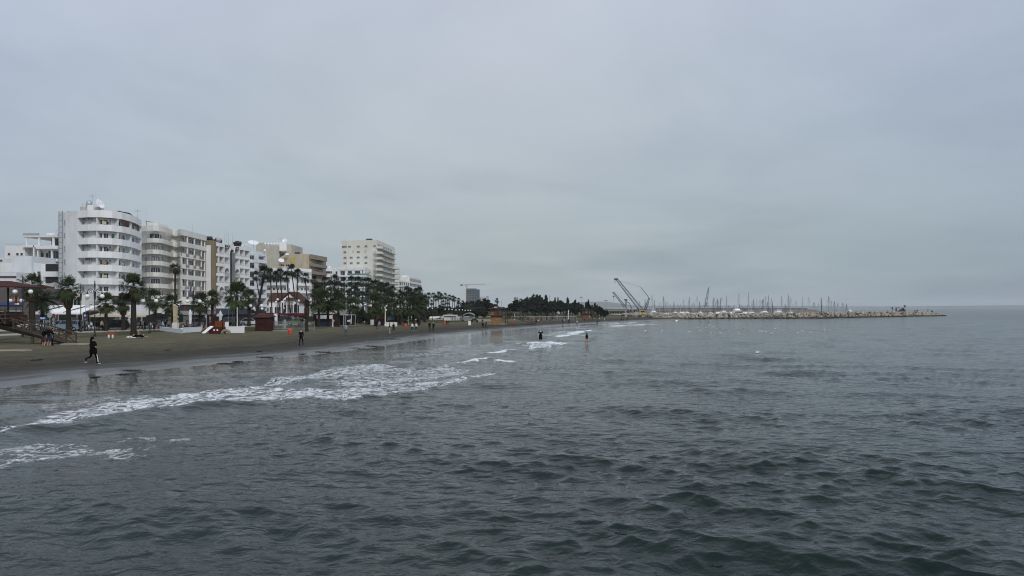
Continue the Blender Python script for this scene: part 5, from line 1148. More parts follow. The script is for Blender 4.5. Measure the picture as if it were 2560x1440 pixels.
for i, (px, top, w_, kd) in enumerate(mass):
    Y = 330 + (i * 53 % 7) * 10 if top < 764 else 290 + (i % 4) * 8
    tree(px, Y, top, 786 if kd in ('cone', 'col') else 779, w_ * (1.25 if kd in ('cone', 'col') else 1.55), kd, 'dark park tree, %s from the left in the mass behind the lifeguard towers' % nth(i + 1), G6)
G7 = 'trees beside the small red lifeguard tower'
for i, (px, top, w_, kd) in enumerate([(1456, 763, 12, 'round'), (1468, 751, 13, 'round'), (1480, 763, 9, 'round'), (1487, 761, 9, 'cone'), (1495, 763, 12, 'round'), (1503, 766, 10, 'round'), (1513, 775, 17, 'round')]):
    tree(px, 262 + i * 4, top, 796 if i > 4 else 790, w_ * 1.1, kd, 'dark tree, %s from the left of those around the small red lifeguard tower' % nth(i + 1), G7)
G8 = 'bushes and low trees under the palms'
for i, (px, Y, top, bot, w_) in enumerate([(905, 165, 772, 812, 26), (925, 160, 780, 812, 22), (890, 172, 775, 805, 26), (860, 178, 782, 802, 24), (1010, 172, 778, 806, 30), (985, 166, 776, 806, 26), (1060, 190, 770, 800, 26), (1080, 230, 768, 796, 26), (1100, 240, 766, 796, 28), (1120, 250, 766, 796, 26), (1140, 255, 768, 796, 24), (1164, 260, 772, 797, 26), (1190, 262, 772, 798, 24), (1212, 262, 776, 800, 20), (845, 200, 770, 800, 26), (800, 200, 775, 800, 24), (1045, 210, 765, 800, 28), (960, 185, 770, 804, 28), (935, 190, 768, 806, 24), (1275, 250, 782, 800, 20), (1060, 260, 758, 795, 20)]):
    tree(px, Y, top, bot, w_ * 1.15, 'oround', 'leafy bush, %s planted of those filling the gaps under the palms' % nth(i + 1), G8, 'bush', 'bush')
for i, (px, Y, w_, top) in enumerate([(497, 137, 24, 803), (572, 139, 30, 806), (550, 140, 24, 808)]):
    tree(px, Y, top, 826, w_, 'oround', ['low hedge bush behind the white wall by the statue', 'hedge bush behind the playground castle', 'hedge bush left of the playground slide tower'][i], None, 'bush', 'bush')
# ------------------------------------------------------------------ lamps
gl = MB().ell((0, 0, 0), 1, 1, 1, 16, 10).mesh('globe', globem, True)
def double_lamp(px, Y, top, label, arm=0.85, group='black double-globe street lamps'):
    x = X(px, Y); z0 = gz(x, Y); h = Z(top, Y) - z0; t = thing('street_lamp', label, 'street lamp', (x, Y, z0), 0, group)
    b = MB().lathe([(0.16, 0), (0.16, 0.3), (0.09, 0.45), (0.09, 1.2), (0.06, 1.3), (0.06, h - 0.9), (0.09, h - 0.7), (0.05, h - 0.55), (0.08, h - 0.45), (0.02, h - 0.25), (0.01, h)], 8); b.obj('post', black, t)
    zc = h - 1.75
    for s_ in (-1, 1):
        b = MB(); pts = []
        for i in range(9): a = math.pi * i / 8; pts.append((s_ * (0.12 + arm / 2 - arm / 2 * math.cos(a)), 0, zc + 0.55 * arm * math.sin(a)))
        b.path([(s_ * 0.06, 0, zc - 0.9), (s_ * 0.12, 0, zc)] + pts, 0.05, 5); b.path([(s_ * (0.12 + arm / 2 + 0.16 * math.cos(k)), 0, zc + 0.1 + 0.16 * math.sin(k)) for k in np.linspace(0, 5.5, 8)], 0.03, 4)
        b.tube((s_ * (0.12 + arm), 0, zc), (s_ * (0.12 + arm), 0, zc - 0.22), 0.07, 0.13, 8); b.obj('scroll_arm', black, t)
        inst('globe', gl, t, (s_ * (0.12 + arm), 0, zc - 0.5), (0, 0, 0), (0.28, 0.28, 0.28))
    return t
for px, Y, top, lb, am in [(57, 92, 684, 'double-globe lamp left of the stoutest palm at the far left', .85), (40, 108, 713, 'shorter double-globe lamp in front of the mauve restaurant', .7), (202, 108, 706, 'double-globe lamp overlapping the left part of the white awning', .75), (237, 93, 696, 'tall double-globe lamp in front of the curved white hotel', .8),
                       (374, 104, 712, 'double-globe lamp in front of the left rounded balconies', .8), (428, 126, 737, 'double-globe lamp half hidden behind the low palm left of the statue', .8), (484, 112, 716, 'double-globe lamp in front of the cream hotel entrance', .8), (640, 124, 731, 'double-globe lamp left of the red-roofed house', .8), (645, 150, 744, 'smaller double-globe lamp just right behind the lamp by the red-roofed house', .7)]:
    double_lamp(px, Y, top, lb, am)
def globe_lamp(px, Y, gy, r_, label, m=None, group='single-globe street lamps'):
    x = X(px, Y); z0 = gz(x, Y); h = Z(gy, Y) - z0; t = thing('street_lamp', label, 'street lamp', (x, Y, z0), 0, group)
    MB().lathe([(0.12, 0), (0.12, 0.5), (0.055, 0.7), (0.045, h - r_ - 0.1), (0.11, h - r_ + 0.03)], 7).obj('post', m or black, t); inst('globe', gl, t, (0, 0, h), (0, 0, 0), (r_, r_, r_))
singles = [(372, 135, 763), (447, 138, 764), (517, 142, 765), (582, 132, 741), (626, 150, 768), (690, 175, 755), (694, 140, 749), (706, 178, 755), (712, 155, 748), (737, 178, 758), (747, 145, 752), (710, 190, 771), (626, 142, 767), (778, 160, 760), (791, 165, 761), (809, 170, 760), (816, 150, 746), (850, 170, 758), (884, 150, 759), (901, 165, 761), (914, 165, 762), (925, 160, 764), (901, 185, 766), (925, 175, 768), (1069, 210, 772), (1081, 210, 771), (1070, 200, 769), (1113, 225, 773), (1122, 225, 773), (1130, 230, 774), (1140, 235, 775), (1148, 235, 775), (1156, 235, 775), (1163, 240, 776), (1170, 240, 776), (1176, 240, 776)]
singles = sorted(set(singles))
for i, (px, Y, gy) in enumerate(singles): globe_lamp(px, Y, gy, 0.24 if Y < 200 else 0.2, 'single-globe lamp, %s from the left along the promenade' % nth(i + 1))
# ------------------------------------------------------------------ cars
def car_parts(kind, L_=4.2, W_=1.75, hh=1.5):
    if kind == 'suv': prof = [(-2.1, .35), (2.1, .35), (2.12, .8), (1.95, .98), (1.1, 1.05), (-2.05, 1.05), (-2.12, .8)]; cab = [(1.15, 1.04), (.55, 1.6), (-1.75, 1.62), (-2.05, 1.04)]
    elif kind == 'pickup': prof = [(-2.5, .45), (2.45, .45), (2.5, .9), (2.3, 1.08), (1.2, 1.12), (-2.5, 1.12)]; cab = [(1.2, 1.1), (.65, 1.68), (-.7, 1.7), (-.9, 1.1)]
    else: prof = [(-2.0, .3), (2.0, .3), (2.05, .6), (1.85, .85), (.95, .93), (-1.9, .95), (-2.05, .7)]; cab = [(1.05, .92), (.35, 1.42), (-1.15, 1.45), (-1.8, .93)]
    b = MB(); y = W_ / 2; n = len(prof)
    vs = [(p[0], -y, p[1]) for p in prof] + [(p[0] * .97, -y + .0, p[1]) for p in prof]
    b.sideprism(prof, -y, y)
    c = MB(); y2 = y * .82
    c.add([(p[0], -y * .97 if i in (0, 3) else -y2, p[1]) for i, p in enumerate(cab)] + [(p[0], y * .97 if i in (0, 3) else y2, p[1]) for i, p in enumerate(cab)], [(0, 1, 2, 3), (7, 6, 5, 4), (1, 5, 6, 2), (0, 4, 5, 1), (3, 2, 6, 7), (0, 3, 7, 4)])
    r_ = MB(); r_.add([(cab[1][0] - .05, -y2 + .04, cab[1][1] + .01), (cab[2][0] + .05, -y2 + .04, cab[2][1] + .01), (cab[2][0] + .05, y2 - .04, cab[2][1] + .01), (cab[1][0] - .05, y2 - .04, cab[1][1] + .01)] + [(cab[1][0] - .15, -y2 + .08, cab[1][1] + .06), (cab[2][0] + .15, -y2 + .08, cab[2][1] + .06), (cab[2][0] + .15, y2 - .08, cab[2][1] + .06), (cab[1][0] - .15, y2 - .08, cab[1][1] + .06)], [(0, 1, 2, 3), (7, 6, 5, 4), (0, 4, 5, 1), (1, 5, 6, 2), (2, 6, 7, 3), (3, 7, 4, 0)])
    for s_ in (-1, 1):
        for f in (0.02, .5, .98):
            x0, x1 = cab[0][0] * (1 - f) + cab[3][0] * f, cab[1][0] * (1 - f) + cab[2][0] * f; r_.tube((x0, s_ * y * .97, cab[0][1]), (x1, s_ * (y2 + .01), cab[1][1]), .05, n=4)
    return b, c, r_, cab
CARM = {}
for kd in ('suv', 'hatch', 'pickup'):
    b_, c_, r_, cab = car_parts(kd); CARM[kd] = (b_.mesh('body', None), c_.mesh('cabin_glass', glass), r_.mesh('cabin_frame', None))
    CARM[kd][0].materials.append(white); CARM[kd][2].materials.append(white)
tyre = MB().tube((0, -.11, 0), (0, .11, 0), .33, n=16).mesh('tyre', cm((0.015, 0.015, 0.015))); rim = MB().tube((0, -.125, 0), (0, .125, 0), .19, n=10).mesh('rim', galv)
hl = MB().box(-.03, .03, -.16, .16, -.07, .07).mesh('headlight', frame); tl = MB().box(-.03, .03, -.12, .12, -.12, .12).mesh('tail_light', mat('red_lens', (0.3, 0.02, 0.02), 0.3))
def car(px, Y, kind, col, rot, label, cat='car', group='cars parked along the promenade road'):
    x = X(px, Y); z0 = 0.66 if Y < 300 and x < np.interp(Y, EDY, EDX) - 5 else (0.70 if x < np.interp(Y, EDY, EDX) else gz(x, Y)); t = thing('parked_car' if kind != 'pickup' else 'pickup_truck', label, cat, (x, Y, z0), R(rot), group)
    m = mat('car_paint_%d_%d_%d' % tuple(int(c * 999) for c in col), col, 0.25, 0.03, metal=0.2)
    for me, nm in zip(CARM[kind], ('body', 'cabin_glass', 'cabin_frame')):
        o = inst(nm, me, t)
        if nm != 'cabin_glass': o.material_slots[0].link = 'OBJECT'; o.material_slots[0].material = m
    wb = 1.3 if kind != 'pickup' else 1.55
    for sx_ in (-1, 1):
        for sy_ in (-1, 1): wo = inst('wheel', tyre, t, (sx_ * wb, sy_ * .78, .33)); inst('rim', rim, wo, (0, sy_ * .01, 0))
    hx, hz = {'suv': (2.1, .82), 'hatch': (1.98, .66), 'pickup': (2.46, .85)}[kind]
    for s_ in (-1, 1): inst('headlight', hl, t, (hx, s_ * .62, hz)); inst('tail_light', tl, t, (-hx + .02, s_ * .66, hz))
    return t
for a in [(171, 113, 'suv', (.22, .30, .36), 180, 'pale blue estate car behind the shaggy-trunked palm'), (133, 116, 'hatch', (.30, .33, .36), 200, 'silver car half hidden by the group at the ramp'), (60, 119, 'hatch', (.5, .5, .5), 180, 'white car seen through the timber ramp braces'), (98, 121, 'hatch', (.04, .16, .17), 180, 'teal car seen through the ramp, left of the silver one'),
          (289, 119, 'suv', (.012, .013, .015), 200, 'black parked estate car between two fan palms'), (400, 126, 'hatch', (.16, .18, .22), 150, 'dark grey-blue car behind the crowd left of the statue'), (478, 132, 'suv', (.20, .20, .19), 200, 'dusty silver-grey car behind the low white wall'), (503, 135, 'hatch', (.10, .10, .1), 180, 'dark grey car right behind the dusty silver one'),
          (571, 145, 'suv', (.09, .09, .09), 160, 'dark car behind the playground castle'), (625, 147, 'hatch', (.6, .6, .6), 20, 'white hatchback left of the dark red shed'), (742, 152, 'hatch', (.14, .19, .09), 190, 'dusty green small car behind the grey fence'), (711, 160, 'suv', (.03, .05, .05), 180, 'dark green car behind the grey fence'),
          (902, 178, 'suv', (.30, .36, .42), 250, 'silver off-road car right of the open pergola kiosk')]: car(*a)
car(1124, 212, 'pickup', (.62, .63, .64), 180, 'white pickup truck parked before the low white terraces', 'truck', None)
# ------------------------------------------------------------------ street furniture and beach buildings
def at_ground(px, py):
    x, y, z = hit(px, py); return x, y, z
def shed(name, label, px0, px1, pyb, wall_top, roof_top, Y, m, rm, eave=1.5, cat='kiosk', side=0):
    x0, x1 = X(px0, Y), X(px1, Y); z0 = gz((x0 + x1) / 2, Y); t = thing(name, label, cat, ((x0 + x1) / 2, Y + 1, z0)); zw, zr = Z(wall_top, Y), Z(roof_top, Y); D = 2.6
    MB().box(x0, x1, Y, Y + D, z0 - .1, zw).obj('wall', m, t); e = .25
    MB().add([(x0 - e, Y - e, zw), (x1 + e, Y - e, zw), (x1, Y + D / 2, zr), (x0, Y + D / 2, zr), (x1 + e, Y + D + e, zw), (x0 - e, Y + D + e, zw), (x0 - e, Y - e, zw - .1), (x1 + e, Y - e, zw - .1)], [(0, 1, 2, 3), (3, 2, 4, 5), (6, 7, 1, 0), (1, 4, 2), (0, 3, 5)]).obj('roof', rm, t)
    b = MB()
    for i in range(6): zz = z0 + (zw - z0) * i / 6 + .15; b.box(x0 - .015, x1 + .015, Y - .02, Y - .003, zz, zz + .035)
    b.obj('battens', darkwood, t); MB().box(x0 + .3, x1 - .5, Y - .05, Y - .021, z0 + (zw - z0) * .5, z0 + (zw - z0) * .53).obj('hatch_ledge', m, t); rel(t); return t
shed('timber_shed', 'dark red timber shed with pitched roof at the left end of the grey fence', 638, 673, 828, 793, 785, 114, redwood, redroof)
shed('timber_shed', 'dark maroon shed left of the cream panel and second playground', 942, 962, 813, 797, 789, 150, mat('maroon', (0.06, 0.014, 0.018)), redroof)
# grey picket fence
x0, x1, Y = X(679, 116), X(785, 116), 116
t = thing('picket_fence', 'pale grey picket fence right of the dark red shed', 'fence', ((x0 + x1) / 2, Y, gz(x1, Y))); z0 = gz(x0, Y)
b = MB(); n = 44
for i in range(n): xx = x0 + (x1 - x0) * i / n; b.box(xx, xx + .03, Y, Y + .03, z0, z0 + 1.45)
for zz in (.3, 1.3): b.box(x0, x1, Y + .031, Y + .06, z0 + zz, z0 + zz + .06)
b.obj('pickets', steel, t)
for i in range(5): xx = x0 + (x1 - x0) * i / 4; MB().box(xx - .04, xx + .04, Y + .061, Y + .14, z0 - .1, z0 + 1.55).obj('post', steel, t)
rel(t)
def sheets(label, px, Y, w_, h_, z, m, name='banner', cat='banner', legs=True):
    x = X(px, Y); z0 = gz(x, Y); t = thing(name, label, cat, (x, Y, z0)); MB().box(-w_ / 2, w_ / 2, -.03, .03, z, z + h_).obj('panel', m, t)
    if legs:
        for s_ in (-1, 1): MB().tube((s_ * w_ / 2 * .9, 0.06, 0), (s_ * w_ / 2 * .9, 0.06, z + h_), .03).obj('leg', steel, t)
    return t
sheets('tall white banner standing behind the grey fence', 689, 119, .58, 1.4, 1.25, hullw)
sheets('pale board leaning behind the fence middle', 712, 118, .35, 1.5, .2, galv, 'board', 'board'); sheets('second white strip board behind the fence', 690.5, 117.5, .45, .7, .9, frame, 'board', 'board')
sheets('cream tilted board left of the maroon shed', 931, 150, .8, 1.05, .1, cream, 'board', 'board')
sheets('large cream panel in front of the second playground', 979, 140, 2.1, .8, .05, cream, 'wall_panel', 'panel')
sheets('bright white board left of the parked motorbike on the sand', 1174, 152, .55, .85, .1, hullw, 'board', 'board')
# white low walls by the playground
def wallthing(label, pts, h, m, th=.35, ext=None):
    z0 = min(gz(a, b_) for a, b_ in pts); t = thing('low_wall', label, 'wall', (pts[0][0], pts[0][1], z0)); Pp = Path(pts, True); b = MB(); strip(b, Pp, 0, Pp.len, z0 - .2, h, 0, th); b.obj('wall', m, t)
    b = MB(); strip(b, Pp, 0, Pp.len, h + .001, h + .05, .02, th + .04); b.obj('coping', m, t); rel(t)
brw = mat('bright_white_wall', (0.78, 0.79, 0.79), 0.7, 0.03)
wallthing('bright white low wall at the statue, its near face turned to the sea', [(X(400, 116), 116), (X(456, 103.5), 103.5), (X(457.5, 106), 106)], Z(822, 107), brw)
wallthing('long grey-white low wall running back from the statue wall', [(X(458, 106.3), 106.3), (X(505, 112), 112)], Z(819.5, 108), bwhite)
wallthing('white low wall between playground castle and lamp', [(X(566, 106), 106), (X(611, 106), 106), (X(611.5, 110), 110)], Z(817, 106), brw)
wallthing('white block wall upright behind the slide castle', [(X(558, 111), 111), (X(572, 111), 111), (X(572, 113), 113)], Z(806, 111), brw)
# statue
x, Y = X(439, 118), 118; z0 = .62; t = thing('stone_statue', 'carved yellow limestone statue on a square plinth', 'statue', (x, Y, z0))
MB().lathe([(.55, 0), (.55, 1.15), (.48, 1.2)], 4, (0, 0, 0)).obj('plinth', cream, t, rot=(0, 0, R(45)))
b = MB(); pr = [(-.30, 1.2), (.34, 1.2), (.40, 1.55), (.28, 1.6), (.30, 1.85), (.42, 1.95), (.44, 2.15), (.26, 2.3), (.22, 2.6), (.30, 2.7), (.28, 3.0), (.34, 3.3), (.28, 3.75), (-.1, 4.1), (-.34, 4.2), (-.30, 3.0), (-.26, 2.0)]
b.sideprism(pr[::-1], -.25, .25); b.obj('carving', stone, t)
# folded parasols, arbour
def parasol(px, Y, top, label, m=None):
    x = X(px, Y); z0 = .72; h = Z(top, Y) - z0; t = thing('folded_parasol', label, 'parasol', (x, Y, z0), 0, 'folded white parasols')
    MB().tube((0, 0, 0), (0, 0, h), .04).obj('pole', galv, t); MB().lathe([(.18, h * .22), (.26, h * .45), (.24, h * .6), (.30, h * .78), (.12, h * .95), (.02, h * .995)], 8).obj('canopy', m or awn, t)
parasol(475.5, 128, 773, 'tall white folded parasol right of the statue'); parasol(527, 136, 776, 'grey folded parasol left of the castle roof', cream); parasol(551, 130, 776, 'grey folded parasol right of the castle roof', cream)
x, Y = X(331, 121), 121; t = thing('white_arbour', 'white wooden arbour frame behind the big fan palm', 'arbour', (x, Y, .7))
for s_ in (-.5, .5): MB().box(s_ - .12, s_ + .12, -.1, .1, 0, 1.85).obj('post', brw, t)
MB().add([(-.75, -.2, 1.85), (.75, -.2, 1.85), (.75, .2, 1.85), (-.75, .2, 1.85), (0, -.2, 2.1), (0, .2, 2.1)], [(3, 2, 1, 0), (0, 1, 4), (2, 3, 5), (1, 2, 5, 4), (3, 0, 4, 5)]).obj('top', brw, t)
# playground castle
x, y, z0 = hit(535, 834.5); t = thing('playground_castle', 'red playground castle with white slide, pitched tower and khaki tube', 'playground', (x, y, z0)); S = y / F   # metres per pixel
def q(px, py): return ((px - 535) * S, (834.5 - py) * S)
b = MB(); 
for a, c, d_, e in ((508, 834, 512, 818), (552, 834, 556, 800), (531, 834, 534, 796), (518, 818, 522, 786), (535, 818, 538, 786)): (xa, za), (xb, zb) = q(a, c), q(d_, e); b.box(xa, xb, -.1, .1, za, zb)
b.obj('post', redwood, t); MB().box(q(523, 0)[0], q(556, 0)[0], -.2, 1.2, q(0, 834)[1], q(0, 818)[1]).obj('base_cabin', mat('playset_red', (0.075, 0.016, 0.013)), t)
for px in (537, 545): MB().box(q(px - 2, 0)[0], q(px + 2, 0)[0], -.24, -.21, q(0, 827)[1], q(0, 823)[1]).obj('white_window', hullw, t)
MB().box(q(538, 0)[0], q(556, 0)[0], -.15, .9, q(0, 817.5)[1], q(0, 803)[1]).obj('orange_panel', mat('orange_timber', (0.17, 0.05, 0.018)), t)
MB().box(q(523, 0)[0], q(531, 0)[0], -.1, 1.0, q(0, 817.5)[1], q(0, 806)[1]).obj('tower_panel', mat('playset_red', (0.075, 0.016, 0.013)), t)
xa, xb = q(521, 0)[0], q(541, 0)[0]; zr0, zr1 = q(0, 791)[1], q(0, 784)[1]; xm = (xa + xb) / 2 - .1
MB().add([(xa, -.2, zr0), (xm, -.2, zr1), (xm, 1.4, zr1), (xa, 1.4, zr0), (xb, -.2, zr0), (xb, 1.4, zr0), (xm, -.2, zr1 - .08), (xa, -.2, zr0 - .08), (xb, -.2, zr0 - .08)], [(0, 1, 2, 3), (1, 4, 5, 2), (0, 7, 6, 1), (1, 6, 8, 4)]).obj('tower_roof', mat('playset_red', (0.075, 0.016, 0.013)), t)
MB().add([(q(538, 0)[0], .2, q(0, 791)[1]), (q(555, 0)[0], .2, q(0, 791)[1]), (q(550, 0)[0], 1.0, q(0, 785)[1]), (q(537, 0)[0], 1.0, q(0, 784)[1])], [(0, 1, 2, 3)]).obj('grey_roof', galv, t)
(xa, za), (xb, zb) = q(512, 833), q(529, 817); b = MB(); sl = .35
b.add([(xa, -.9, za), (xa + sl * 1.1, -.9, za), (xb + sl, -.25, zb), (xb - .1, -.25, zb), (xa, -.9, za + .12), (xa + sl * 1.1, -.9, za + .04), (xb + sl, -.25, zb + .12), (xb - .1, -.25, zb + .12)], [(0, 1, 2, 3), (7, 6, 5, 4), (0, 4, 5, 1), (2, 6, 7, 3), (1, 5, 6, 2), (3, 7, 4, 0)]); b.obj('slide', hullw, t)
b = MB(); rr = 9.5 * S; cxx, czz = q(566, 826)
for i in range(10):
    a0, a1 = math.pi * .98 - math.pi * .98 * i / 10, math.pi * .98 - math.pi * .98 * (i + 1) / 10; b.tube((cxx + rr * math.cos(a0), -.2, rr * .9 * math.sin(a0)), (cxx + rr * math.cos(a1), -.2, rr * .9 * math.sin(a1)), .22, n=8)
b.obj('crawl_tube', tubec, t, True); b = MB()
for i in range(5): b.box(q(507 + i * 2.6, 0)[0], q(509 + i * 2.6, 0)[0], -.6, -.5, q(0, 829 - i * 2)[1], q(0, 826 - i * 3)[1])
b.obj('ladder_steps', timber, t)
# second playground
x, y, z0 = hit(990, 811); t = thing('playground_tower', 'small playground tower with blue roof and orange slide behind the cream panel', 'playground', (x, y, z0)); S = y / F
b = MB()
for sx_ in (-.9, .9):
    for sy_ in (0, 1.4): MB().box(sx_ - 1.0 - .08, sx_ - 1.0 + .08, sy_ - .08, sy_ + .08, 0, 2.2).obj('post', redwood, t)
MB().add([(-2.3, -.3, 2.1), (-.0, -.3, 2.1), (-.0, 1.7, 2.1), (-2.3, 1.7, 2.1), (-1.5, .7, 2.6), (-.6, .7, 2.6)], [(0, 1, 5, 4), (1, 2, 5), (2, 3, 4, 5), (3, 0, 4)]).obj('roof', mat('playset_blue', (0.05, 0.07, 0.10)), t)
MB().box(-2.2, -1.3, -.1, 1.4, .9, 1.5).obj('orange_panel', mat('playset_brown', (0.22, 0.1, 0.05)), t); MB().box(-1.25, -.5, -.12, 1.4, .9, 1.7).obj('blue_panel', mat('playset_bright_blue', (0.05, 0.13, 0.28)), t)
MB().add([(-.1, .2, 1.4), (.2, .9, 1.4), (1.5, .9, .1), (1.2, .2, .1), (-.1, .2, 1.3), (.2, .9, 1.3), (1.5, .9, 0), (1.2, .2, 0)], [(3, 2, 1, 0), (4, 5, 6, 7), (0, 1, 5, 4), (2, 3, 7, 6), (0, 4, 7, 3), (1, 2, 6, 5)]).obj('slide', mat('playset_orange', (0.3, 0.07, 0.03)), t)
for xx in (.5, .9): MB().tube((xx, .5, 0), (xx, .5, 1.7), .07).obj('post', mat('playset_orange', (0.3, 0.07, 0.03)), t)
# spring rider
x, y, z0 = hit(279, 846); t = thing('spring_rocker', 'small orange and white spring rocker on the grass', 'play rocker', (x, y, z0))
MB().box(-.42, .42, -.15, .15, .35, .6).obj('seat', mat('rocker_orange', (0.35, 0.09, 0.03)), t)
for s_ in (-1, 1): MB().ell((s_ * .22, -.2, .2), .12, .1, .25).obj('wheel_disc', frame, t); MB().tube((s_ * .4, 0, .55), (s_ * .42, 0, 1.0), .025).obj('handle', black, t)
MB().tube((0, 0, 0), (0, 0, .4), .1).obj('spring', black, t)
# litter bins
def bin_(px, py, hpx, label):
    x, y, z0 = hit(px, py); s_ = hpx / F * y; t = thing('litter_bin', label, 'litter bin', (x, y, z0), 0, 'orange litter bins on the sand')
    MB().lathe([(.30 * s_, .12 * s_), (.36 * s_, .5 * s_), (.38 * s_, .85 * s_), (.34 * s_, .95 * s_), (.1 * s_, 1.0 * s_)], 10).obj('barrel', orange, t); MB().tube((0, 0, 0), (0, 0, .15 * s_), .06).obj('foot', galv, t)
for a in ((724.5, 836, 14, 'orange-red litter bin left of the walking woman in black'), (1014, 819.5, 9.5, 'orange litter bin left of the two walkers in white tops'), (1111.5, 813.5, 9, 'orange litter bin beside the white pickup'), (1281, 809.5, 7, 'orange litter bin right of the two-storey lifeguard tower')): bin_(*a)
# arched kiosk and pergola
Y = 148; t = thing('arched_kiosk', 'dark red kiosk with arched white roof and white menu boards', 'kiosk', (X(812, Y), Y, gz(X(812, Y), Y))); z0 = gz(X(812, Y), Y)
xa, xb = X(783, Y), X(842, Y); zw = Z(785, Y); MB().box(xa, xb, Y, Y + 6, z0 - .1, zw).obj('wall', redwood, t)
def arc(xa, xb, zb, zt_, n=14): return [(xa + (xb - xa) * i / n, zb + (zt_ - zb) * math.sin(math.pi * i / n) ** .8) for i in range(n + 1)]
ar = arc(xa - .3, xb + .3, zw + .02, Z(774, Y)); b = MB(); b.sideprism((ar)[::-1], Y - .1, Y + .1); b.obj('gable', cream, t)
b = MB()
for (x0_, z0_), (x1_, z1_) in zip(ar[:-1], ar[1:]): b.add([(x0_, Y - .5, z0_ + .05), (x1_, Y - .5, z1_ + .05), (x1_, Y + 6, z1_ + .05), (x0_, Y + 6, z0_ + .05), (x0_, Y - .5, z0_ + .17), (x1_, Y - .5, z1_ + .17), (x1_, Y + 6, z1_ + .17), (x0_, Y + 6, z0_ + .17)], [(0, 1, 2, 3), (7, 6, 5, 4), (0, 4, 5, 1), (3, 2, 6, 7)])
b.obj('arched_roof', cream, t)
for a, c in ((792, 797), (801, 817), (819, 832)): MB().box(X(a, Y), X(c, Y), Y - .08, Y - .02, Z(797, Y), Z(788, Y)).obj('white_board', hullw, t)
MB().box(X(800, Y), X(829, Y), Y - .1, Y - .02, z0, Z(806, Y)).obj('blue_dado', mat('dado_blue', (0.03, 0.06, 0.13)), t); rel(t)
Y = 150; t = thing('open_pergola_bar', 'open bar with grey sheet roof and white frame right of the arched kiosk', 'kiosk', (X(865, Y), Y, .6))
MB().add([(X(848, Y), Y - 2, Z(786, Y)), (X(876, Y), Y - 2, Z(788, Y)), (X(870, Y), Y + 4, Z(777, Y)), (X(843, Y), Y + 4, Z(776, Y)), (X(848, Y), Y - 2, Z(787, Y)), (X(876, Y), Y - 2, Z(789, Y))], [(0, 1, 2, 3), (4, 5, 1, 0)]).obj('roof', greyw, t)
MB().box(X(846, Y), X(863, Y), Y, Y + 4, .6, Z(787, Y)).obj('interior_shade_block', shade_in, t)  # solid box, the shade under the bar roof put into its colour
for px in (848, 864, 868): MB().tube((X(px, Y), Y - 1.8, .6), (X(px, Y), Y - 1.8, Z(787, Y)), .09).obj('post', galv, t)
MB().path([(X(868, Y), Y - 1.8, Z(787, Y)), (X(893, Y), Y - 1.8, Z(787, Y)), (X(893, Y), Y - 1.8, .6)], .07).obj('white_frame', galv, t)
MB().box(X(871, Y), X(878, Y), Y - 1, Y, Z(804, Y), Z(800, Y)).obj('counter', hullw, t); rel(t)
# white masts with fittings
def mastpole(px, py, top, label, r_=.07, heads=0, m=None):
    x, y, z0 = hit(px, py); h = Z(top, y) - z0; t = thing('white_pole', label, 'pole', (x, y, z0), 0, 'slim white poles on the beach'); MB().lathe([(r_ * 1.6, 0), (r_ * 1.5, h * .1), (r_, h * .12), (r_ * .8, h)], 7).obj('pole', m or hullw, t)
    for i in range(heads): inst('globe', gl, t, ((-.1, .25, .2)[i], 0, h - .25 - (.0, -.35, .45)[i]), (0, 0, 0), (.15, .15, .17))
for a in [(593, 832, 768, 'grey-white pole left of the dark red shed', .06), (831, 816.5, 783, 'white pole in front of the kiosk menu boards', .07), (842, 813, 776, 'thin white pole at the right corner of the arched kiosk', .05), (878.5, 810, 752, 'tall white pole with a box head right of the pergola bar', .07), (963, 815.5, 766, 'thick white pole with cluster of globes right of the maroon shed', .1, 3), (1021, 812, 778, 'thin pale pole left of the white-topped walkers', .05), (1286, 800, 783, 'white pole right of the two-storey lifeguard tower', .06), (1302, 792, 768, 'pale pole by the fallen ramp timbers', .07), (1342, 796, 781, 'pale pole at the volleyball court', .07), (1353, 799, 780, 'bright white pole beside two bathers', .07), (1394, 788, 770, 'pale pole before the dark pines', .07)]: mastpole(*a)
# road signs
def sign(px, Y, zc_py, r_, label, m, disc=True, board=None):
    x = X(px, Y); z0 = .7; zc = Z(zc_py, Y); t = thing('road_sign', label, 'sign', (x, Y, z0)); MB().tube((0, .06, 0), (0, .06, zc - z0 + (r_ if disc else .2)), .045).obj('post', galv, t)
    if disc: MB().tube((0, 0, zc - z0), (0, .03, zc - z0), r_, n=20).obj('disc', m, t)
    else:
        w_, h_ = board; b = MB(); b.sideprism([(-w_ / 2, zc - z0 - h_ / 2), (w_ * .3, zc - z0 - h_ / 2), (w_ / 2, zc - z0), (w_ * .3, zc - z0 + h_ / 2), (-w_ / 2, zc - z0 + h_ / 2)][::-1], 0, .04); b.obj('board', m, t)
        b = MB()
        for i in range(5): b.box(-w_ * .38 + i * w_ * .13, -w_ * .38 + i * w_ * .13 + w_ * .09, -.02, -.003, zc - z0 - h_ * .18 * (i % 2), zc - z0 + h_ * .28)
        b.obj('white_symbols', hullw, t)
    return t
sign(124, 100, 788, .35, 'round sign seen from its grey back behind the ramp', galv); sign(134, 104, 788.5, .24, 'small round red sign on black post at the ramp', mat('sign_red', (.3, .04, .03)), True)
sign(108, 101, 796, .3, 'blue arrow sign with white symbols behind the ramp', mat('sign_blue', (0.02, 0.06, 0.22)), False, (1.05, .42)); sign(104, 99, 814, .2, 'low round white sign behind the ramp braces', hullw)
sign(213, 116, 790, .3, 'blue notice on a pole under the white awning', mat('sign_blue2', (0.03, 0.04, 0.2)), False, (.45, .8)); sign(516, 120, 791, .28, 'round pale sign left of the playground castle', galv); sign(833, 128, 802, .22, 'small round pale sign by the kiosk pole', galv)
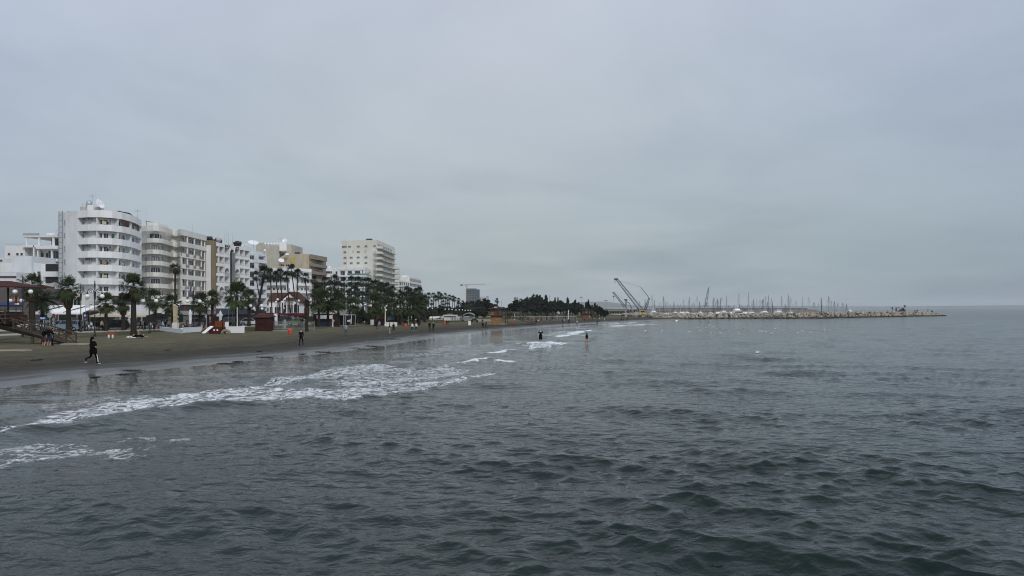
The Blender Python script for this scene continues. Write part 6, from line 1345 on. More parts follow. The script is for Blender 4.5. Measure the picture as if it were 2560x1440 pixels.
t = sheets('small white board above the blue notice', 219, 116.3, .75, .4, 3.6, frame, 'board', 'board')
t = sheets('dark notice column with pale panels beside the round red sign', 134, 104.4, .5, 1.6, .6, cm((.05, .05, .05)), 'notice_column', 'notice'); 
for i in range(3): MB().box(-.2, .2, -.06, -.035, .8 + i * .5, 1.1 + i * .5).obj('notice', greyw, t)
t = sheets('red notice box with white panel before the palm by the castle', 576, 136, .8, .9, 4.2, mat('sign_red', (.3, .04, .03)), 'notice_box', 'sign')
# lifeguard towers with ramps
def xbrace_rail(b, a, c, h_, n, r_=.04):
    a, c = Vector(a), Vector(c); up = Vector((0, 0, h_)); b.tube(a + up, c + up, r_ * 1.2, n=4)
    for i in range(n + 1): p = a.lerp(c, i / n); b.tube(p, p + up * 1.04, r_ * 1.3, n=4)
    for i in range(n):
        p, q_ = a.lerp(c, i / n), a.lerp(c, (i + 1) / n); b.tube(p, q_ + up * .95, r_, n=4); 
        if i % 2: b.tube(p + up * .95, q_, r_, n=4)
def lifeguard(label, px0, px1, Y, deck, roof, peak, m, ramp_end, rail_px1, flip=False, stairs=False, roofm=None, deckm=None, lift=0):
    x0, x1 = X(px0, Y), X(px1, Y); z0 = gz(x0, Y); t = thing('lifeguard_tower', label, 'lifeguard tower', ((x0 + x1) / 2, Y, z0)); zd, zr, zp = Z(deck, Y), Z(roof, Y), Z(peak, Y); D = x1 - x0
    MB().box(x0, x1, Y, Y + D, z0 - .1, zd).obj('base_store', m, t); MB().box(x0, x0 + (x1 - x0) * .72, Y + .1, Y + D - .3, zd + .16, zr).obj('cabin', m, t)
    w0, w1 = x0 + (x1 - x0) * .46, x0 + (x1 - x0) * .70
    MB().box(w0, w1, Y + .04, Y + .08, zd + .9, zr - .25).obj('window', glass, t); b = MB(); b.box(w0 - .08, w1 + .08, Y + .02, Y + .07, zr - .25, zr - .15); b.obj('window_frame', frame, t)
    MB().box(x0 - .1, X(rail_px1, Y), Y - .5, Y + D, zd + .001, zd + .15).obj('deck', oldwood, t)
    e = .7; MB().add([(x0 - e, Y - e, zr), (x1 + e * .9, Y - e, zr), (x1 + e * .9, Y + D + e, zr), (x0 - e, Y + D + e, zr), ((x0 + x1) / 2, Y + D / 2, zp), (x0 - e, Y - e, zr - .12), (x1 + e * .9, Y - e, zr - .12), (x1 + e * .9, Y + D + e, zr - .12), (x0 - e, Y + D + e, zr - .12)], [(0, 1, 4), (1, 2, 4), (2, 3, 4), (3, 0, 4), (5, 6, 1, 0), (6, 7, 2, 1), (7, 8, 3, 2), (8, 5, 0, 3), (8, 7, 6, 5)]).obj('roof', roofm or redroof, t)
    for xx in (x1 + .1, x0 + (x1 - x0) * .9): MB().tube((xx, Y - .3, zd), (xx, Y - .3, zr), .07).obj('post', oldwood, t)
    b = MB(); xr = X(rail_px1, Y); xs_ = x0 + (x1 - x0) * .42
    for i in range(5): zz = zd + .3 + i * .2; b.box(xs_, xr, Y - .55, Y - .5, zz, zz + .1)
    b.obj('deck_rail', oldwood, t); MB().box(xr - .15, xr, Y - .4, Y - .25, z0 - .1, zd).obj('support_post', darkwood, t)
    if ramp_end:
        xe, Ye = X(ramp_end[0], ramp_end[1]), ramp_end[1]; ze = gz(xe, Ye)
        for s_ in (0, 1.6):
            b = MB(); xbrace_rail(b, (xr, Y + s_, zd + .1), (xe, Ye + s_, ze + .1), .95, 7); b.obj('ramp_rail', oldwood, t)
        MB().add([(xr, Y, zd + .1), (xe, Ye, ze + .05), (xe, Ye + 1.6, ze + .05), (xr, Y + 1.6, zd + .1), (xr, Y, zd - .15), (xe, Ye, ze - .15), (xe, Ye + 1.6, ze - .15), (xr, Y + 1.6, zd - .15)], [(3, 2, 1, 0), (4, 5, 6, 7), (0, 1, 5, 4), (2, 3, 7, 6), (1, 2, 6, 5), (0, 4, 7, 3)]).obj('ramp_deck', oldwood, t)
    return t, (x0, x1, z0, zd, zr, zp)
t, q_ = lifeguard('two-storey orange timber lifeguard tower with dark red roof and long ramp', 1226, 1256, 162, 789.5, 771.5, 765, timber, (1342, 172), 1264)
MB().box(X(1235, 161), X(1243, 161), 161.2, 161.3, Z(770, 161), Z(766.5, 161)).obj('solar_panel', galv, t); b = MB(); b.tube((X(1254, 162), 162, q_[4]), (X(1254, 162), 162, q_[4] + 1.7), .03); b.obj('roof_pole', steel, t); rel(t)
MB0 = MB(); xx, yy, zz0 = hit(1245, 811.5); MB0.box(X(1215, yy), X(1266, yy), yy - .3, yy + 6, gz(xx, yy) - .1, gz(xx, yy) + .12); o = MB0.obj('tower_pad', pave); tag(o, 'pale concrete pad under the two-storey lifeguard tower', 'pad', kind='structure')
t, q_ = lifeguard('small red-brown lifeguard tower far along the beach with stairs', 1457, 1474, 226, 785, 773, 771.5, timberr, (1498, 229), 1481, lift=0)
MB().box(X(1464, 226), X(1468, 226), 225.8, 225.9, Z(783, 226), Z(777.5, 226)).obj('white_door', hullw, t); MB().box(X(1472, 226), X(1474, 226), 225.8, 225.9, Z(793, 226), Z(791, 226)).obj('notice', hullw, t); rel(t)
# nearest lifeguard tower at the left edge with its timber ramp
Y = 74; xe, ye, ze = X(168, Y), Y, gz(X(168, Y), Y); t = thing('lifeguard_ramp_tower', 'timber lifeguard hut at the left edge with braced ramp down to the sand', 'lifeguard tower', (X(-60, Y), Y, gz(X(-60, Y), Y)))
sl = lambda px: ze + (168 - px) / 168 * (Z(813, Y) - ze)
A_ = (X(-10, Y), Y, sl(-10)); B_ = (xe, Y, ze + .05)
for s_ in (0, 1.7):
    b = MB(); b.add([(A_[0], Y + s_, A_[2]), (B_[0], Y + s_, B_[2]), (B_[0], Y + s_ + .12, B_[2]), (A_[0], Y + s_ + .12, A_[2]), (A_[0], Y + s_, A_[2] - .42), (B_[0], Y + s_, B_[2] - .15), (B_[0], Y + s_ + .12, B_[2] - .15), (A_[0], Y + s_ + .12, A_[2] - .42)], [(3, 2, 1, 0), (4, 5, 6, 7), (0, 1, 5, 4), (2, 3, 7, 6), (0, 4, 7, 3), (1, 2, 6, 5)]); b.obj('ramp_beam', darkwood, t)
    b = MB(); xbrace_rail(b, (A_[0], Y + s_ - .02, A_[2]), (B_[0] - .1, Y + s_ - .02, B_[2]), 1.0, 4, .065); b.obj('ramp_rail', oldwood, t)
MB().add([(A_[0], Y + .12, A_[2] - .03), (B_[0], Y + .12, B_[2] - .03), (B_[0], Y + 1.7, B_[2] - .03), (A_[0], Y + 1.7, A_[2] - .03), (A_[0], Y + .12, A_[2] - .1), (B_[0], Y + .12, B_[2] - .1), (B_[0], Y + 1.7, B_[2] - .1), (A_[0], Y + 1.7, A_[2] - .1)], [(3, 2, 1, 0), (4, 5, 6, 7), (0, 1, 5, 4), (2, 3, 7, 6)]).obj('ramp_deck', oldwood, t)
for s_ in (.02, 1.75):
    MB().box(X(77, Y), X(83, Y), Y + s_ - .1, Y + s_ + .1, gz(X(80, Y), Y) - .2, sl(80) - .3).obj('ramp_post', oldwood, t)
b = MB(); b.tube((X(81, Y), Y + .05, gz(X(81, Y), Y) + .25), (X(97, Y), Y + .05, sl(97) - .3), .06, n=4); b.tube((X(90, Y), Y + .8, sl(90) - .3), (X(112, Y), Y + .8, gz(X(112, Y), Y) + .1), .06, n=4); b.obj('ramp_brace', oldwood, t)
zd = A_[2]; xl_ = X(-150, Y)
MB().box(xl_, A_[0], Y - .3, Y + 3.4, zd - .2, zd).obj('deck', oldwood, t)
b = MB(); xbrace_rail(b, (xl_, Y - .25, zd), (X(18, Y), Y - .25, zd), 1.5, 6, .06); b.obj('deck_rail', oldwood, t)
for i in range(3): zz = zd + .5 + i * .4; MB().box(xl_, X(27, Y), Y - .32, Y - .26, zz, zz + .12).obj('rail_board', oldwood, t)
MB().box(xl_, X(20, Y), Y + .5, Y + 3, zd + .01, zd + .9).obj('cabin_wall', mat('cabin_red', (.06, .02, .015)), t)
MB().box(X(21, Y), X(24, Y), Y - .2, Y - .05, zd, Z(717, Y)).obj('corner_post', darkwood, t); MB().box(xl_, X(-60, Y), Y + .3, Y + 3.2, zd + .9, Z(718, Y)).obj('cabin', timber, t)
MB().add([(xl_ - .5, Y - .9, Z(716, Y)), (X(55, Y), Y - .9, Z(716, Y)), (X(55, Y), Y + 4, Z(716, Y)), (xl_ - .5, Y + 4, Z(716, Y)), (xl_ + 1.5, Y + 1.5, Z(701, Y)), (X(2, Y), Y + 1.5, Z(701, Y)), (xl_ - .5, Y - .9, Z(720, Y)), (X(55, Y), Y - .9, Z(720, Y)), (X(55, Y), Y + 4, Z(720, Y))], [(0, 1, 5, 4), (1, 2, 5), (2, 3, 4, 5), (6, 7, 1, 0), (7, 8, 2, 1)]).obj('roof', redroof, t)
for px in (-140, -60): MB().box(X(px, Y) - .12, X(px, Y) + .12, Y, Y + .24, gz(X(px, Y), Y) - .2, zd - .2).obj('stilt', darkwood, t)
rel(t)
# terraces with planters, rest rooms, tent
x0 = X(990, 220); t = thing('white_terraces', 'three low white planter terraces with hedges behind the pickup', 'terrace', (X(1080, 215), 215, .6))
for i, (a, c, pt, pb, Y) in enumerate(((1009, 1118, 805, 809, 218), (1021, 1112, 797.5, 802, 222), (1030, 1098, 791, 796, 226))):
    MB().box(X(a, Y), X(c, Y), Y, Y + 3.9, .5, Z(pt, Y)).obj('terrace_wall', brw if i == 0 else cream, t); b = MB(); r = random.Random(i)
    for k in range(900):
        xx = r.uniform(X(a + 5, Y), X(c - 3, Y)); p = Vector((xx, Y + r.uniform(.2, 1.0), Z(pt, Y) + r.uniform(0, .55) * (0.5 + .5 * math.sin(xx * .9 + i)) + .02)); u = Vector((r.gauss(0, 1), r.gauss(0, 1), r.gauss(0, 1))).normalized() * .13; v = u.orthogonal().normalized() * .1; b.add([p - u, p + v, p + u, p - v], [(0, 1, 2, 3)])
    b.obj('hedge', hedgeg, t)
rel(t)
t = thing('grey_tent_roof', 'grey pyramid canvas roof above the white terraces', 'canopy', (X(1063, 235), 235, .6)); Y = 235
MB().add([(X(1053, Y), Y, Z(790, Y)), (X(1083, Y), Y, Z(788, Y)), (X(1083, Y), Y + 6, Z(788, Y)), (X(1053, Y), Y + 6, Z(790, Y)), (X(1063, Y), Y + 3, Z(780, Y))], [(0, 1, 4), (1, 2, 4), (2, 3, 4), (3, 0, 4)]).obj('canvas', mat('slate_canvas', (.13, .14, .16)), t)
for px in (1055, 1081): MB().tube((X(px, Y), Y + .2, .5), (X(px, Y), Y + .2, Z(789, Y)), .1).obj('pole', greyw, t)
MB().add([(X(1078, Y), Y + 8, Z(789, Y)), (X(1105, Y), Y + 8, Z(788, Y)), (X(1097, Y), Y + 8, Z(782, Y)), (X(1086, Y), Y + 8, Z(783, Y)), (X(1078, Y), Y + 12, Z(789, Y)), (X(1105, Y), Y + 12, Z(788, Y)), (X(1097, Y), Y + 12, Z(782, Y)), (X(1086, Y), Y + 12, Z(783, Y))], [(0, 1, 2, 3), (7, 6, 5, 4), (3, 2, 6, 7)]).obj('rear_roof', greyw, t); rel(t)
def ex(t_, Pp):
    Y = 205; MB().box(X(1107, Y), X(1142, Y), Y - .6, Y + 4, Z(789, Y), Z(787.5, Y)).obj('roof_slab', brw, t_); MB().box(X(1127, Y), X(1140, Y), Y - .05, Y - .01, .6, Z(790, Y)).obj('front_shade_panel', greyw, t_)  # grey panel paints the shade below the roof slab
    for px in (1129, 1133, 1137, 1141.5, 1146, 1149): MB().box(X(px, Y), X(px + 1, Y), Y - .3, Y - .1, .5, Z(791, Y)).obj('post', brw, t_)
simple_block('white_beach_toilets', 'white flat-roofed beach hut with posts right of the pickup', 'hut', 1110, 1141, 789.1, 205, 4, cream, extra=ex)
Y = 200; t = thing('curved_shelter', 'small shelter with curved roof behind the sand left of the lifeguard tower', 'shelter', (X(1172, Y), Y, .6)); b = MB(); a2 = arc(X(1157, Y), X(1186, Y), Z(790, Y), Z(784, Y), 10)
for (x0_, z0_), (x1_, z1_) in zip(a2[:-1], a2[1:]): b.add([(x0_, Y, z0_), (x1_, Y, z1_), (x1_, Y + 4, z1_), (x0_, Y + 4, z0_), (x0_, Y, z0_ + .25), (x1_, Y, z1_ + .25), (x1_, Y + 4, z1_ + .25), (x0_, Y + 4, z0_ + .25)], [(0, 1, 2, 3), (7, 6, 5, 4), (0, 4, 5, 1), (3, 2, 6, 7)])
b.obj('curved_roof', greyw, t); MB().box(X(1160, Y), X(1184, Y), Y + 1, Y + 3, .5, Z(794, Y)).obj('counter_wall', greyw, t); MB().box(X(1160, Y), X(1174, Y), Y + .9, Y + .99, Z(793, Y), Z(790.5, Y)).obj('sign_panel', hullw, t)
for px in (1158, 1185): MB().tube((X(px, Y), Y + .3, .5), (X(px, Y), Y + .3, Z(789, Y)), .08).obj('post', greyw, t)
rel(t)
for i, (px0, px1, Y, tp, lb) in enumerate(((1189, 1226, 190, 798, 'low pale wall left of the two-storey lifeguard tower'), (1262, 1315, 215, 800, 'long low pale kerb wall behind the ramp'), (1318, 1400, 228, 792, 'long grey-brown wall behind the volleyball court'))): wallthing(lb, [(X(px0, Y), Y), (X(px1, Y), Y)], Z(tp, Y), [pave, cream, mat('brown_wall', (.2, .17, .13))][i], .3)
t = thing('court_net', 'long white volleyball net between posts', 'net', (X(1360, 205), 205, gz(X(1360, 205), 205)))
for i in range(4): MB().tube((-9 + i * 6, 0, 0), (-9 + i * 6, 0, 1.2), .05).obj('post', cm((.35, .3, .2)), t)
MB().box(-9, 9, -.01, .01, 1.1, 1.16).obj('tape', frame, t)
t = thing('wire_enclosure', 'tall grey wire mesh enclosure right of the court', 'fence', (X(1398, 214), 214, gz(X(1398, 214), 214))); b = MB()
for i in range(31): b.tube((-4 + i * .27, 0, 0), (-4 + i * .27, 0, 1.9), .022, n=3)
b.obj('mesh', steel, t)
for i in range(4): MB().tube((-4 + i * 2.7, .05, 0), (-4 + i * 2.7, .05, 2.0), .05).obj('post', steel, t)
for px, Y, lb in ((1394, 226, 'bright white sculpture among the palms'), (1421, 226, 'pale twisted column sculpture left of the small lifeguard tower')):
    x = X(px, Y); z0 = gz(x, Y); t = thing('white_sculpture', lb, 'sculpture', (x, Y, z0))
    if px == 1394: MB().tube((0, 0, 0), (0, 0, 1.2), .16).obj('stem', brw, t); MB().ell((.15, 0, 1.9), .45, .4, .5).obj('head', brw, t); MB().tube((0, 0, .9), (-.6, 0, 1.3), .12, .05).obj('branch', brw, t)
    else: MB().lathe([(.3, 0), (.12, .4), (.25, .8), (.1, 1.2), (.25, 1.6), (.12, 2.0), (.2, 2.4), (.05, 2.9)], 8).obj('column', cream, t)
# timber heap / broken ramp end
t = thing('motorbike', 'dark motorbike parked beside the white board on the sand', 'motorbike', (*hit(1186, 806.5)[:2], hit(1186, 806.5)[2]))
for s_ in (-.65, .65): MB().tube((s_, -.06, .32), (s_, .06, .32), .32, n=14).obj('wheel', black, t)
MB().add([(-.7, -.15, .5), (.6, -.15, .5), (.5, -.15, 1.0), (-.5, -.15, .85), (-.7, .15, .5), (.6, .15, .5), (.5, .15, 1.0), (-.5, .15, .85)], [(0, 1, 2, 3), (7, 6, 5, 4), (0, 3, 7, 4), (3, 2, 6, 7), (2, 1, 5, 6), (1, 0, 4, 5)]).obj('body', black, t); MB().tube((.5, -.3, 1.1), (.5, .3, 1.1), .03).obj('handlebar', steel, t)
# ------------------------------------------------------------------ breakwater
BW = [(1560, 793, 300), (1640, 796, 268), (1740, 797.3, 272), (1900, 797, 276), (2060, 796.2, 284), (2200, 793.3, 318), (2300, 791.4, 345), (2366, 790, 362)]
bwp = [(X(a, c), c) for a, b_, c in BW]
bwt = [784, 786, 785.5, 784.5, 780.5, 779.5, 780, 786.5]
def bw_at(f):
    s = f * (len(bwp) - 1); i = min(int(s), len(bwp) - 2); k = s - i
    return bwp[i][0] * (1 - k) + bwp[i + 1][0] * k, bwp[i][1] * (1 - k) + bwp[i + 1][1] * k, Z(bwt[i] * (1 - k) + bwt[i + 1] * k, bwp[i][1] * (1 - k) + bwp[i + 1][1] * k)
tb = thing('breakwater', 'wet foot and shade-coloured core of the rubble mound breakwater across the bay', 'breakwater', (bwp[3][0], bwp[3][1], 0)); b = MB(); n = 60
for i in range(n):
    q0, q1 = bw_at(i / n), bw_at((i + 1) / n); vs = []
    for (x, y, z) in (q0, q1): vs += [(x, y - .1, -.6), (x, y + .55, .45), (x, y + 2.4, z * .86), (x, y + 6.5, z * .86), (x, y + 9.0, -.6)]
    b.add(vs, [(0, 5, 6, 1), (1, 6, 7, 2), (2, 7, 8, 3), (3, 8, 9, 4)])
b.obj('core', rockd, tb); rel(tb)
def rock_mesh(seed):
    r = random.Random(seed); bmm = bmesh.new(); pts = []
    for i in range(16): v = Vector((r.gauss(0, 1), r.gauss(0, 1), r.gauss(0, .9))).normalized(); bmm.verts.new(Vector((v.x * r.uniform(.8, 1.1), v.y * r.uniform(.7, 1), v.z * r.uniform(.6, .85))))
    bmesh.ops.convex_hull(bmm, input=bmm.verts); 
    me = bpy.data.meshes.new('boulder'); 
    for v in [v for v in bmm.verts if not v.link_faces]: bmm.verts.remove(v)
    bmm.to_mesh(me); bmm.free(); return me
def algae(m):
    t = m.node_tree; b = t.nodes['Principled BSDF']; src = b.inputs['Base Color'].links[0].from_socket; g = t.nodes.new('ShaderNodeNewGeometry'); sx_ = t.nodes.new('ShaderNodeSeparateXYZ'); t.links.new(g.outputs['Position'], sx_.inputs[0])
    t.links.new(mix(t, cramp(t, sx_.outputs[2], [(0.28, 1.0), (0.62, 0.0)]), src, (.028, .026, .02)), b.inputs['Base Color'])
RK = []
rcol = [mat('limestone_%d' % i, c, .9, .25, 1.2) for i, c in enumerate([(0.36, .31, .24), (.40, .355, .29), (.27, .23, .175), (.33, .295, .25)])]
for m_ in rcol + [rockm]: algae(m_)
for i in range(10): me = rock_mesh(i); me.materials.append(rcol[i % 4]); RK.append(me)
r = random.Random(3); cnt = 0; small = MB()
for i in range(300):          # the largest boulders on the seaward face, one object each
    f = (i % 150 + r.uniform(.1, .9)) / 150; x, y, z = bw_at(f); row_ = i // 150; up = (0.34, .74)[row_] + r.uniform(-.1, .12)
    s_ = r.uniform(.55, .95); o = inst('boulder', RK[r.randrange(10)], None, (x + r.uniform(-.6, .6), y + .35 + up * 2.2, up * z), (r.uniform(0, 6), r.uniform(0, 6), r.uniform(0, 6)), (s_ * r.uniform(1, 1.5), s_, s_))
    tag(o, 'pale limestone boulder on the face of the breakwater', 'boulder', 'limestone boulders of the breakwater')
for i in range(1700):
    f = r.random(); x, y, z = bw_at(f); up = r.random(); s_ = r.uniform(.25, .62); me = RK[r.randrange(10)]; c = Matrix.Rotation(r.uniform(0, 6), 3, 'Z') @ Matrix.Rotation(r.uniform(0, 6), 3, 'X')
    yy = y + .2 + up * 2.6 if r.random() < .72 else y + 2.5 + r.uniform(0, 4); zz = min(up, .97) * z if yy < y + 2.9 else z * .92
    small.add([(c @ v.co) * s_ + Vector((x, yy, zz)) for v in me.vertices], [tuple(p.vertices) for p in me.polygons])
o = small.obj('rubble', rockm); tag(o, 'smaller pale rubble filling the breakwater between the boulders', 'rubble', kind='stuff')
# ------------------------------------------------------------------ boats
def hull_mesh(L_, Bm, hh, m):
    b = MB(); n = 10; vs = []
    for i in range(n + 1):
        f = i / n; x = -L_ / 2 + L_ * f; w_ = Bm / 2 * (1 - max(0, (f - .45) / .55) ** 2.2) ; w_ = max(w_, .03); sh = hh * (1 + .35 * f * f)
        vs += [(x, -w_ * .75, -.2), (x, -w_, sh), (x, w_, sh), (x, w_ * .75, -.2)]
    fs = []
    for i in range(n):
        a = 4 * i; c = a + 4; fs += [(a, c, c + 1, a + 1), (a + 1, c + 1, c + 2, a + 2), (a + 2, c + 2, c + 3, a + 3)]
    fs += [(3, 2, 1, 0), (4 * n, 4 * n + 1, 4 * n + 2, 4 * n + 3)]
    return b.add(vs, fs).mesh('hull', m)
HM = {'s': hull_mesh(10, 3.2, 1.1, hullw), 'n': hull_mesh(10, 3.2, 1.1, hullb), 'y': hull_mesh(14, 4.4, 1.7, hullw), 'b': hull_mesh(7, 2.4, .9, hullw)}
def sailboat(px, top, Y, label, r_=.085, lean=0, light=False):
    x = X(px, Y); h = Z(top, Y) - .2; t = thing('sailboat', label, 'sailboat', (x, Y, 0), 0, 'sailboats berthed behind the breakwater')
    a = random.uniform(-.5, .5) + (math.pi / 2); inst('hull', HM['n' if random.random() < .2 else 's'], t, (0, 0, 0), (0, 0, a), (.9, .9, .9))
    mt = galv if light else mastm; m_ = MB().tube((0, 0, 1), (lean, 0, h), r_, r_ * .75, 5); o = m_.obj('mast', mt, t)
    b = MB(); 
    for k in (.45, .72): b.tube((lean * k - h * .045, 0, h * k), (lean * k + h * .045, 0, h * k), .03, n=4)
    b.obj('spreader', mt, o)
    b = MB()
    for s_ in (-1, 1): b.tube((s_ * 1.1, 0, 1), (lean, 0, h * .98), .028, n=3, caps=False)
    b.tube((-math.cos(a) * 4, -math.sin(a) * 4, 1.1), (lean, 0, h * .98), .028, n=3, caps=False); b.tube((math.cos(a) * 4.3, math.sin(a) * 4.3, 1.3), (lean, 0, h * .97), .028, n=3, caps=False); b.obj('rigging', mt, o)
    MB().tube((0, 0, 2.0), (-math.cos(a) * 3.4, -math.sin(a) * 3.4, 2.0), .09, .12, 6).obj('boom', hullb if random.random() < .5 else greyw, t)
    MB().box(-.8, .8, -.8, .8, .9, 1.5).obj('cabin', hullw, t); return t
masts = [(1599, 751), (1613, 746), (1622, 753), (1631, 736), (1637, 748), (1649, 753), (1659, 740), (1664, 752), (1668, 751), (1676, 756), (1685, 752), (1693, 755), (1701, 758), (1709, 747), (1722, 741), (1730, 756), (1735, 752), (1742, 738), (1749, 752), (1784, 743), (1793, 745), (1801, 744), (1817, 738), (1824, 762), (1847, 731), (1849, 758), (1871, 729), (1879, 751), (1884, 746), (1892, 747), (1900, 746), (1906, 748), (1908, 745), (1914, 738), (1918, 754), (1922, 737), (1928, 742), (1931, 752), (1953, 739), (1963, 758), (1971, 735), (1977, 740), (1990, 750), (2006, 741), (2023, 740), (2035, 753), (2045, 755), (2054, 743), (2072, 738), (2079, 750), (2086, 751), (2095, 754), (2108, 755), (2117, 758)]
masts.sort()
for i, (px, top) in enumerate(masts):
    thick = px in (1631, 1871, 1953, 2054, 2095, 1817); Y = 305 + (i * 47 % 9) * 9 if px < 2060 else 330 + (i * 5 % 4) * 8
    sailboat(px, top, Y, 'moored sailboat with bare mast, %s mast from the left behind the breakwater' % nth(i + 1), .18 if thick else .10, random.choice([0, 0, 0, .2, -.2]), light=random.random() < .5)
def yacht(px, w_px, top, Y, label, dark=True, fly=True, front=False):
    top -= 3.0; x = X(px, Y); s = w_px / F * Y; ht = Z(top, Y); t = thing('motor_yacht', label, 'motor yacht', (x, Y, 0), 0, 'white motor yachts behind the breakwater')
    dk = 1.75 * max(.7, s / 8)
    inst('hull', HM['y'], t, (0, 0, 0), (0, 0, 0), (s / 14 * 1.05, .95, dk / 2.0))
    zc = dk + (ht - dk) * .55
    def slab(x0, x1, z0, z1, sl, m, nm, wy=1.6):
        MB().add([(x0, -wy, z0), (x1, -wy, z0), (x1, wy, z0), (x0, wy, z0), (x0 + sl * .4, -wy * .85, z1), (x1 - sl, -wy * .85, z1), (x1 - sl, wy * .85, z1), (x0 + sl * .4, wy * .85, z1)], [(3, 2, 1, 0), (4, 5, 6, 7), (0, 1, 5, 4), (1, 2, 6, 5), (2, 3, 7, 6), (3, 0, 4, 7)]).obj(nm, m, t)
    slab(-s * .42, s * .30, dk, zc, s * .12, hullw, 'superstructure'); slab(-s * .36, s * .29, dk + (zc - dk) * .5, dk + (zc - dk) * .8, s * .1, glass, 'window_band', 1.64)
    if fly: slab(-s * .34, s * .1, zc + .02, zc + (ht - zc) * .45, s * .06, hullw, 'flybridge'); MB().box(-s * .32, s * .04, -1.3, 1.3, ht - .12, ht).obj('hardtop', hullw, t); MB().tube((-s * .25, 0, zc), (-s * .28, 0, ht), .06).tube((s * .0, 0, zc), (-s * .03, 0, ht), .06).obj('top_post', hullw, t)
    MB().tube((-s * .1, 0, ht - .1), (-s * .1, 0, ht + 1.2), .03, n=4).obj('aerial', hullw, t); return t
for a in [(1636, 22, 776, 290, 'white motor yacht with tall flybridge, leftmost large one, right of the long crane'), (1689, 16, 780, 292, 'small white motor boat with open cabin second in line'), (1703, 14, 782, 294, 'low white cabin boat third in line'), (1719, 18, 780.5, 291, 'white motor boat with wide windscreen left of the slender dockside crane'), (1752, 15, 781.5, 292, 'white rounded motor boat below the slender dockside crane'), (1778, 15, 783, 293, 'low white cuddy boat right of the slender dockside crane'),
          (1811, 24, 778, 292, 'grey-topped motor yacht with dark lower windows'), (1845, 30, 769.5, 296, 'largest white yacht with two window decks in the middle of the line'), (1880, 27, 780, 293, 'sleek white motor yacht with rounded coach roof'), (1913, 26, 777.5, 294, 'white flybridge yacht just left of the last pair'), (1948, 26, 776, 294, 'white yacht with dark window stripe near the right end'), (1978, 16, 780, 298, 'small white yacht with dark canopy at the right end'), (2124, 15, 776, 352, 'distant white boat bow beyond the last masts')]:
    yacht(*a)
# ------------------------------------------------------------------ cranes and port
def crane_big(px_tip, py_tip, px_foot, py_foot, mast_top, back, Y, label, w_=(1.4, .7), rear=None):
    t = thing('harbour_crane', label, 'crane', (X(px_foot, Y), Y, .5)); A = P(px_foot, py_foot, Y); T = P(px_tip, py_tip, Y)
    b = MB(); lattice(b, A, T, w_, 26, .11); b.obj('boom', craneg, t); MB().box(T[0] - 1.0, T[0] + .6, Y - .5, Y + .5, T[2] - .5, T[2] + .2).tube((T[0] - .6, Y, T[2]), (T[0] - .6, Y, T[2] - 2), .12, n=5).obj('boom_head', craneg, t)
    B_ = P(back[0], back[1], Y); M_ = P(mast_top[0], mast_top[1], Y)
    b = MB(); lattice(b, B_, M_, (.9, .5), 10, .1); b.obj('back_mast', craneg, t); K = P((px_tip + mast_top[0]) / 2 + 20, (py_tip + mast_top[1]) / 2 - 3, Y)
    b = MB(); b.tube((T[0] + 1, Y, T[2] - .8), K, .05, n=4); b.tube(K, M_, .16, n=4); b.obj('pendant_line', craneg, t)
    MB().box(B_[0] - 2.4, B_[0] + 2.2, Y - 1.6, Y + 1.6, 1.2, B_[2]).obj('machine_house', greyw, t)
    for s_ in (-1.7, 1.7): MB().box(A[0] - 2, B_[0] + 2, Y + s_ - .4, Y + s_ + .4, .4, 1.25).obj('crawler_track', black, t)
    rel(t); return t
crane_big(1541, 697, 1606, 779, (1623, 745), (1613, 775), 330, 'largest harbour crane with long slanting boom and back mast', (1.7, .8))
Y = 380; t = thing('harbour_crane', 'smaller harbour crane with tower and slanting boom left of the largest', 'crane', (X(1564, Y), Y, .5))
MB().box(X(1563, Y), X(1567, Y), Y - .5, Y + .5, .5, Z(750, Y)).obj('tower', steel, t); MB().box(X(1561, Y), X(1568, Y), Y - .8, Y + .8, Z(751, Y), Z(748, Y)).obj('tower_head', craneg, t)
b = MB(); lattice(b, P(1562, 767, Y), P(1535, 733, Y), (1.1, .6), 16, .1); b.obj('boom', craneg, t); MB().box(X(1531, Y), X(1537, Y), Y - .4, Y + .4, Z(733, Y), Z(731, Y)).obj('boom_head', craneg, t)
MB().tube(P(1534, 733, Y), P(1534, 752, Y), .06, n=4).tube(P(1534, 740, Y), P(1534, 743, Y), .4, n=6).obj('hook', craneg, t); MB().path([P(1568, 756, Y), P(1573, 757, Y), P(1582, 777, Y)], .18, 5).obj('stay', craneg, t); MB().tube(P(1564, 750, Y), P(1537, 733, Y), .04, n=3).obj('cable', craneg, t); rel(t)
Y = 318; t = thing('dockside_crane', 'slender grey dockside crane standing among the masts', 'crane', (X(1765, Y), Y, .5))
for s_ in (-.8, .8): MB().tube((X(1765, Y) + s_, Y, .5), (X(1765, Y) + s_ * .5, Y, Z(762, Y)), .18, n=5).obj('leg', steel, t)
MB().box(X(1757, Y), X(1773, Y), Y - .6, Y + .6, Z(765, Y), Z(763.5, Y)).obj('platform', steel, t); MB().box(X(1763, Y), X(1768, Y), Y - .6, Y + .6, Z(763, Y), Z(755, Y)).obj('cabin', greyw, t)
b = MB(); lattice(b, P(1765, 757, Y), P(1771.5, 721, Y), (.9, .45), 12, .07); b.obj('boom', steel, t); MB().box(X(1770.5, Y), X(1773, Y), Y - .3, Y + .3, Z(722, Y), Z(718.5, Y)).obj('boom_head', steel, t)
MB().tube(P(1762, 757, Y), P(1771, 722, Y), .05, n=4).tube(P(1761, 750, Y), P(1771.5, 741, Y), .06, n=4).tube(P(1758, 764, Y), P(1774, 757, Y), .08, n=4).obj('stay', steel, t); rel(t)
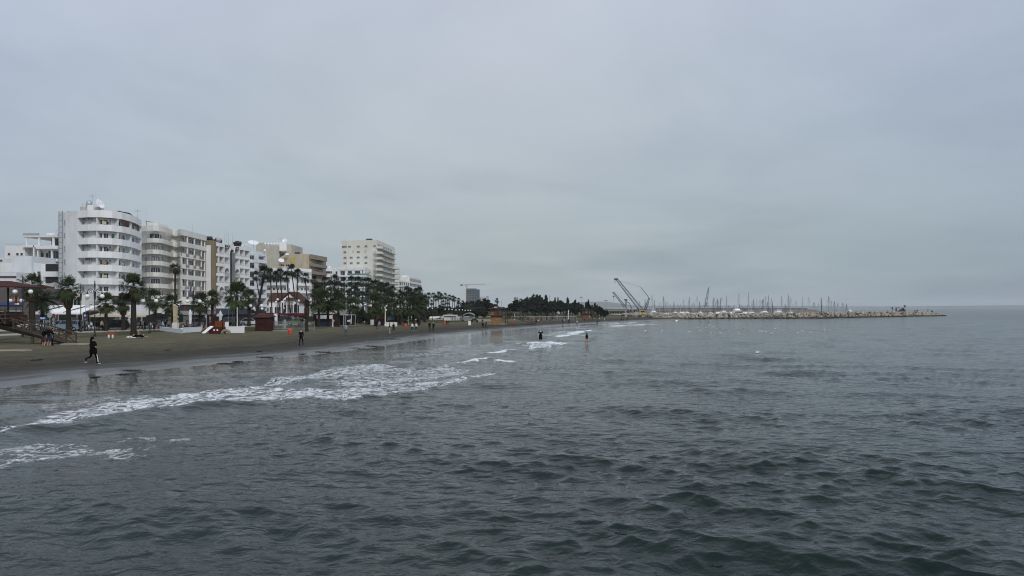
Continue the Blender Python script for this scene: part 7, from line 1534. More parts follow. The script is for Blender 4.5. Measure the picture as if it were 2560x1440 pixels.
for i, (px, w_) in enumerate(((1795, 10), (1828, 8), (1862, 8), (1704, 8))):
    Y = 310; t = thing('outrigger_boat', 'fishing boat with splayed V-shaped outriggers, %s from the left' % nth([2, 3, 4, 1][i]), 'fishing boat', (X(px, Y), Y, 0), 0, 'fishing boats with outriggers'); inst('hull', HM['s'], t, (0, 0, 0), (0, 0, 1.3)); tp = (743 if i == 0 else 762)
    for s_ in (-1, 1): MB().tube((0, 0, 1.0), (s_ * w_ / F * Y, 0, Z(tp, Y)), .08, n=4).obj('outrigger', mastm, t)
    MB().tube((0, 0, .8), (0, 0, Z(tp + 8, Y)), .13, n=6).obj('mast', mastm, t); MB().box(-1, 1, -1, 1, 1, 2.4).obj('wheelhouse', hullw, t)
# yellow digger, port shed, quay wall, port lamps
x, Y = X(1604, 290), 290; z0 = max(gz(x, Y), .4); t = thing('yellow_machine', 'yellow work machine on the rocks under the largest crane', 'work machine', (x, Y, z0 + 1.0))
MB().box(-1.9, 1.9, -1, 1, -1.1, .6).obj('chassis', yellow, t); MB().box(-.7, .9, -.8, .8, .6, 1.5).obj('cab', yellow, t); MB().box(-.5, .95, -.82, -.79, .75, 1.35).obj('cab_glass', glass, t)
def ex(t_, Pp):
    Y = 420
    MB().box(X(1520, Y), X(1577, Y), Y - 1, Y + 12, Z(778, Y), Z(774, Y)).obj('roof_edge', mat('khaki_roof', (.24, .225, .16)), t_)
    for i in range(9): MB().box(X(1522 + i * 6.5, Y), X(1523 + i * 6.5, Y), Y - .8, Y - .3, .6, Z(778, Y)).obj('post', greyw, t_)
simple_block('port_shed', 'long low khaki-roofed port shed under the cranes', 'shed', 1521, 1576, 776, 420, 12, shade_in, extra=ex)
def ex(t_, Pp): MB().box(X(1600, 400), X(1640, 400), 399.5, 399.9, Z(775, 400), Z(773.5, 400)).obj('roof_edge', greyw, t_)
simple_block('grey_port_building', 'grey port building behind the yellow machine', 'building', 1573, 1590, 775, 360, 8, mat('port_grey', (.12, .13, .14)), [(1578, 781, 1.5, 1.5), (1584, 781, 1.5, 1.5)])
x0, x1, Y = X(1640, 660), X(2018, 660), 660; t = thing('harbour_wall', 'long grey outer harbour wall behind the moored boats', 'harbour wall', (x0, Y, 0))
MB().add([(x0, Y, -1), (x1 + 25, Y, -1), (x1, Y, Z(772.5, Y)), (x0, Y, Z(772.0, Y)), (x0, Y + 6, -1), (x1 + 25, Y + 6, -1), (x1, Y + 6, Z(772.5, Y)), (x0, Y + 6, Z(772, Y))], [(0, 1, 2, 3), (7, 6, 5, 4), (3, 2, 6, 7), (1, 5, 6, 2), (0, 3, 7, 4)]).obj('wall', mat('harbour_concrete', (.25, .23, .20)), t)
MB().box(x0, x1, Y - .3, Y + 1.2, Z(772.4, Y), Z(770.6, Y)).obj('parapet', mat('harbour_parapet', (.10, .10, .10)), t); rel(t)
for i, (px, top, Y, hd) in enumerate([(1453, 743, 700, 1), (1440, 742, 700, 0), (1515, 751, 700, 1), (1374, 738, 420, 0), (1470, 757, 500, 0), (1497, 764, 500, 0), (1508, 764, 500, 0), (1485, 765, 520, 0), (1290, 751, 420, 2)]):
    x = X(px, Y); h = Z(top, Y) - .5; t = thing('floodlight_mast' if hd else 'radio_mast', 'thin mast above the far trees and port, %s from the left' % ['fourth', 'third', 'ninth', 'second', 'fifth', 'seventh', 'eighth', 'sixth', 'first'][i], 'mast', (x, Y, .5), 0, 'thin masts beyond the trees'); MB().tube((0, 0, 0), (0, 0, h), .18, .1, 5).obj('pole', steel, t)
    if hd: MB().lathe([(.3, h - .5), (1.6 if hd == 1 else 1.2, h - .2), (1.6 if hd == 1 else 1.2, h + .2 + (hd - 1) * 1.5), (.3, h + .4 + (hd - 1) * 1.5)], 8).obj('head', steel, t)
# breakwater end structures
Y = 352; t = thing('rock_grab_machine', 'dark excavator-like frame on the far end of the breakwater', 'machine', (X(2252, Y), Y, 0)); zb = Z(780, Y)
MB().add([(X(2245, Y), Y, zb), (X(2261, Y), Y, zb), (X(2261, Y), Y, Z(769, Y)), (X(2248, Y), Y + 0, Z(778, Y)), (X(2245, Y), Y + 2, zb), (X(2261, Y), Y + 2, zb), (X(2261, Y), Y + 2, Z(769, Y)), (X(2248, Y), Y + 2, Z(778, Y))], [(0, 1, 2, 3), (7, 6, 5, 4), (0, 4, 5, 1), (1, 5, 6, 2), (2, 6, 7, 3), (3, 7, 4, 0)]).obj('body', black, t)
for a, c in ((2240, 2242),): MB().box(X(a, Y), X(c, Y), Y, Y + .5, zb, Z(769, Y)).obj('post', black, t)
MB().box(X(2240, Y), X(2250, Y), Y, Y + .5, Z(770.5, Y), Z(769, Y)).obj('beam', black, t); MB().box(X(2261.1, Y), X(2264, Y), Y, Y + .6, Z(768, Y), Z(763, Y)).obj('bucket', black, t); MB().box(X(2261.1, Y), X(2264, Y), Y, Y + .6, zb, Z(774, Y)).obj('leg', black, t); rel(t)
for i, (px, tp, bt) in enumerate(((2231, 768, 773), (2219, 777, 780), (2287, 776, 780), (2293, 775, 780), (2330, 776, 780))):
    Y = 352; t = thing('marker_post', ['dark hanging marker left of the dark frame', 'small dark block left of the dark frame', 'left of two small dark posts right of the dark frame', 'right of two small dark posts right of the dark frame', 'last dark marker near the breakwater tip'][i], 'marker', (X(px, Y), Y, 1.9)); MB().box(-.25, .25, -.2, .2, Z(bt, Y) - 1.9, Z(tp, Y) - 1.9).obj('block', black, t); MB().tube((0, 0, 0), (0, 0, Z(bt, Y) - 1.85), .05).obj('post', black, t)
Y = 358; t = thing('navigation_beacon', 'thin navigation beacon mast near the breakwater tip', 'beacon', (X(2320, Y), Y, 1.9)); MB().tube((0, 0, 0), (0, 0, Z(763, Y) - 1.9), .07).obj('mast', greyw, t); MB().lathe([(.3, 0), (.2, 1.2), (.2, 1.5)], 8).obj('base', greyw, t)
# ------------------------------------------------------------------ hills
def hills(name, Y, pts, m, label, depth=900):
    b = MB(); n = len(pts); vs = []
    for px, py in pts: vs += [(X(px, Y), Y, -1), (X(px, Y) + 0, Y + depth * .35, Z(py, Y + depth * .35)), (X(px, Y), Y + depth, -1)]
    b.add(vs, [(3 * i + j, 3 * i + 3 + j, 3 * i + 4 + j, 3 * i + 1 + j) for i in range(n - 1) for j in (0, 1)]); o = b.obj(name, m, smooth=True); tag(o, label, 'hill', kind='structure')
hm = mat('hill_scrub', (.09, .085, .07), .9, .3, .004)
hills('hill', 7600, [(1380, 772), (1410, 762), (1445, 757), (1475, 754.5), (1500, 754), (1530, 754.5), (1552, 757.5), (1575, 761), (1610, 764), (1660, 765), (1700, 765.8), (1770, 766.5), (1900, 767)], hm, 'hazy flat-topped hill behind the port')
hm2 = mat('headland_scrub', (.035, .037, .035), .9, .3, .004)
hills('headland', 9000, [(1560, 765.2), (1700, 764), (1850, 764.3), (2000, 765.0), (2100, 766.0), (2300, 766), (2400, 765.0), (2500, 763.8), (2600, 763.2), (2800, 763)], hm2, 'low hazy headland along the right horizon', 700)
# ------------------------------------------------------------------ people
def build_pose(name, J, extra=None):
    """J: joints -> (pos, radius); edges with tags; returns mesh with 7 slots: skin, top, forearm, thigh, shin, shoe, head"""
    E = [('pelvis', 'waist', 1), ('waist', 'chest', 1), ('chest', 'neck', 1), ('neck', 'chin', 6), ('chin', 'skull', 6), ('skull', 'crown', 6)]
    for s_ in 'LR': E += [('chest', 'sh' + s_, 1), ('sh' + s_, 'el' + s_, 7), ('el' + s_, 'wr' + s_, 2), ('wr' + s_, 'pa' + s_, 0), ('pelvis', 'hip' + s_, 3), ('hip' + s_, 'kn' + s_, 3), ('kn' + s_, 'an' + s_, 4), ('an' + s_, 'to' + s_, 5), ('an' + s_, 'he' + s_, 5)]
    J = dict(J); E = list(E)
    for s_ in 'LR':
        wr, pa = Vector(J['wr' + s_][0]), Vector(J['pa' + s_][0]); d = (pa - wr).normalized(); sd_ = d.cross(Vector((0, 1, 0))); sd_ = sd_.normalized() if sd_.length > .1 else Vector((1, 0, 0)); sd_ = sd_.cross(d).normalized()
        for k, (o_, l) in enumerate(((-.03, .075), (-.01, .085), (.011, .08), (.031, .062))):
            m = pa + sd_ * o_ + d * .015; J['f%d%s' % (k, s_)] = (m, .011); J['g%d%s' % (k, s_)] = (m + d * l + sd_ * o_ * .2, .008); E += [('pa' + s_, 'f%d%s' % (k, s_), 0), ('f%d%s' % (k, s_), 'g%d%s' % (k, s_), 0)]
        J['t' + s_] = (wr + d * .03 - sd_ * .055, .011); J['u' + s_] = (wr + d * .075 - sd_ * .07, .009); E += [('wr' + s_, 't' + s_, 0), ('t' + s_, 'u' + s_, 0)]
    names = list(J); idx = {k: i for i, k in enumerate(names)}
    me = bpy.data.meshes.new('sk'); me.from_pydata([tuple(J[k][0]) for k in names], [(idx[a], idx[c]) for a, c, _ in E], []); o = link(bpy.data.objects.new('sk', me))
    md = o.modifiers.new('s', 'SKIN'); md.use_smooth_shade = True
    for i, k in enumerate(names): me.skin_vertices[0].data[i].radius = (J[k][1], J[k][1]); me.skin_vertices[0].data[i].use_root = (k == 'pelvis')
    o.modifiers.new('u', 'SUBSURF').levels = 1; o.modifiers['u'].render_levels = 1
    bpy.context.view_layer.update(); dg = bpy.context.evaluated_depsgraph_get(); out = bpy.data.meshes.new_from_object(o.evaluated_get(dg)); bpy.data.objects.remove(o); out.name = 'body'
    out.materials.clear()
    for i in range(8): out.materials.append(skin)
    seg = [(np.array(J[a][0], float), np.array(J[c][0], float), (J[a][1] + J[c][1]) / 2, tg) for a, c, tg in E]
    for p in out.polygons:
        c = np.array(p.center); best = 9; bt = 0
        for a, q_, rr, tg in seg:
            u = q_ - a; tt = np.clip(np.dot(c - a, u) / np.dot(u, u), 0, 1); d = np.linalg.norm(c - a - u * tt) - rr
            if d < best: best, bt = d, tg
        p.material_index = bt; p.use_smooth = True
    return out
def pose(lL=0, lR=0, kL=0, kR=0, aL=8, aR=8, eL=15, eR=15, lean=0, spread=.06, sit=False, armout=10, arms_up=False):
    """angles in degrees, forward is -Y; 1.75 m tall"""
    J = {}; hz = .93
    def rot(v, a): a = R(a); return Vector((v.x, v.y * math.cos(a) - v.z * math.sin(a), v.y * math.sin(a) + v.z * math.cos(a)))
    pe = Vector((0, 0, hz)); J['pelvis'] = (pe, .135); up = rot(Vector((0, 0, 1)), lean)
    J['waist'] = (pe + up * .17, .115); J['chest'] = (pe + up * .40, .145); J['neck'] = (pe + up * .56, .055); J['chin'] = (pe + up * .63 + Vector((0, -.02, 0)), .07); J['skull'] = (pe + up * .72 + Vector((0, -.01, 0)), .095); J['crown'] = (pe + up * .79, .07)
    for s_, sg, l, k, a, e in (('L', 1, lL, kL, aL, eL), ('R', -1, lR, kR, aR, eR)):
        sh = pe + up * .47 + Vector((sg * .185, 0, 0)); J['sh' + s_] = (sh, .06); ao = R(armout)
        ua = rot(Vector((0, 0, -1)), -a); ua = Vector((sg * math.sin(ao), ua.y * math.cos(ao), ua.z * math.cos(ao))); el = sh + ua * .28; J['el' + s_] = (el, .042)
        fa = rot(Vector((0, 0, -1)), -(a + e)); wr = el + fa * .25 + (Vector((-sg * .10, 0, 0)) if e > 60 else Vector((0, 0, 0))); J['wr' + s_] = (wr, .028); J['pa' + s_] = (wr + fa * .07, .032)
        hip = pe + Vector((sg * .10, 0, -.05)); J['hip' + s_] = (hip, .095); th = rot(Vector((0, 0, -1)), -l); kn = hip + th * .43 + Vector((sg * spread * .5, 0, 0)); J['kn' + s_] = (kn, .062)
        sn = rot(Vector((0, 0, -1)), -(l - k)); an = kn + sn * .40; J['an' + s_] = (an, .042); f_ = rot(Vector((0, -1, 0)), -(l - k) * (.9 if k > 25 else .3)); J['to' + s_] = (an + f_ * .17 + Vector((0, 0, -.035)), .035); J['he' + s_] = (an - f_ * .04 + Vector((0, 0, -.035)), .038)
    mn = min(min(v[0].z - v[1] for k, v in J.items() if k[:2] in ('to', 'he')), 9)
    for k in J: J[k] = (J[k][0] - Vector((0, 0, mn)), J[k][1])
    return J
POSE = {'stand': pose(3, -3, 0, 4, 4, 2, 12, 18), 'walk': pose(26, -22, 6, 22, -20, 20, 15, 22, -3), 'stride': pose(16, -12, 4, 62, -14, 26, 20, 60, -4), 'walk2': pose(-14, 18, 18, 4, 16, -14, 15, 10, -2), 'folded': pose(2, -2, 2, 2, 30, 28, 85, 95), 'akimbo': pose(6, -6, 3, 3, -14, -14, 60, 60, 0, .1, armout=32), 'photo': pose(2, -3, 0, 2, 22, 24, 118, 118, 0, armout=6)}
# sitting
PM = {k: build_pose(k, v) for k, v in POSE.items()}
def crouch():
    J = pose(80, 78, 100, 98, 45, 40, 20, 25, -18); return J
PM['sit'] = build_pose('sit', crouch())
J = pose(3, -10, 3, 40, 60, 20, 20, 30); PM['lie'] = build_pose('lie', J)
hair_s = MB().ell((0, .012, 0), .088, .098, .10, 12, 8).mesh('hair', None, True); hair_s.materials.append(black)
hb = MB().ell((0, .015, .0), .10, .105, .105, 12, 8); hb.ell((0, .07, -.16), .085, .06, .20, 10, 7); hair_l = hb.mesh('hair', None, True); hair_l.materials.append(black)
coat_m = MB().lathe([(.21, .66), (.23, .85), (.20, 1.05), (.22, 1.3), (.16, 1.45), (.08, 1.5)], 14).mesh('coat', None, True); coat_m.materials.append(cblack)
dress_m = MB().lathe([(.20, .48), (.19, .7), (.20, .95), (.16, 1.08)], 14).mesh('skirt', None, True); dress_m.materials.append(cblack)
nose = MB().ell((0, 0, 0), .014, .02, .022, 6, 5).mesh('nose', skin, True); ear = MB().ell((0, 0, 0), .012, .02, .03, 6, 5).mesh('ear', skin, True); eye = MB().ell((0, 0, 0), .010, .006, .006, 6, 4).mesh('eye', black, True); mouth = MB().box(-.022, .022, -.004, .004, -.004, .004).mesh('mouth', mat('lips', (.25, .08, .07)))
K = (.003, .003, .004); NV = (.008, .011, .025); WH = (.62, .63, .64); JN = (.06, .085, .13); GR = (.15, .155, .165); BG = (.33, .29, .22); SK = None; RD = (.28, .035, .035); LB = (.22, .30, .38); BR = (.09, .06, .04)
def person(px, py, hpx, ps, rot, top, fore, th, sh, shoe, hair, label, extra=(), group=None, Y=None, water=0.0, lie=False):
    if Y is None: x, y, z0 = hit(px, py)
    else: x, y = X(px, Y), Y; z0 = .70 if x < np.interp(Y, EDY, EDX) else gz(x, Y)
    if water: y = (H - .02) * F / (py - HOR); x = X(px, y); z0 = -water
    h = hpx / F * y + water; s = h / 1.78 if ps != 'sit' else h / 1.25
    if lie: s = .95
    t = thing('person', label, 'person', (x, y, z0), R(rot), group); t.scale = (s, s, s)
    o = inst('body', PM[ps], t); cols = [SK, top, fore, th, sh, shoe, SK, SK if 'bare' in extra else top]
    if lie: o.rotation_euler = (R(-80), 0, R(90)); o.location = (.8, 0, .13)
    for i, c in enumerate(cols):
        if c is not None: sl = o.material_slots[i]; sl.link = 'OBJECT'; sl.material = cm(c)
    J = POSE.get(ps)
    if J and not lie:
        sk = J['skull'][0]; ht = inst('hair', hair_l if hair[0] == 'l' else hair_s, t, (sk[0], sk[1] + .012, sk[2] + .022)); ht.scale = (1.22,) * 3 if 'coat' in extra else (1, 1, 1); sl = ht.material_slots[0]; sl.link = 'OBJECT'; sl.material = cm({'k': (.004, .0035, .003), 'b': (.10, .06, .03), 'g': (.35, .34, .32), 'y': (.30, .22, .12)}[hair[1]])
        if hpx > 24:
            inst('nose', nose, t, (sk[0], sk[1] - .105, sk[2] - .02)); inst('mouth', mouth, t, (sk[0], sk[1] - .092, sk[2] - .065))
            for s_ in (-1, 1): inst('eye', eye, t, (sk[0] + s_ * .034, sk[1] - .093, sk[2] + .005)); inst('ear', ear, t, (sk[0] + s_ * .095, sk[1] + .01, sk[2] - .01))
        for e_ in extra:
            if e_ == 'coat': inst('coat', coat_m, t)
            elif e_ == 'skirt': inst('dress', dress_m, t)
            elif e_ == 'stripe': p0, p1, p2 = J['hipL'][0], J['knL'][0], J['anL'][0]; MB().path([(p0[0] + .02, p0[1] - .09, p0[2] - .15), (p1[0] + .03, p1[1] - .065, p1[2]), (p2[0] + .02, p2[1] - .05, p2[2])], .022, 5).obj('white_stripe', hullw, t)
            elif e_ == 'collar': n_ = J['neck'][0]; MB().lathe([(.075, -.03), (.10, 0), (.075, .03)], 12, (n_[0], n_[1], n_[2] - .03)).obj('collar', hullw, t, True)
            elif e_ == 'print': n_ = J['chest'][0]; MB().box(-.11, .11, .135, .15, n_[2] - .02, n_[2] + .05).obj('white_print', hullw, t)
            elif e_ == 'chestprint': n_ = J['chest'][0]; MB().ell((.12, -.10, n_[2] - .02), .03, .05, .05, 8, 6).obj('white_badge', hullw, t)
            elif e_ == 'sole':
                for k in ('toL', 'toR'): p0 = J[k][0]; MB().box(p0[0] - .035, p0[0] + .035, p0[1] - .04, p0[1] + .12, p0[2] - .045, p0[2] - .015).obj('white_sole', hullw, t)
            elif e_ == 'bag': MB().box(.12, .30, -.1, .12, .8, 1.15).obj('shoulder_bag', cm(LB), t)
    return t
PW = 'people walking on the sand'; PP = 'people on the promenade'
person(233, 910, 68, 'stride', 78, K, K, K, K, K, 'lk', 'woman in long black hooded jacket striding right along the wet sand', ('coat', 'stripe', 'sole', 'chestprint'))
person(753, 864.5, 43, 'walk2', 5, K, K, K, K, K, 'sb', 'lone figure all in black with white collar walking towards the camera', ('collar',))
person(865, 839.5, 30, 'akimbo', 185, LB, LB, JN, JN, K, 'sk', 'man in pale grey-blue jacket and jeans standing alone near the pale poles')
person(941.5, 822, 22, 'stand', 160, NV, NV, NV, NV, K, 'sk', 'person in dark navy at the maroon shed'); person(948.5, 821, 20, 'walk2', 190, LB, LB, GR, JN, K, 'sb', 'person in light blue beside the dark navy one at the shed', ('bag',))
person(974, 833.3, 27, 'stand', 100, K, K, BG, BG, WH, 'sk', 'man in navy top and beige trousers seen sideways, left of a pair'); person(984, 833.3, 26.5, 'folded', 10, NV, GR, NV, GR, K, 'sb', 'person in navy top and dark shorts with folded arms, right of the beige trousers')
person(1031, 828, 22, 'walk', 12, WH, WH, K, K, WH, 'sb', 'left walker in white jumper and black leggings'); person(1040.5, 828, 22, 'walk2', -8, WH, WH, K, K, WH, 'lb', 'right walker in greyish white jumper and black leggings', ())
person(1036, 827, 14, 'stand', 0, GR, GR, GR, GR, WH, 'sb', 'grey-clad child between the two white jumpers'); person(1043.5, 811, 15, 'stand', 180, K, K, K, K, K, 'sk', 'dark figure standing behind the right white jumper'); person(1018.5, 811.5, 9, 'stand', 180, NV, NV, NV, JN, K, 'sk', 'small dark child near the orange bin')
person(1074, 828.5, 24.5, 'stand', 8, K, K, K, K, K, 'sk', 'left man of the couple dressed all in black, dark-haired'); person(1083.5, 828.5, 24, 'walk', -6, K, K, K, K, K, 'sg', 'right man of the couple dressed all in black, grey-haired')
person(1117, 813.5, 14, 'stand', 200, NV, NV, K, K, K, 'sk', 'person in dark navy right of the pickup, taller of two'); person(1122.5, 813.5, 12.5, 'stand', 160, K, K, GR, K, K, 'lk', 'shorter dark person right of the pickup'); person(1156, 805, 9, 'sit', 60, GR, GR, K, K, K, 'sk', 'person sitting left of the white board on the sand')
person(1207, 822.7, 19, 'walk', 20, K, K, K, K, WH, 'sk', 'walker with white waistband and shoes left of the lifeguard tower'); person(1215.5, 823, 20.5, 'walk2', -30, BR, BR, K, K, K, 'lk', 'brown-clad walker just left of the lifeguard tower'); person(1206, 811, 14, 'stand', 180, K, K, K, K, K, 'sk', 'dark person behind the two walkers left of the tower')
person(1269, 808.5, 7.5, 'sit', 40, K, K, K, K, K, 'sk', 'dark sitter on the sand right of the two-storey tower')
person(1340, 812, 13, 'walk', 180, K, K, K, SK, SK, 'lk', 'dark-topped bather walking away behind the wading woman'); person(1345.5, 809.5, 12, 'walk2', 170, WH, SK, K, SK, SK, 'sb', 'white-topped person with dark shorts near the pale pole'); person(1353, 808, 11, 'stand', 180, BR, BR, BR, SK, SK, 'lk', 'brown-clothed person right of the bright white pole')
person(1313, 808.5, 5, 'sit', 100, WH, SK, SK, SK, SK, 'sy', 'pale sunbather sitting by the fallen ramp timbers'); person(1322, 808.5, 5, 'sit', 60, WH, SK, K, SK, SK, 'sb', 'second sunbather by the fallen ramp timbers')
person(1375, 808, 10, 'stand', 150, NV, NV, GR, JN, K, 'sk', 'slim person in grey-blue at the court edge'); person(1406.5, 811, 15, 'stand', 10, NV, SK, NV, NV, K, 'sy', 'stout person in navy with pale hat'); person(1410, 806, 9, 'stand', 190, WH, WH, GR, GR, K, 'sy', 'person in white behind the stout navy one')
person(1422.5, 809, 13.5, 'walk', 200, K, K, K, K, K, 'sk', 'dark slim walker between the navy and the red-white group'); person(1442.8, 812.6, 12, 'stand', 0, WH, RD, K, K, K, 'lb', 'person in white and red at the waterline'); person(1439.7, 799, 7, 'stand', 180, K, K, K, K, K, 'sk', 'dark person at the tree edge left of the small tower')
person(1461, 803.5, 7.5, 'stand', 180, K, K, K, K, K, 'sk', 'dark person at the foot of the small red tower'); person(1493, 811, 10.5, 'stand', 190, K, K, K, SK, SK, 'lk', 'dark person at the waterline below the tower stairs'); person(1498, 802.5, 8.5, 'walk', 180, WH, WH, K, K, K, 'sb', 'white-shirted person right of the tower stairs'); person(1511, 802.5, 7, 'stand', 180, WH, WH, WH, K, K, 'sb', 'white-clad person farther right on the sand')
person(1547.5, 807.5, 5.5, 'sit', 150, K, K, K, SK, SK, 'sk', 'dark person crouching in the shallows below the port'); person(1552.5, 804.5, 8, 'stand', 180, K, K, K, K, K, 'sk', 'left of two dark figures at the far waterline'); person(1558, 802.5, 6.5, 'stand', 180, K, K, K, K, K, 'sk', 'right of two dark figures at the far waterline'); person(1553.5, 799, 7, 'stand', 180, K, K, K, K, K, 'sk', 'dark figure above the pair at the far waterline'); person(1568, 801, 8, 'stand', 200, K, K, K, K, K, 'sk', 'lone dark figure farthest along the sand')
person(1351.5, 854, 34, 'folded', 178, K, SK, K, SK, SK, 'lg', 'woman in black dress with white print wading, seen from behind', ('print', 'skirt'), water=.18)
person(1467, 859.5, 27, 'stand', 200, K, SK, SK, SK, SK, 'lk', 'slim woman in black swimsuit standing in the sea', ('bare',), water=.22)
for px, py, lb in ((1695.5, 805.5, 'swimmer beside the white float'), (1752, 806.5, 'left of two swimmers below the breakwater'), (1772, 806.5, 'right of two swimmers below the breakwater')): person(px, py, 3.6, 'stand', 90, K, K, K, K, K, 'sk', lb, (), water=1.1)
x, y = X(1691.5, 225), 225; t = thing('white_float', 'small white float left of the swimmer', 'float', (x, y, 0)); MB().ell((0, 0, .1), .5, .35, .22).obj('body', hullw, t, True); MB().box(-.3, .3, -.03, .03, .25, .4).obj('handle', hullw, t)
person(122.5, 866, 48, 'stand', 184, K, SK, (.02, .035, .09), SK, K, 'sb', 'broad man in black shirt and blue shorts seen from behind at the ramp'); person(109.5, 866, 45, 'stand', 172, K, SK, (.10, .04, .03), SK, K, 'sk', 'person in black with red-brown shorts left of the blue shorts'); person(131, 864, 43, 'folded', 120, K, K, K, K, K, 'sk', 'person in black right of the blue shorts at the ramp'); person(117, 862, 44, 'stand', 200, NV, NV, GR, SK, K, 'sb', 'navy-clad person half hidden between the ramp group', ())
cr = [(178, 107, 31, 'walk', 250, BR, K, 'dark walker just right of the shaggy palm and pale blue car'), (199.5, 110, 29, 'stand', 180, K, K, 'black-clad person left of the thin lamp post'), (208, 110.5, 25, 'walk', 90, GR, NV, 'person in grey coat under the blue notice'), (213, 112, 27, 'stand', 180, NV, K, 'dark person directly below the blue notice'), (217, 111, 29, 'stand', 190, GR, K, 'tall person in grey left of the white jacket'), (228, 112, 26, 'walk2', 270, WH, K, 'person in white jacket bending left of the tall lamp'), (221.5, 111, 18, 'stand', 180, WH, JN, 'child in white between grey and white jackets'),
      (243, 112, 25, 'stand', 180, K, K, 'person in black right at the tall lamp'), (247.5, 113, 25, 'stand', 175, NV, K, 'dark person second right of the tall lamp'), (254.5, 111.5, 28, 'stand', 185, BG, K, 'man in beige shirt and dark trousers right of the tall lamp'), (259, 113, 27, 'stand', 160, K, NV, 'dark person behind the beige shirt'), (352, 117, 27, 'walk', 90, K, K, 'dark person right of the white arbour'), (358, 118, 24, 'walk', 80, GR, K, 'grey person second right of the arbour'), (376, 116, 23, 'stand', 180, BG, JN, 'person in beige top left of the child in white'), (381, 115.5, 16, 'walk', 90, WH, JN, 'child in white top and blue trousers'), (391, 115.5, 17, 'stand', 180, RD, BG, 'child in red top left of the palm'), (386, 117, 20, 'stand', 180, NV, K, 'navy person between the two children'),
      (407.5, 118, 25, 'walk', 100, WH, JN, 'person in white shirt and jeans left of the statue'), (413.5, 118.5, 25, 'walk2', 80, K, K, 'person in black and white left of the statue'), (421, 119, 25, 'stand', 180, GR, K, 'bulky grey person left of the statue'), (425, 119.5, 25, 'stand', 170, GR, GR, 'second grey person nearest to the statue'), (362, 118, 22, 'stand', 180, K, K, 'black-clad person right behind the arbour group'), (467, 121, 20, 'stand', 180, RD, K, 'person in red jacket right of the statue plinth'), (504, 125, 18, 'stand', 180, GR, WH, 'person in pale trousers left of the hedge'),
      (757, 138, 22, 'stand', 180, K, K, 'dark person left of the trimmed bulb palm'), (753, 139, 24, 'walk', 90, NV, K, 'dark walker left behind the dusty green car end'), (781, 143, 13, 'stand', 180, WH, K, 'person in white left by the arched kiosk'), (846, 148, 14, 'stand', 180, GR, K, 'person at the pergola bar counter'), (858, 150, 14, 'stand', 200, LB, K, 'person in light blue inside the pergola bar'), (590, 128, 21, 'stand', 180, NV, K, 'dark person behind the white block wall')]
for px, Y, hp, ps, rt, tp, bt, lb in cr: person(px, 0, hp, ps, rt, tp, tp, bt, bt, K, random.choice(['sk', 'lk', 'sb']), lb, (), PP, Y=Y)
person(576, 829, 15, 'sit', 250, K, K, K, K, K, 'sk', 'dark-clothed person sitting against the white wall by the castle tube')
for px, py, r_, tp, lb in ((352, 846, 10, K, 'sunbather in black lying on the grass at the big palm'), (341, 846, 190, NV, 'second person lying left of the sunbather')): person(px, py, 30, 'lie', r_, tp, SK, K, SK, SK, 'sk', lb, lie=True)
x, y, z0 = hit(327, 846); t = thing('beach_bundle', 'white towel bundle beside the lying sunbathers', 'bundle', (x, y, z0)); MB().ell((0, 0, .12), .55, .25, .16).ell((.35, 0, .1), .3, .2, .12).obj('towel', awn, t, True)
x, y, z0 = hit(300, 960)
# seaweed and sand marks
sw = mat('wet_seaweed', (.018, .016, .012), .6, .4, 3)
for i, (px, py, w_) in enumerate([(88, 901, 14), (232, 944, 9), (325, 927, 32), (300, 937, 16), (560, 910, 26), (590, 905, 16), (665, 894, 34), (753, 886, 8), (812, 881, 42), (645, 879, 5), (902, 873, 24), (930, 866, 26), (980, 848, 30), (417, 876, 6)]):
    x, y, z0 = hit(px, py); ww = w_ / F * y; b = MB(); r = random.Random(i)
    for k in range(46):
        u = r.gauss(0, .33); v = r.gauss(0, .16); p = Vector((u * ww, v * ww * 1.0 + u * .2, 0)); 
        zz = gz(x + p.x, y + p.y) - z0 + .02; l = r.uniform(.1, .35); a = r.uniform(-.5, .5); e_ = Vector((math.cos(a) * l, math.sin(a) * l, 0)); pz = Vector((0, 0, r.uniform(.01, .06)))
        p.z = zz; b.tube(p, p + e_ + pz, .02, .012, 4)
    o = b.obj('seaweed', sw, loc=(x, y, z0)); tag(o, 'dark strand of washed-up seaweed on the wet sand', 'seaweed', 'clumps of seaweed on the wet sand')
# concrete slabs
for px0, px1, py, lb in ((-60, 60, 878, 'pale concrete slab edge in the sand at the left edge'), (150, 215, 861.5, 'pale path slab at the foot of the timber ramp'), (680, 725, 828, 'pale kerb at the foot of the grey fence'), (850, 938, 815, 'pale boardwalk strip on the lawn right of the pergola bar')):
    x0_, y0_, z0_ = hit(px0, py); x1_, y1_, z1_ = hit(px1, py); b = MB(); b.prism([(x0_, y0_), (x1_, y1_), (x1_ + .1, y1_ + .9), (x0_ - .1, y0_ + .9)], min(z0_, z1_) - .1, max(z0_, z1_) + .07); o = b.obj('path', pave); tag(o, lb, 'path', kind='structure')
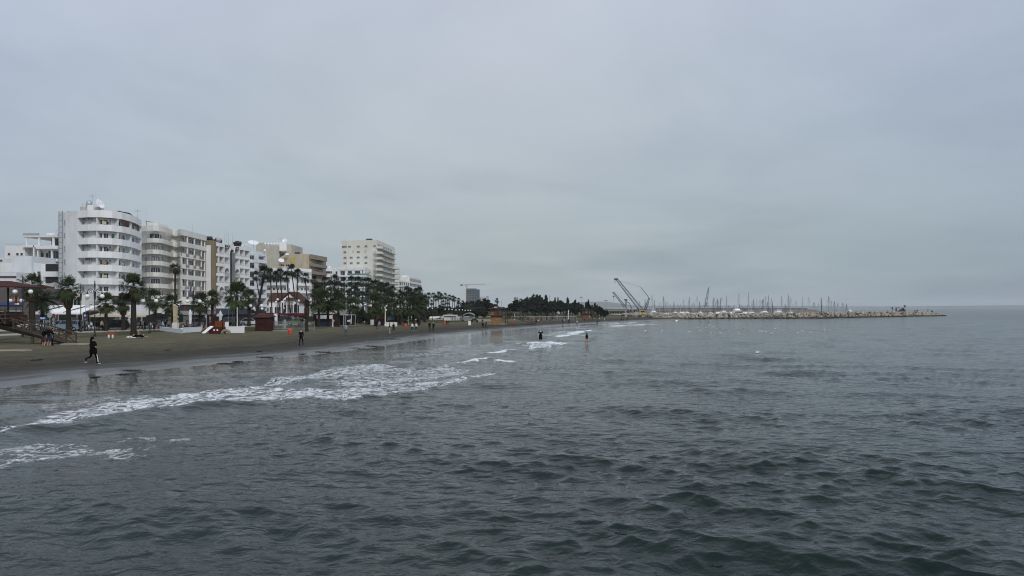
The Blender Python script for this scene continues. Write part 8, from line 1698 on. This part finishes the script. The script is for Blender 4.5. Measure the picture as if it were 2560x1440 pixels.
# ------------------------------------------------------------------ gulls
gb = MB(); gb.ell((0, 0, .08), .20, .09, .085, 10, 6); gb.ell((.2, 0, .19), .055, .05, .055, 8, 6); gb.tube((.15, 0, .1), (.2, 0, .18), .05, .045, 6); gb.add([(-.17, -.04, .1), (-.34, 0, .13), (-.17, .04, .1), (-.2, 0, .06)], [(0, 1, 2), (0, 3, 1), (1, 3, 2)]); gm_ = gb.mesh('gull', feath, True)
bk_ = MB().tube((.24, 0, .185), (.30, 0, .175), .014, .004, 5).mesh('beak', yellow)
gs = [(1656, 827), (1654, 828), (1668, 826.5), (1623, 830), (1613, 828), (1699, 827), (1709, 822), (1723, 830.5), (1728, 831), (1750, 828.5), (1745, 820), (1764, 821), (1778, 834), (1782, 817), (1788, 819), (1805, 826), (1846, 834), (1858, 822), (1861, 822), (1885, 826), (1897, 827), (1903, 829), (1906, 831), (1912, 830), (1913, 829.5), (1917, 831), (1928, 835), (1937, 822.5), (1938, 823), (1945, 832.5), (1945, 832.8), (1958, 829), (1962, 826), (1993, 834), (2002, 829), (2008, 828.5), (2025, 833.5), (2062, 826), (2075, 826), (2213, 814), (2186, 814), (2396, 838), (1893, 883.5), (1892, 884), (1774, 814), (1790, 824), (1880, 830), (1822, 828), (1800, 833), (1870, 826)]
for i, (px, py) in enumerate(gs):
    y = H * F / (py - HOR + .01); sc_ = 0.9 if y < 120 else 0.8; t = thing('seagull', 'white gull floating on the grey sea', 'gull', (X(px, y), y, .03), random.uniform(0, 6.28), 'white gulls floating on the sea')
    if px in (1892, 1893): t['label'] = 'near gull floating alone far right of the bathers, %s of two touching' % ('left' if px == 1892 else 'right')
    o = inst('body', gm_, t); o.scale = (sc_,) * 3; o2 = inst('beak', bk_, t); o2.scale = (sc_,) * 3
# ------------------------------------------------------------------ haze
b = MB().box(-9000, 10000, -200, 10800, -3, 90); hz = bpy.data.materials.new('haze_air'); hz.use_nodes = True; t_ = hz.node_tree; t_.nodes.clear(); o_ = t_.nodes.new('ShaderNodeOutputMaterial'); v_ = t_.nodes.new('ShaderNodeVolumePrincipled')
v_.inputs['Color'].default_value = (.93, .97, 1.0, 1); v_.inputs['Density'].default_value = 0.00009; v_.inputs['Anisotropy'].default_value = 0.0; t_.links.new(v_.outputs[0], o_.inputs['Volume'])
o = b.obj('haze', hz); tag(o, 'thin sea haze over the whole bay', 'haze', kind='stuff')
sc.cycles.volume_bounces = 1; sc.cycles.max_bounces = 6; sc.cycles.transparent_max_bounces = 4
